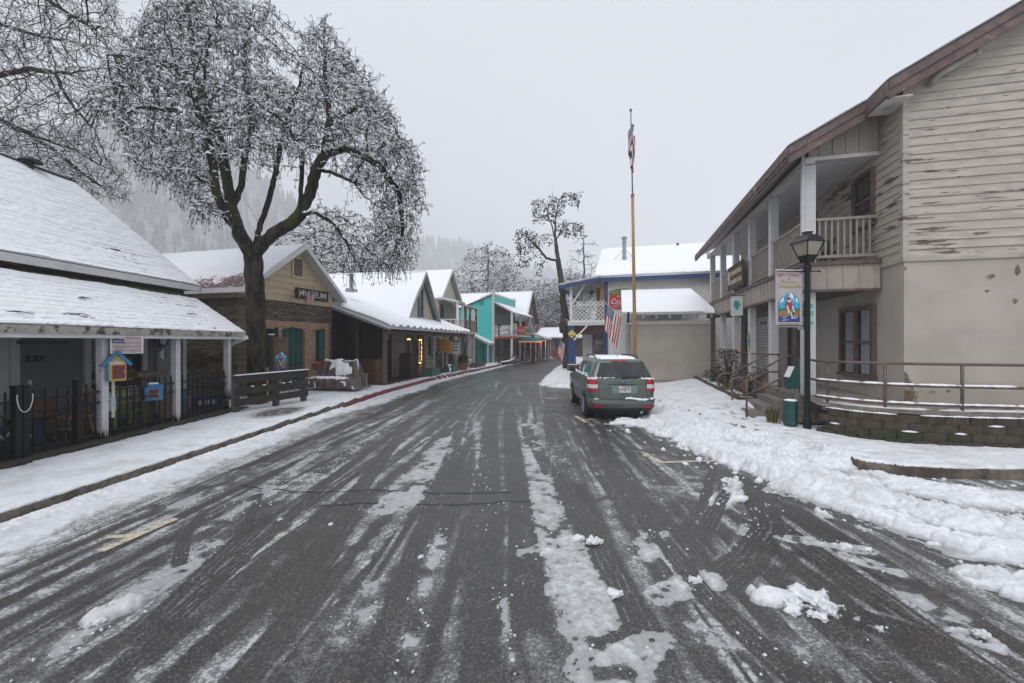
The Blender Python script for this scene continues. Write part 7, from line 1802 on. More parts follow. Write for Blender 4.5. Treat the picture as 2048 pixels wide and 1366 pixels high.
def xmas(label, p, h, r, seed):
    t = thing('small_fir', label, 'fir tree', p, 0, 'small snowy firs along the shop fronts'); rnd = random.Random(seed); mb = MB(); n = 900
    for k in range(n):
        f = rnd.random()**1.4; z = h*(.08+.9*f); rr = r*(1-f)*rnd.uniform(.45,1.05)+.02; a = rnd.uniform(0,6.28); o_ = Vector((math.cos(a),math.sin(a),0)); p_ = o_*rr+Vector((0,0,z)); d_ = (o_*.16+Vector((0,0,-.06)))*rnd.uniform(.6,1.2); s = Vector((-o_.y,o_.x,.1))*.035
        mb.mi = 1 if rnd.random() < .16 else 0; mb.add([p_-d_*.7,p_+s,p_+d_,p_-s],[(0,1,2,3)])
    obj('crown', mb, [GRN,SNOW], t, recalc=False); mb = MB(); mb.tube([(0,0,0),(0,0,h*.9)],[.05,.01],6); obj('trunk', mb, DARKW, t); return t
xmas('snowy small fir leaning on the striped posts under the turquoise valance', tuple(at(1021,724,37.6)), 1.75, .62, 2).location.z = .14
xmas('dark small fir between the turquoise valance and the orange lit stall', tuple(at(1050,722,40)), 1.5, .55, 4).location.z = .14
xmas('small fir strung with pale lights by the orange lit stall', tuple(at(1070,720,44)), 1.9, .7, 6).location.z = .14
xmas('thin small fir at the far end by the red bench rail', tuple(at(1082,718,46)), 1.6, .5, 8).location.z = .14
sm = thing('street_lamp', 'distant black lamp post standing before the turquoise shop', 'street lamp', tuple(at(998,727,35.4)), 0); sm.location.z = .14
mb = MB(); mb.lathe([(.09,0),(.09,.3),(.055,.34),(.05,2.7),(.09,2.75)], 10); obj('pole', mb, BLACKM, sm); mb = MB(); mb.lathe([(.07,2.76),(.19,3.15)], 8); obj('lantern_glass', mb, GLS, sm); mb = MB(); mb.lathe([(.24,3.151),(.12,3.35),(.05,3.45)], 8); obj('lantern_cap', mb, BLACKM, sm)
lg = thing('snowy_log', 'fallen snow covered log lying at the kerb before the turquoise shop', 'log', tuple(at(1015,724,35.5)), 0); lg.location.z = .14; mb = MB(); mb.tube([(-.5,-.3,.08),(.1,.1,.15),(.6,.5,.38)],[.1,.09,.06],8); obj('trunk', mb, DARKW, lg); mb = MB(); mb.tube([(-.5,-.3,.15),(.1,.1,.22),(.6,.5,.43)],[.07,.08,.05],8); obj('snow', mb, SNOW, lg, smooth=True)
# brown gabled building behind
bg_ = thing('brown_gable_house', 'brown gabled building rising behind the turquoise shop under snow', 'building', (2.0,46.5,.14), 17)
mb = MB(); mb.box(-12,0,-2.2,2.2,0,4.3); mb.prism([(-2.2,4.3),(2.2,4.3),(0,7.1)], -12,0,'yz'); obj('wall', mb, M('reddish_brown_wall', (.085,.035,.038), .2,5,.7,.1), bg_)
mb = MB(); mb.prism([(-2.6,3.86),(-2.6,3.96),(0,7.26),(2.6,3.96),(2.6,3.86),(0,7.16)], -12.3,.35,'yz'); rf = obj('roof', mb, M('brown_fascia', (.10,.05,.05), .2,5,.7,.1), bg_); mb = MB()
for s in (-1,1): sheet(mb, (-12.3,s*2.62,3.95), (12.6,0,0), (0,-s*2.62,3.34), 30, 20, lambda U,V: .1+.03*fbm(U,V,2,1), .02)
obj('snow', mb, SNOW, rf, smooth=True, recalc=False); 
for y0 in (-1.2,.3): mb = MB(); mb.box(.0,.04,y0,y0+.9,2.6,4.0); obj('window', mb, M('blue_grey_pane', (.08,.11,.2), .2,5,.3,0), bg_)
os_ = thing('lit_stall', 'snow roofed stall hung with glowing orange lights near the street end', 'stall', tuple(at(1072,720,45)), 14); os_.location.z = .14
mb = MB(); mb.prism([(-.9,2.7),(1.2,2.05),(1.2,2.12),(-.9,2.77)], -.6,3,'xz'); rf = obj('roof', mb, BRN, os_); mb = MB(); sheet(mb, (1.22,-.62,2.11), (0,3.6,0), (-2.1,0,.65), 20, 12, lambda U,V: .12+.02*fbm(U*3,V,2,1), .02); obj('snow', mb, SNOW, rf, smooth=True, recalc=False)
for x,y in ((-.8,-.5),(.1,-.5),(.6,-.5),(1.1,-.5),(1.1,1.2),(1.1,2.9)): mb = MB(); mb.tube([(x,y,0),(x,y,2.1)],.045,6); obj('post', mb, OFFWHITE, os_)
mb = MB(); mb.box(-.9,-.8,-.4,2.9,0,2.6); mb.box(-.8,1.0,2.5,2.6,0,2.1); obj('back', mb, DARKW, os_); mb = MB(); rnd = random.Random(3)
for k in range(46): 
    if k < 22: p = (.0+1.15*k/22,-.58,1.98)
    elif k < 34: p = (.62+rnd.uniform(-.02,.02),-.56,1.95-.06*(k-22))
    else: p = (1.12,-.56,1.95-.06*(k-34))
    mb.blob(p,.024,k,1)
obj('bulb', mb, OBULB, os_)
# far shop front and red bench rail, snowy bank
fsf = thing('far_shop', 'dark low shop front closing the far end of the street', 'building', (3.2,53.0,.1), 20); mb = MB(); mb.box(0,9,0,5,0,2.3); obj('wall', mb, M('dusk_brown', (.05,.032,.03), .25,5,.8,.1), fsf); mb = MB(); mb.prism([(-.6,2.3),(2.5,3.6),(5.6,2.3),(5.6,2.2),(-.6,2.2)], -.3,9.3,'yz'); rf = obj('roof', mb, DARKW, fsf); mb = MB(); sheet(mb,(-.3,-.62,2.31),(9.6,0,0),(0,3.1,1.3),20,10,lambda U,V:.12+0*U,.02); obj('snow', mb, SNOW, rf, smooth=True, recalc=False)

for x0,x1,z0 in ((.6,2.2,.7),(3.4,3.9,.2)): mb = MB(); mb.box(x0,x1,-.03,.0,z0,1.95); obj('window', mb, M('dull_pane', (.16,.13,.11), .4,3,.3,0), fsf)
mb = MB(); mb.box(2.9,3.2,-.05,-.031,1.0,1.9); obj('notice', mb, OFFWHITE, fsf)
rb_ = thing('red_rail_fence', 'long red three rail fence across the end of the street', 'fence', tuple(at(1108,716,50.5)), 8); rb_.location.z = .05; 
for z in (.25,.6,.95): mb = MB(); mb.box(-2.0,2.0,-.03,.03,z-.12,z+.12); obj('rail', mb, M('faded_red_rail', (.20,.05,.045), .2,5,.7,.1), rb_)
for x in (-1.9,0,1.9): mb = MB(); mb.box(x-.06,x+.06,.03,.12,0,1.1); obj('post', mb, M('faded_red_rail', (.20,.05,.045)), rb_)
# ================================================================== parked car
PAINT, nt, b = nmat('sage_green_paint')
v = coords(nt); f = noise(nt, v, 3, 5)
cz = N(nt, 'ShaderNodeSeparateXYZ'); L(nt, v, cz.inputs[0])
gr_ = math_(nt, 'MULTIPLY', ramp(nt, math_(nt, 'ADD', cz.outputs['Z'], math_(nt, 'MULTIPLY', math_(nt, 'SUBTRACT', noise(nt, v, 5, 6, .7), .5), 1.1)), .25, .75, .75, 0), .8)
L(nt, mix(nt, gr_, mix(nt, ramp(nt, f, .4, .7), (.08,.108,.092), (.10,.128,.112)), (.12,.12,.112)), b.inputs['Base Color'])
b.inputs['Metallic'].default_value = .3; b.inputs['Roughness'].default_value = .3; b.inputs['Coat Weight'].default_value = .5; b.inputs['Coat Roughness'].default_value = .12
BPL = M('black_plastic', (.018,.018,.02), .1, 8, .55, .05); TYRE = M('tyre_rubber', (.012,.012,.012), .2, 12, .85, .2); ALLOY = M('alloy_rim', (.45,.46,.48), .08, 5, .3, 0, metal=.9)
REDL = M('red_lens', (.33,.012,.02), .1, 9, .15, 0); CLRL = M('clear_lens', (.55,.55,.55), .1, 9, .15, 0); CGL = glass('car_glass', (.03,.035,.04), .05)
car = thing('parked_car', 'sage green suv wagon parked at the kerb with snow on its roof and bumper', 'car', (2.78,10.65,0), .5); car.scale = (.935,.935,.935)
RING = [(.22,.76,.14,4.40,.25),(.30,.84,.05,4.50,.25),(.36,.87,.02,4.53,.22),(.50,.892,.0,4.56,.20),(.555,.892,.02,4.56,.20),(.585,.888,.09,4.56,.20),(.75,.897,.10,4.55,.18),(.95,.897,.12,4.48,.17),(1.02,.89,.13,4.30,.17),(1.10,.875,.145,3.75,.17),
        (1.15,.85,.17,3.42,.17),(1.30,.80,.23,3.02,.18),(1.50,.72,.335,2.55,.2),(1.58,.685,.375,2.35,.2),(1.625,.645,.42,2.15,.22),(1.655,.56,.54,1.98,.25),(1.668,.40,.80,1.80,.25)]
RZ = np.array([r[0] for r in RING])
def rp(z): return [float(np.interp(z, RZ, [r[k] for r in RING])) for k in (1,2,3,4)]
def bp(s, z, off=0.0):
    w_, yr, yf, r = rp(z); sg = 1 if s >= 0 else -1; a = abs(s); w_ += off; yr -= off
    if a <= w_-r: return (sg*a, yr, z)
    q = math.pi*r/2
    if a <= w_-r+q:
        t = (a-(w_-r))/r; return (sg*(w_-r+r*math.sin(t)), yr+r-r*math.cos(t), z)
    return (sg*w_, yr+r+(a-(w_-r)-q), z)
mb = MB(); NS = 0
def ring_pts(z):
    w_, yr, yf, r = rp(z); out = []
    rf_ = min(r*1.8, (yf-yr)/2.2)
    half = [(0,yr),(w_*.35,yr),(w_-r-.001,yr)] + [(w_-r+r*math.sin(t),yr+r-r*math.cos(t)) for t in (.4,.8,1.2,1.57)] + [(w_,yr+r+(yf-rf_-yr-r)*k/6) for k in range(1,7)] + [(w_-rf_+rf_*math.cos(t),yf-rf_+rf_*math.sin(t)) for t in (.4,.8,1.2,1.57)] + [(w_*.35 if w_*.35 < w_-rf_ else (w_-rf_)*.5,yf),(0,yf)]
    return [(x,y,z) for x,y in half] + [(-x,y,z) for x,y in half[-2:0:-1]]
rows = []
zs = sorted(set(list(RZ)+[.85,1.22,1.40,.42]))
rows = [ring_pts(z) for z in zs]; n = len(rows[0])
mb.v = [p for r in rows for p in r]
for i in range(len(rows)-1):
    for k in range(n): mb.f.append((i*n+k,i*n+(k+1)%n,(i+1)*n+(k+1)%n,(i+1)*n+k)); mb.m.append(0); mb.sm.append(True)
mb.f += [tuple(range(n)), tuple((len(rows)-1)*n+k for k in range(n))]; mb.m += [0,0]; mb.sm += [True,True]
body = obj('body', mb, PAINT, car, smooth=True)
try: body.data.set_sharp_from_angle(angle=R(38))
except Exception: pass
def patch(mb, s0, s1, z0, z1, off=.008, ns=16, nz=6, s0t=None, s1t=None, inset=True):
    s0t = s0 if s0t is None else s0t; s1t = s1 if s1t is None else s1t
    vs = []
    for j in range(nz+1):
        f = j/nz; z = z0+(z1-z0)*f; a = s0+(s0t-s0)*f; b_ = s1+(s1t-s1)*f
        for i in range(ns+1): vs.append(bp(a+(b_-a)*i/ns, z, off))
    fs = [(j*(ns+1)+i,j*(ns+1)+i+1,(j+1)*(ns+1)+i+1,(j+1)*(ns+1)+i) for j in range(nz) for i in range(ns)]
    mb.add(vs, fs)
mb = MB(); patch(mb, -.66,.66,1.155,1.545,.008,24,8,-.52,.52); obj('rear_window', mb, CGL, car, smooth=True, recalc=False)
mb = MB(); patch(mb, -.70,.70,1.135,1.56,.004,24,8,-.55,.55); obj('window_surround', mb, BPL, car, smooth=True, recalc=False)
# side windows, given by y
def side(mb, sg, yb0, yb1, yt0, yt1, z0, z1, off=.008):
    vs = []; nz = 5; ns = 6
    for j in range(nz+1):
        f = j/nz; z = z0+(z1-z0)*f; w_ = rp(z)[0]+off
        for i in range(ns+1): a = yb0+(yt0-yb0)*f; b_ = yb1+(yt1-yb1)*f; vs.append((sg*w_, a+(b_-a)*i/ns, z))
    mb.add(vs, [(j*(ns+1)+i,j*(ns+1)+i+1,(j+1)*(ns+1)+i+1,(j+1)*(ns+1)+i) for j in range(nz) for i in range(ns)])
for sg in (-1,1):
    for y0,y1,t0,t1 in ((.62,1.12,.80,1.14),(1.20,1.95,1.22,1.93),(2.03,3.02,2.02,2.36)):
        mb = MB(); side(mb, sg, y0,y1,t0,t1,1.165,1.535); obj('side_window', mb, CGL, car, smooth=True, recalc=False)
    mb = MB()
    for y in (1.16,1.99,): side(mb, sg, y-.04,y+.04,y-.02,y+.02,1.165,1.535,.010)
    side(mb, sg, .55,3.1,.55,3.1,1.135,1.16,.010); obj('window_trim', mb, BPL, car, smooth=True, recalc=False)
    mb = MB()
    for y in (1.18,2.0,2.95): side(mb, sg, y-.004,y+.004,y-.004,y+.004,.42,1.13,.003)
    side(mb, sg, .75,3.4,.75,3.4,.62,.628,.003); obj('door_gap', mb, BLACKM, car, recalc=False)
    for y in (1.28,2.12): mb = MB(); mb.box(min(sg*.89,sg*.925),max(sg*.89,sg*.925),y,y+.18,.97,1.0); obj('door_handle', mb, PAINT, car, bevel=.008)
    # wheels
    for y in (.92,3.56):
        mb = MB(); mb.M = Matrix.Translation((sg*.80,y,.345)) @ Matrix.Rotation(R(90),4,'Y'); mb.lathe([(.395,-.10),(.395,.106),(.36,.112)] if sg > 0 else [(.36,-.112),(.395,-.106),(.395,.10)], 28); obj('wheel_arch', mb, BPL, car)
        mb = MB(); mb.M = Matrix.Translation((sg*.80,y,.335)) @ Matrix.Rotation(R(90),4,'Y'); pr = [(.20,-.11),(.31,-.115),(.335,-.09),(.335,.09),(.31,.125),(.23,.125)]
        mb.lathe(pr if sg > 0 else [(r_,-z_) for r_,z_ in pr[::-1]], 28); wh = obj('wheel', mb, TYRE, car, smooth=False)
        mb = MB(); mb.M = Matrix.Translation((sg*.80,y,.335)) @ Matrix.Rotation(R(90),4,'Y')
        o_ = .127*sg; rim = [(.228,o_),(.236,o_+.004*sg),(.222,o_+.006*sg),(.205,o_-.03*sg)]
        mb.lathe(rim if sg > 0 else rim[::-1], 28); mb.lathe([(.05,o_-.01*sg),(.05,o_+.012*sg),(.03,o_+.014*sg)] if sg > 0 else [(.03,o_+.014*sg),(.05,o_+.012*sg),(.05,o_-.01*sg)], 14)
        for k in range(5):
            a = R(72*k+10)
            for e in (-.16,.16): mb.bar((.045*math.cos(a),.045*math.sin(a),o_+.006*sg),(.215*math.cos(a+e),.215*math.sin(a+e),o_+.002*sg),.028,.012)
        obj('rim', mb, ALLOY, wh)
    # tail lights
    def S(a, b_): return (sg*a, sg*b_) if sg > 0 else (sg*b_, sg*a)
    mb = MB(); a,b_ = S(.655,1.14); mb.mi = 0; patch(mb, a,b_,.985,1.115,.016,12,4,*S(.68,1.16)); patch(mb, a,b_,.80,.875,.016,12,4); mb.mi = 1; patch(mb, a,b_,.878,.982,.014,12,4)
    obj('tail_light', mb, [REDL,CLRL], car, smooth=True, recalc=False)
    mb = MB(); a,b_ = S(.52,.90); patch(mb, a,b_,.375,.425,.012,10,2,*S(.55,.92)); obj('reflector', mb, REDL, car, recalc=False)
    mb = MB(); mb.box(min(sg*.86,sg*1.03),max(sg*.86,sg*1.03),3.05,3.20,1.13,1.30); mb.box(min(sg*.84,sg*.9),max(sg*.84,sg*.9),3.1,3.18,1.12,1.17); obj('wing_mirror', mb, BPL, car, bevel=.035)
    mb = MB(); mb.tube([(sg*.60,.75,1.66),(sg*.60,.85,1.72),(sg*.585,1.2,1.735),(sg*.57,2.1,1.735),(sg*.555,2.4,1.70),(sg*.55,2.48,1.64)],[.016,.02,.02,.02,.02,.014],8); obj('roof_rail', mb, BPL, car, smooth=True)
# rear details
mb = MB(); patch(mb, -.93,.93,.23,.372,.006,24,4); patch(mb, -.86,.86,.428,.44,.006,24,1); obj('lower_bumper', mb, BPL, car, smooth=True, recalc=False)
mb = MB(); patch(mb, -.64,.64,.588,.600,.006,20,1); patch(mb, -.652,-.640,.60,1.12,.004,2,6); patch(mb, .640,.652,.60,1.12,.004,2,6); patch(mb, -.38,.38,.965,.985,.01,14,1); obj('tailgate_gap', mb, BPL, car, recalc=False)
mb = MB(); patch(mb, -.25,.37,.745,.955,.004,10,3,-.31,.43); obj('plate_recess', mb, M('recess_green', (.15,.20,.17), .05, 4, .4, 0), car, recalc=False)
mb = MB(); mb.box(-.105,.225,.075,.085,.765,.93); pl = obj('licence_plate', mb, WHITE, car, bevel=.006)
mb = MB(); mb.text('8TNR731', .125, frame((.06,.072,.835),(1,0,0),(0,0,1)), .002, width=.30); obj('lettering', mb, S_B, pl, recalc=False)
mb = MB(); mb.text('California', .045, frame((.06,.072,.91),(1,0,0),(0,0,1)), .002, width=.14, shear=.2); obj('lettering', mb, S_R, pl, recalc=False); mb = MB(); mb.box(.14,.20,.071,.074,.90,.922); obj('sticker', mb, A_NAVY, pl)
mb = MB(); mb.M = Matrix.Translation((.05,.085,1.045)) @ Matrix.Scale(1.9,4,(1,0,0)) @ Matrix.Rotation(R(90),4,'X'); mb.lathe([(.042,-.0),(.042,.02),(.036,.022)],18); obj('badge', mb, ALLOY, car); mb = MB(); mb.M = Matrix.Translation((.05,.064,1.045)) @ Matrix.Scale(1.9,4,(1,0,0)) @ Matrix.Rotation(R(90),4,'X'); mb.lathe([(.035,-.0),(.035,.003)],18); obj('badge_field', mb, A_NAVY, car)
mb = MB(); mb.blob((.02,.058,1.055),.012,1,1); 
for a,b_ in ((.06,.02),(.09,.0),(.05,-.015),(.02,-.01)): mb.blob((a,.058,1.045+b_),.008,1,1)
mb.text('SUBARU', .045, frame((-.47,.095,.945),(1,0,0),(0,0,1)), .003, width=.30); mb.text('FORESTER', .028, frame((-.50,.095,.89),(1,0,0),(0,0,1)), .003, width=.2); mb.text('AWD', .03, frame((.55,.095,.90),(1,0,0),(0,0,1)), .003); obj('lettering', mb, ALLOY, car, recalc=False)
mb = MB(); patch(mb, -.24,.24,1.585,1.618,.02,10,2,-.21,.21); obj('brake_light', mb, REDL, car, recalc=False)
mb = MB(); mb.bar((.03,.14,1.17),(.52,.17,1.175),.02,.03); mb.blob((.05,.12,1.165),.04,2,2); obj('wiper', mb, BPL, car)
mb = MB(); mb.tube([(.48,.1,.25),(.48,-.02,.25)],.035,10); obj('exhaust_pipe', mb, ALLOY, car)
mb = MB(); mb.box(-.7,.7,.2,4.3,.16,.28); obj('underbody', mb, BLACKM, car)
mb = MB(); mb.tube([(.02,.85,1.66),(.02,.72,1.80)],[.014,.005],6); obj('antenna', mb, BPL, car)
mb = MB()
def carsnow(U,V): return np.interp(np.minimum(np.minimum(U,1.7-U),np.minimum(V,1.12-V)),[0,.06,.16],[-.01,.03,.045])+.03*(fbm(U*5,V*5,3,4)-.5)
vs = []
for i in range(41):
    for j in range(25):
        y = .50+i/40*1.75; xx = (-.56+j/24*1.12)*(1 if y > .8 else .9)
        zt_ = 1.672-.04*max(0,abs(xx)-.38)-.10*max(0,(.8-y))**1.3
        t = float(np.interp(min(i/40*1.75,1.75-i/40*1.75,j/24*1.12,1.12-j/24*1.12),[0,.05,.16],[-.03,.02,.045]))+.03*float(fbm(np.array([y*5]),np.array([xx*5]),3,4)[0]-.5)
        vs.append((xx,y,zt_+t))
mb.add(vs,[(i*25+j,(i+1)*25+j,(i+1)*25+j+1,i*25+j+1) for i in range(40) for j in range(24)])
rnd = random.Random(12)
for k in range(46): x = .08+rnd.random()*.70; mb.blob((x,.03,.60+.02*math.sin(x*9)),rnd.uniform(.018,.045)*(1-.6*abs(x-.5)),k,2,(1.3,.8,.8),.3)
for k in range(26): s = rnd.choice([-1,1]); x = rnd.uniform(.46,.84)*s; p = bp(x,1.14+rnd.uniform(-.01,.02),.01); mb.blob(p,rnd.uniform(.012,.03),k,2,(1.3,.8,.8),.3)
for k in range(16): p = bp(-rnd.uniform(.2,.66),1.155,.01); mb.blob(p,rnd.uniform(.008,.02),k,1,(1.4,.7,.8),.3)
for sg in (-1,1):
    for k in range(60): y = rnd.uniform(.45,3.0); z = 1.15+abs(rnd.gauss(0,.03)); mb.blob((sg*(rp(z)[0]+.005),y,z),rnd.uniform(.012,.035),k,1,(.6,1.5,1),.3)
    for y0 in (1.4,2.25): 
        for q in range(10): z = 1.16+q*.03; mb.blob((sg*(rp(z)[0]+.01),y0+q*.028+rnd.uniform(-.02,.02),z),rnd.uniform(.012,.03),q,1,(.35,1.2,1.2),.3)
    for k in range(10): p = bp(sg*rnd.uniform(.7,1.05),1.125,.02); mb.blob(p,rnd.uniform(.015,.03),k,2,(1.2,1,.7),.3)
for k in range(10): mb.blob((-.72+rnd.uniform(-.06,.06),.03,.60),rnd.uniform(.008,.02),k,1)
obj('snow', mb, SNOW, car, smooth=True, recalc=False)
# ================================================================== trees
def grow(skel, attract, step, di, dk, iters, seed, jitter=.25, droop=0.0):
    """skel: list of polylines [(Vector, ...)]; returns nodes, parent list (space colonisation)"""
    rnd = random.Random(seed)
    P = []; par = []
    def near(p):
        return min(range(len(P)), key=lambda i: (P[i]-p).length_squared)
    for line in skel:
        line = [Vector(p) for p in line]; prev = near(line[0]) if P else -1
        first = True
        for a, b_ in zip(line[:-1], line[1:]):
            n = max(1, int((b_-a).length/step))
            for k in range(0 if first else 1, n+1):
                if first and k == 0 and prev >= 0: continue
                q = a.lerp(b_, k/n); 
                if 0 < k < n: q = q+Vector((rnd.uniform(-1,1),rnd.uniform(-1,1),rnd.uniform(-1,1)))*step*.10
                P.append(q); par.append(prev); prev = len(P)-1
            first = False
    ns = len(P)
    A = [Vector(a) for a in attract]
    kids = {}
    for it in range(iters):
        kd = kdtree.KDTree(len(P))
        for i, p in enumerate(P): kd.insert(p, i)
        kd.balance()
        acc = {}; keep = []
        for a in A:
            q, i, d = kd.find(a)
            if d < dk: continue
            keep.append(a)
            if d < di: acc.setdefault(i, []).append((a-q).normalized())
        A = keep
        if not acc: break
        for i, ds in acc.items():
            d = Vector((0,0,0))
            for x in ds: d += x
            d = d/len(ds)+Vector((rnd.uniform(-1,1),rnd.uniform(-1,1),rnd.uniform(-1,1)-droop))*jitter
            if d.length < 1e-4: continue
            d.normalize(); q = P[i]+d*step
            if any((P[c]-q).length < step*.3 for c in kids.get(i, [])): continue
            P.append(q); par.append(i); kids.setdefault(i, []).append(len(P)-1)
    return P, par, ns
def radii(P, par, r_tip, expo, rmax=None):
    n = len(P); ch = [[] for _ in range(n)]
    for i, p in enumerate(par):
        if p >= 0: ch[p].append(i)
    r = [0]*n
    for i in range(n-1, -1, -1):
        pass
    order = sorted(range(n), key=lambda i: -i)
    s = [0.0]*n
    for i in order:
        if s[i] == 0: s[i] = r_tip**expo
        if par[i] >= 0: s[par[i]] += s[i]
    return [x**(1/expo) for x in s], ch
def tubes(mb, P, par, rad, ch, rlo, rhi, nmin=3, nmax=8):
    """chains of tubes for the edges whose radius lies in [rlo, rhi)"""
    n = len(P)
    for i in range(n):
        p = par[i]
        start = p < 0 or max(ch[p], key=lambda c: rad[c]) != i
        if not start: continue
        chain = ([p] if p >= 0 else []) + [i]; k = i
        while ch[k]: k = max(ch[k], key=lambda c: rad[c]); chain.append(k)
        seg = []; rs = []
        for j, q in enumerate(chain):
            rr = rad[q] if not (j == 0 and p >= 0) else rad[chain[1]]
            if rlo <= rr < rhi: seg.append(P[q]); rs.append(rr)
            elif len(seg) > 1 and rr < rlo: seg.append(P[q]); rs.append(rr); break
        if len(seg) > 1:
            m = max(rs); mb.tube(seg, rs, nmax if m > .08 else (5 if m > .03 else nmin), cap=False)
def ellipsoid(rnd, c, r, n, fn=None):
    out = []
    while len(out) < n:
        p = Vector((rnd.uniform(-1,1),rnd.uniform(-1,1),rnd.uniform(-1,1)))
        if p.length > 1: continue
        out.append(Vector((c[0]+p.x*r[0], c[1]+p.y*r[1], c[2]+p.z*r[2])))
    return out
def snow_on(mb, P, par, rad, rmax, prob, rnd, k=.9, add=.012, zmin=.0):
    for i, p in enumerate(par):
        if p < 0 or rad[i] > rmax or rnd.random() > prob: continue
        a, b_ = P[p], P[i]; d = b_-a
        if d.length < 1e-4: continue
        hz = math.sqrt(max(0, 1-(d.z/d.length)**2))
        if hz < .35: continue
        r_ = (rad[i]*k+add)*hz*rnd.uniform(.6,1.35); o = Vector((0,0,rad[i]*.7+r_*.35))
        m = a.lerp(b_,.5)+Vector((0,0,r_*.3))
        mb.tube([a+o*.9, m+o, b_+o*.9], [r_*.5, r_, r_*.5], 5)
BARK = snowy('mossy_bark', (.009,.007,.006), (.050,.040,.033), .70, 1.05, (1,1,.22), 11, moss=(.04,.045,.008))
TWIG = snowy('twig_bark', (.009,.007,.0065), (.020,.015,.013), .92, 1.15, (1,1,1), 6)
POD = M('dry_pod', (.028,.017,.016), .5, 9, .8, 0)
# ---- big tree in front of the museum
TD = 12.6
def tp_(x, y, dy=0.0): return at(x, y, TD+dy)
skel = [
 [tp_(514,800)-Vector((0,0,.2)), tp_(513,700), tp_(512,600), tp_(506,515)],
 [tp_(506,515), tp_(478,465,-.3), tp_(448,425,-.5), tp_(432,380,-.6), tp_(424,320,-.8), tp_(412,260,-.9), tp_(390,200,-1.0)],
 [tp_(480,468,-.3), tp_(464,420,.1), tp_(452,350,.4), tp_(442,290,.6), tp_(420,230,.8), tp_(392,150,.9), tp_(382,60,.9), tp_(375,10,.9)],
 [tp_(464,420,.1), tp_(483,372,.5), tp_(490,310,.9), tp_(505,255,1.3)],
 [tp_(506,515), tp_(520,450,.5), tp_(538,400,.7), tp_(552,345,.9), tp_(560,290,1.1), tp_(575,230,1.2)],
 [tp_(520,450,.5), tp_(498,415,.8), tp_(484,385,1.1)],
 [tp_(507,512), tp_(545,468,-.3), tp_(585,445,-.5), tp_(600,430,-.5), tp_(601,380,-.6), tp_(606,320,-.8), tp_(585,270,-1.0)],
 [tp_(600,430,-.5), tp_(620,390,-.2), tp_(632,340,0), tp_(650,310,.2), tp_(690,296,.3), tp_(740,300,.4)],
 [tp_(632,340,0), tp_(665,345,-.6), tp_(710,365,-.9), tp_(730,395,-1.0)],
 [tp_(648,312,.2), tp_(660,240,.6), tp_(650,150,.8), tp_(648,70,.9), tp_(652,30,.9)],
 [tp_(505,255,1.3), tp_(488,130,1.3), tp_(493,70,1.2), tp_(510,30,1.2)],
 [tp_(392,150,.9), tp_(330,128,.4), tp_(270,118,.0), tp_(215,110,-.3)],
 [tp_(412,260,-.9), tp_(350,220,-1.2), tp_(290,215,-1.5)],
 [tp_(430,375,-.6), tp_(400,360,-1.0), tp_(385,345,-1.2)],
 [tp_(600,430,-.5), tp_(632,425,-1.0), tp_(665,445,-1.3), tp_(690,480,-1.4)],
 [tp_(575,230,1.2), tp_(600,170,1.4), tp_(610,110,1.5)],
 [tp_(690,296,.3), tp_(760,330,.0), tp_(800,390,-.2), tp_(805,470,-.3)],
 [tp_(660,240,.6), tp_(730,210,.4), tp_(785,250,.3)],
]
rnd = random.Random(21); att = []
def region(poly, n, dy0, dy1):
    xs = [p[0] for p in poly]; ys = [p[1] for p in poly]; c = 0
    while c < n:
        x = rnd.uniform(min(xs),max(xs)); y = rnd.uniform(min(ys),max(ys)); ins = False
        for (x1,y1),(x2,y2) in zip(poly, poly[1:]+poly[:1]):
            if (y1 > y) != (y2 > y) and x < (x2-x1)*(y-y1)/(y2-y1)+x1: ins = not ins
        if ins: att.append(tp_(x, y, rnd.uniform(dy0,dy1))); c += 1
region([(235,120),(300,-10),(460,-40),(500,20),(480,120),(520,130),(560,140),(580,200),(700,110),(760,170),(800,250),(820,300),(700,290),(600,300),(480,320),(400,320),(330,300),(240,260),(180,190)], 2500, -2.2, 2.4)
region([(480,10),(540,0),(560,100),(490,120)], 160, -.8, 1.6)
region([(600,60),(650,20),(690,90),(720,140),(600,150)], 170, -.8, 1.6)
region([(700,290),(815,270),(848,330),(838,420),(815,540),(735,545),(730,440),(760,400),(700,360)], 900, -1.4, 1.0)
region([(230,260),(330,300),(400,330),(385,390),(330,360),(260,330)], 200, -2.0, .8)
region([(370,330),(420,340),(425,430),(385,440),(360,400)], 90, -1.6, .2)
region([(640,400),(700,420),(735,520),(700,560),(660,480)], 130, -1.6, -.6)
P, par, ns = grow(skel, att, .15, 1.5, .22, 90, 5, .25, .3)
rad, ch = radii(P, par, .0068, 2.35)
# fine hanging twigs
rnd = random.Random(9); tips = [i for i in range(ns, len(P))]
for i in tips:
    for q in range(3):
        if rnd.random() < .30: continue
        d = (P[i]-P[par[i]]).normalized() if par[i] >= 0 else Vector((0,0,1)); j = i; pos = P[i]
        d = (d*.6+Vector((rnd.gauss(0,.6),rnd.gauss(0,.6),rnd.gauss(-.1,.4)))).normalized(); up_ = rnd.random() < .42; Lg = rnd.randint(2,4) if up_ else rnd.randint(3,6)
        for s in range(Lg):
            d = (d+Vector((0,0,(.10 if up_ else -.30*(s+.3))))+Vector((rnd.gauss(0,.15),rnd.gauss(0,.15),0))).normalized()
            pos = pos+d*rnd.uniform(.07,.13); P.append(pos); par.append(j); rad.append(.0066-.0006*s); ch.append([]); ch[j].append(len(P)-1); j = len(P)-1
tree = thing('big_street_tree', 'huge mossy many limbed tree with snow clumps and hanging brown pods', 'tree', tuple(Vector((P[0].x,P[0].y,.14))), 0)
w = W(tree)
r0 = rad[0]
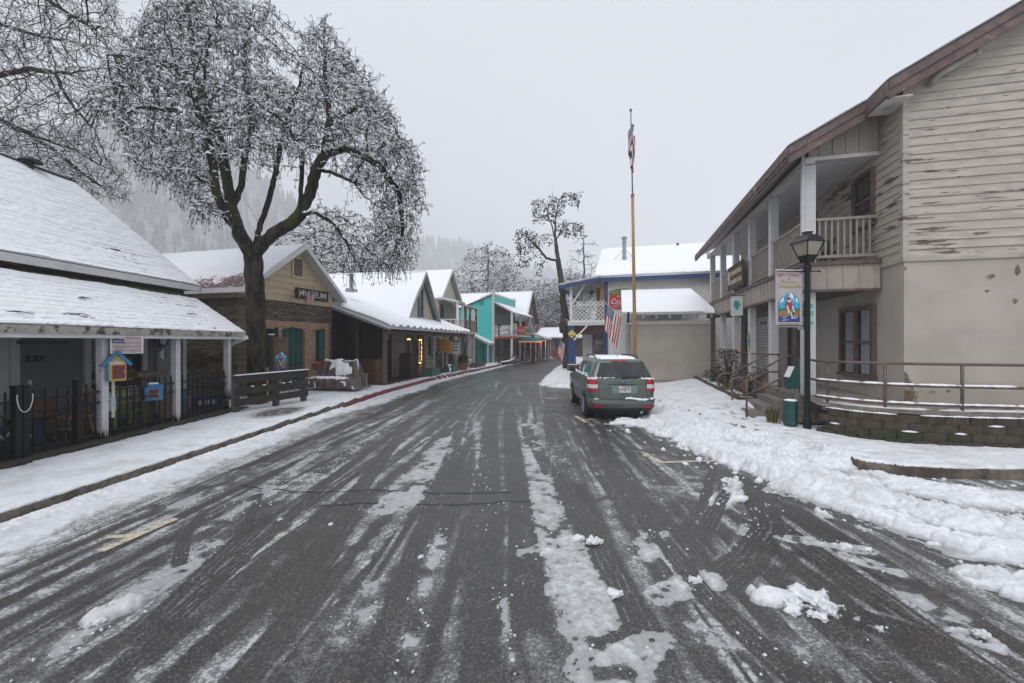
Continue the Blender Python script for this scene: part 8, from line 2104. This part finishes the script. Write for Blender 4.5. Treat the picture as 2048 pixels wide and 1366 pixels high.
K_ = .25/r0; rad = [K_*r_ if r_ > .03 else r_*(1+(K_-1)*(r_/.03)**1.5) for r_ in rad]
rad[0] *= 1.25; rad[1] *= 1.08
mb = MB(w); tubes(mb, P, par, rad, ch, .045, 9, 5, 12); obj('trunk', mb, BARK, tree, smooth=True, recalc=False)
mb = MB(w); tubes(mb, P, par, rad, ch, .0, .045, 3, 5); obj('crown', mb, TWIG, tree, recalc=False)
mb = MB(w); snow_on(mb, P, par, rad, .0068, .22, rnd, .8, .004); snow_on(mb, P, par, rad, .16, .54, rnd, .8, .010)
cl = 0
for i in range(0, len(P)):
    if rad[i] < .10 and rnd.random() < .05: mb.blob(P[i]+Vector((0,0,.03)), rnd.uniform(.02,.05), i, 1, (1.7,1.7,.6), .35)
obj('snow', mb, SNOW, tree, smooth=True, recalc=False)
mb = MB(w)
for i in range(ns, len(P)):
    if (ch[i] and rnd.random() < .90) or rnd.random() < .1: continue
    for q in range(rnd.randint(1,3)):
        p = P[i]+Vector((rnd.gauss(0,.02),rnd.gauss(0,.02),0)); l = rnd.uniform(.06,.12); ww = rnd.uniform(.008,.014); a = rnd.uniform(0,3.14); u = Vector((math.cos(a),math.sin(a),0))*ww; t_ = Vector((rnd.gauss(0,.02),rnd.gauss(0,.02),-l))
        mb.add([p, p+t_*.5+u, p+t_, p+t_*.5-u], [(0,1,2,3)])
obj('seed_pod', mb, POD, tree, recalc=False)['kind'] = 'stuff'

# ---- tree reaching in from the left, behind the porch house
rnd = random.Random(33); LD = 15.5
def lp(x, y, dy=0.0): return at(x, y, LD+dy)
skel = [[lp(-240,740), lp(-230,500), lp(-220,300), lp(-200,120), lp(-180,-60), lp(-160,-200)],
 [lp(-218,290), lp(-110,190,-.6), lp(0,150,-1), lp(60,138,-1.2), lp(140,148,-1.4)], [lp(-222,330), lp(-100,250,.5), lp(0,240,.8), lp(70,272,1), lp(150,300,1), lp(200,330,1)],
 [lp(110,140,-1.3), lp(125,180,-1.4), lp(150,215,-1.4), lp(190,260,-1.5)], [lp(-200,120), lp(-90,50,.6), lp(0,48,1), lp(70,70,1), lp(120,80,1.2)], [lp(-180,-60), lp(-60,-60,-.5), lp(40,-40,-.8), lp(110,10,-1), lp(190,60,-1)],
 [lp(-160,-200), lp(0,-180,0), lp(120,-120,.3), lp(200,-50,.4)], [lp(60,272,1), lp(110,300,1), lp(170,350,.8), lp(215,380,.8)]]
att = []
def region2(poly, n, dy0, dy1):
    xs = [p[0] for p in poly]; ys = [p[1] for p in poly]; c = 0
    while c < n:
        x = rnd.uniform(min(xs),max(xs)); y = rnd.uniform(min(ys),max(ys)); ins = False
        for (x1,y1),(x2,y2) in zip(poly, poly[1:]+poly[:1]):
            if (y1 > y) != (y2 > y) and x < (x2-x1)*(y-y1)/(y2-y1)+x1: ins = not ins
        if ins: att.append(lp(x, y, rnd.uniform(dy0,dy1))); c += 1
region2([(-150,-150),(160,-120),(230,-20),(262,100),(255,190),(215,230),(190,270),(100,230),(-60,230),(-150,200)], 4200, -2.2, 2.2)
region2([(-80,210),(120,240),(200,280),(265,360),(258,405),(200,400),(120,350),(40,320),(-60,300)], 1900, -.6, 2.2)
P, par, ns = grow(skel, att, .16, 1.7, .20, 90, 8, .22, .15)
rad, ch = radii(P, par, .0085, 2.4)
for i in range(ns, len(P)):
    if rnd.random() < .35: continue
    d = (P[i]-P[par[i]]).normalized(); d = (d*.8+Vector((rnd.gauss(0,.5),rnd.gauss(0,.5),rnd.gauss(-.1,.4)))).normalized(); pos = P[i]; j = i
    for s in range(3): d = (d+Vector((rnd.gauss(0,.25),rnd.gauss(0,.2),-.08))).normalized(); pos = pos+d*.13; P.append(pos); par.append(j); rad.append(.007-.0012*s); ch.append([]); ch[j].append(len(P)-1); j = len(P)-1
lt = thing('bare_tree', 'bare twiggy tree reaching over the porch house roof, branches lined with snow', 'tree', tuple(Vector((P[0].x,P[0].y,0))), 0); w = W(lt)
mb = MB(w); tubes(mb, P, par, rad, ch, .05, 9, 5, 10); obj('trunk', mb, BARK, lt, smooth=True, recalc=False)
mb = MB(w); tubes(mb, P, par, rad, ch, .0, .05, 3, 5); obj('crown', mb, TWIG, lt, recalc=False)
mb = MB(w); snow_on(mb, P, par, rad, .15, .55, rnd, .7, .008); obj('snow', mb, SNOW, lt, smooth=True, recalc=False)

# ---- leaning tree beside the blue pillar
rnd = random.Random(5); RD = 29.0
def rpt(x, y, dy=0.0): return at(x, y, RD+dy)
skel = [[rpt(1134,740), rpt(1134,700), rpt(1132,650), rpt(1126,600), rpt(1122,560), rpt(1116,520), rpt(1112,490), rpt(1110,462)],
 [rpt(1130,640), rpt(1118,600,-.4), rpt(1108,570,-.6), rpt(1100,562,-.7)],
 [rpt(1112,490), rpt(1105,455,.2), rpt(1096,430,.3), rpt(1092,410,.4), rpt(1078,395,.5)], [rpt(1110,462), rpt(1112,430,0), rpt(1118,400,0), rpt(1140,385,0), rpt(1158,392,0)], [rpt(1112,430), rpt(1106,400,.2), rpt(1104,378,.2)],
 [rpt(1112,522), rpt(1092,516,-.2), rpt(1080,500,-.4), rpt(1066,484,-.6), rpt(1048,470,-.8), rpt(1036,482,-.9)], [rpt(1112,472), rpt(1090,468,.5), rpt(1074,476,.7)], [rpt(1113,480), rpt(1124,458,-.3), rpt(1140,446,-.4), rpt(1160,450,-.5)],
 [rpt(1095,432,.3), rpt(1080,430,.5), rpt(1072,440,.6)]]
att = []
for c, r_, n in (((1088,418,.3),(26,24,.9),90),((1142,396,0),(20,14,.8),50),((1112,410,.2),(20,20,.6),50),((1050,478,-.7),(22,22,.8),80),((1045,510,-.8),(14,24,.6),40),((1145,455,-.4),(24,16,.8),70),((1075,480,.4),(18,14,.7),40),((1080,535,-.2),(10,14,.5),14),((1125,455,-.2),(12,16,.5),30)):
    for k in range(int(n*2.2)): att.append(rpt(c[0]+r_[0]*rnd.uniform(-1,1)*.95, c[1]+r_[1]*rnd.uniform(-1,1)*.95, c[2]+r_[2]*rnd.uniform(-1,1)))
P, par, ns = grow(skel, att, .16, 1.5, .22, 50, 3, .3, .3)
rad, ch = radii(P, par, .012, 2.2)
k_ = .36/rad[0]
r0 = rad[0]; rad = [max(.012, (.31*(r_/r0)**1.35)*(1-.70*min(1,P[i_].z/12.5))) for i_, r_ in enumerate(rad)]
rt = thing('leaning_tree', 'tall crooked dark trunk with sparse clumps of dark leaves beside the blue pillar', 'tree', tuple(Vector((P[0].x,P[0].y,0))), 0); w = W(rt)
RBARK = snowy('grey_brown_bark', (.03,.024,.019), (.075,.06,.048), .7, 1.0, (1,1,.3), 7)
mb = MB(w); tubes(mb, P, par, rad, ch, .05, 9, 6, 10); mb.blob(rpt(1132,655), .42, 3, 3, (1,1,1.3), .25); mb.blob(rpt(1137,725), .5, 5, 3, (.9,.9,1.2), .2); obj('trunk', mb, RBARK, rt, smooth=True, recalc=False)
mb = MB(w); tubes(mb, P, par, rad, ch, .0, .05, 3, 5)
for i in range(ns, len(P)):
    if ch[i] and rnd.random() < .6: continue
    for q in range(3):
        p = P[i]+Vector((rnd.gauss(0,.10),rnd.gauss(0,.10),rnd.gauss(-.06,.08))); d1 = Vector((rnd.gauss(0,.4),rnd.gauss(0,.4),-1)).normalized()*rnd.uniform(.10,.18); d2 = Vector((rnd.gauss(0,1),rnd.gauss(0,1),0)).normalized()*rnd.uniform(.045,.08)
        mb.add([p, p+d1*.5+d2, p+d1, p+d1*.5-d2], [(0,1,2,3)])
obj('crown', mb, M('blackened_leaf', (.014,.014,.018), .4, 9, .7, 0), rt, recalc=False)
mb = MB(w); snow_on(mb, P, par, rad, .2, .7, rnd, .8, .02); 
for i in range(ns, len(P)):
    if rnd.random() < .22: mb.blob(P[i]+Vector((0,0,.05)), rnd.uniform(.03,.07), i, 1, (1.2,1.2,.6), .3)
obj('snow', mb, SNOW, rt, smooth=True, recalc=False)

# ---- snow laden background trees
def bgtree(name, label, loc, h, cr, seed, n=900, twig=.16, snowp=.8, bare=False, group='snowy trees behind the shops'):
    rnd = random.Random(seed); base = Vector((0,0,0)); sk = [[(0,0,0),(rnd.uniform(-.3,.3),0,h*.3),(rnd.uniform(-.5,.5),rnd.uniform(-.3,.3),h*.62),(rnd.uniform(-.5,.5),0,h*.9)]]
    for k in range(5):
        a = k*1.3+rnd.uniform(-.3,.3); z0 = h*rnd.uniform(.18,.4); sk.append([(0,0,z0),(cr*.35*math.cos(a),cr*.35*math.sin(a),z0+h*.18),(cr*.75*math.cos(a),cr*.75*math.sin(a),z0+h*.3)])
    at_ = []
    while len(at_) < n:
        p = Vector((rnd.uniform(-1,1),rnd.uniform(-1,1),rnd.uniform(-1,1)))
        if .2 < p.length < 1: 
            q = Vector((p.x*cr,p.y*cr,h*.58+p.z*h*.42)); 
            if vnoise(np.array([q.x*.7+seed]),np.array([q.z*.7+q.y*.4]),seed)[0] > .33: at_.append(q)
    P, par, ns = grow(sk, at_, h*.032, h*.3, h*.05, 45, seed, .3, .1)
    rad, ch = radii(P, par, h*.0016, 2.3); 
    t = thing(name, label, 'tree', loc, 0, group)
    mb = MB(); tubes(mb, P, par, rad, ch, h*.006, 9, 4, 7); obj('trunk', mb, RBARK, t, smooth=True, recalc=False)
    mb = MB(); tubes(mb, P, par, rad, ch, 0, h*.006, 3, 4)
    m2 = MB()
    if not bare:
        for i in range(ns, len(P)):
            for q in range(6):
                p = P[i]+Vector((rnd.gauss(0,twig),rnd.gauss(0,twig),rnd.gauss(-.03,twig*.8))); a = rnd.uniform(0,6.28); s = twig*rnd.uniform(.35,.9); u = Vector((math.cos(a),math.sin(a),rnd.gauss(-.15,.3)))*s; v_ = Vector((-math.sin(a),math.cos(a),rnd.gauss(0,.4)))*s*.45
                (m2 if rnd.random() < snowp*.62 else mb).add([p-u,p+v_,p+u,p-v_],[(0,1,2,3)])
    obj('crown', mb, M('dark_bg_twig', (.03,.028,.03), .4, 9, .85, 0), t, recalc=False)
    snow_on(m2, P, par, rad, h*.02, snowp, rnd, .8, h*.0022); obj('snow', m2, SNOW, t, recalc=False)
    return t
def onpx(px_, d): return ((px_-1024)/F*d, d, 0)
pA = bgtree('snowy_tree', 'broad snow laden tree rising behind the turquoise shop', onpx(975,66), 17.5, 6.0, 3, 2600, .32)
pB = bgtree('snowy_tree', 'rounded snow laden tree behind the stone museum roof', onpx(640,33), 11.6, 5.0, 7, 2000, .22)
pC = bgtree('bare_snowy_tree', 'slim bare grey tree showing to the right of the leaning trunk', onpx(1168,48), 14.5, 2.6, 11, 600, .2, .5, True)
for (src,px_,d,sc,rz,lb) in ((pA,935,72,.72,1.3,'lower snow laden tree beside the cream balcony house gable'),(pA,1015,74,.86,2.2,'snow laden tree to the right of the broadest one behind the shops'),
    (pA,1075,62,.66,.7,'snowy tree above the lit stall at the end of the street'),(pA,1100,70,.62,3.1,'snowy tree half hidden by the leaning trunk'),(pB,1120,60,.95,4.0,'round snowy tree low behind the leaning trunk'),(pA,1150,66,.75,5.0,'snowy tree between the leaning trunk and the blue edged balcony'),
    (pB,1062,58,.80,2.0,'small round snowy tree right of the brown gable'),(pB,560,36,.86,1.0,'snowy tree showing between the big trunk and the museum gable'),(pB,720,38,.80,2.6,'snowy tree above the deep snow roof of the shop'),(pB,300,40,.85,3.6,'snowy tree low behind the porch house roof'),
    (pC,1250,56,.98,1.2,'bare frosted tree behind the flue of the blue trimmed shop'),(pC,1200,62,.95,2.6,'thin frosted tree just left of the big snowy shop roof'),(pC,1140,54,.85,4.0,'thin bare tree close behind the leaning trunk')):
    dup(src, onpx(px_,d), rz, sc, lb)
pA2 = [c for c in pA.children]

# ================================================================== hills with conifers
def hillz_left(x, y):
    r = 172*np.exp(-((x+410)/170)**2 - ((y-410)/205)**2) + 108*np.exp(-((x+260)/145)**2-((y-535)/190)**2) + 22*(fbm(x*.008,y*.008,4,5)-.5)
    return np.maximum(r-6, -2)
def hillz_far(x, y):
    r = 160*np.exp(-((x+260)/300)**2-((y-860)/220)**2) + 105*np.exp(-((x-80)/340)**2-((y-940)/200)**2) + 36*(fbm(x*.006,y*.006,4,8)-.5)
    return np.maximum(r-8, -2)
def hill(name, x0, x1, y0, y1, st, fn):
    nx = int((x1-x0)/st); ny = int((y1-y0)/st); X, Y = np.meshgrid(np.linspace(x0,x1,nx+1),np.linspace(y0,y1,ny+1),indexing='ij'); Z = fn(X,Y)
    idx = np.arange((nx+1)*(ny+1)).reshape(nx+1,ny+1); q = np.stack([idx[:-1,:-1],idx[1:,:-1],idx[1:,1:],idx[:-1,1:]],-1).reshape(-1,4)
    me = bpy.data.meshes.new(name); me.from_pydata(np.stack([X,Y,Z],-1).reshape(-1,3).tolist(), [], q.tolist()); me.materials.append(M('snowy_hillside', (.20,.22,.225), .3, .2, .9, 0)); me.polygons.foreach_set('use_smooth',[True]*len(q))
    o = bpy.data.objects.new(name, me); COL.objects.link(o); struct(o)
hill('hillside', -900,-40,140,900,12,hillz_left); hill('far_hill', -960,660,520,1260,20,hillz_far)
FIRM = snowy('snowy_fir', (.014,.024,.022), (.04,.052,.05), .25, .85, (1,1,1), 1.6, amount=.0)
def conifer(mb, p, h, rnd, tiers=7):
    r0 = h*rnd.uniform(.15,.2); vs = []; fs = []
    for k in range(tiers):
        f = k/tiers; z0 = h*(.10+.9*f); r = r0*(1-f)**.85+.02*h*.3; z1 = z0+h*.9/tiers*1.5; m = 9; b_ = len(vs); a0 = rnd.uniform(0,6.28)
        for q in range(m*2):
            a = a0+math.pi*q/m; rr = r*(rnd.uniform(.85,1.2) if q%2 == 0 else rnd.uniform(.45,.7)); vs.append((p[0]+rr*math.cos(a),p[1]+rr*math.sin(a),p[2]+z0-(h*.035 if q%2 == 0 else 0)))
        vs.append((p[0],p[1],p[2]+min(z1,h)))
        for q in range(m*2): fs.append((b_+q,b_+(q+1)%(m*2),b_+m*2))
    mb.add(vs, fs)
rnd = random.Random(17); mb = MB(); c = 0
while c < 3600:
    x = rnd.uniform(-720,-55); y = rnd.uniform(165,600); px_ = x/y*F+1024
    if px_ < -120 or px_ > 900: continue
    z = float(hillz_left(np.array([x]),np.array([y]))[0])
    if z < 2: continue
    conifer(mb, (x,y,z-.5), rnd.uniform(9,18), rnd, 6); c += 1
struct(obj('forest', mb, FIRM, recalc=False), 'stuff')
mb = MB(); c = 0
while c < 2300:
    x = rnd.uniform(-840,560); y = rnd.uniform(600,940); z = float(hillz_far(np.array([x]),np.array([y]))[0])
    if z < 5: continue
    conifer(mb, (x,y,z-1), rnd.uniform(18,36), rnd, 4); c += 1
struct(obj('forest', mb, FIRM, recalc=False), 'stuff')
# ---- air
mb = MB(); mb.box(-1350,720,-20,1290,-3,300)
hz = obj('haze', mb, [], None) if False else None
me = mesh_from('haze', mb.v, mb.f, recalc=True); hm = bpy.data.materials.new('haze_air'); hm.use_nodes = True; ht = hm.node_tree
for n_ in list(ht.nodes):
    if n_.type == 'BSDF_PRINCIPLED': ht.nodes.remove(n_)
pv = ht.nodes.new('ShaderNodeVolumePrincipled'); pv.inputs['Density'].default_value = HAZE_D = .0018; pv.inputs['Color'].default_value = (.98,.985,.995,1); pv.inputs['Anisotropy'].default_value = 0.0
ht.links.new(pv.outputs[0], [n_ for n_ in ht.nodes if n_.type == 'OUTPUT_MATERIAL'][0].inputs['Volume'])
me.materials.append(hm); hz = bpy.data.objects.new('haze', me); COL.objects.link(hz); struct(hz, 'stuff')
SC.cycles.volume_bounces = 3; SC.cycles.volume_max_steps = 128
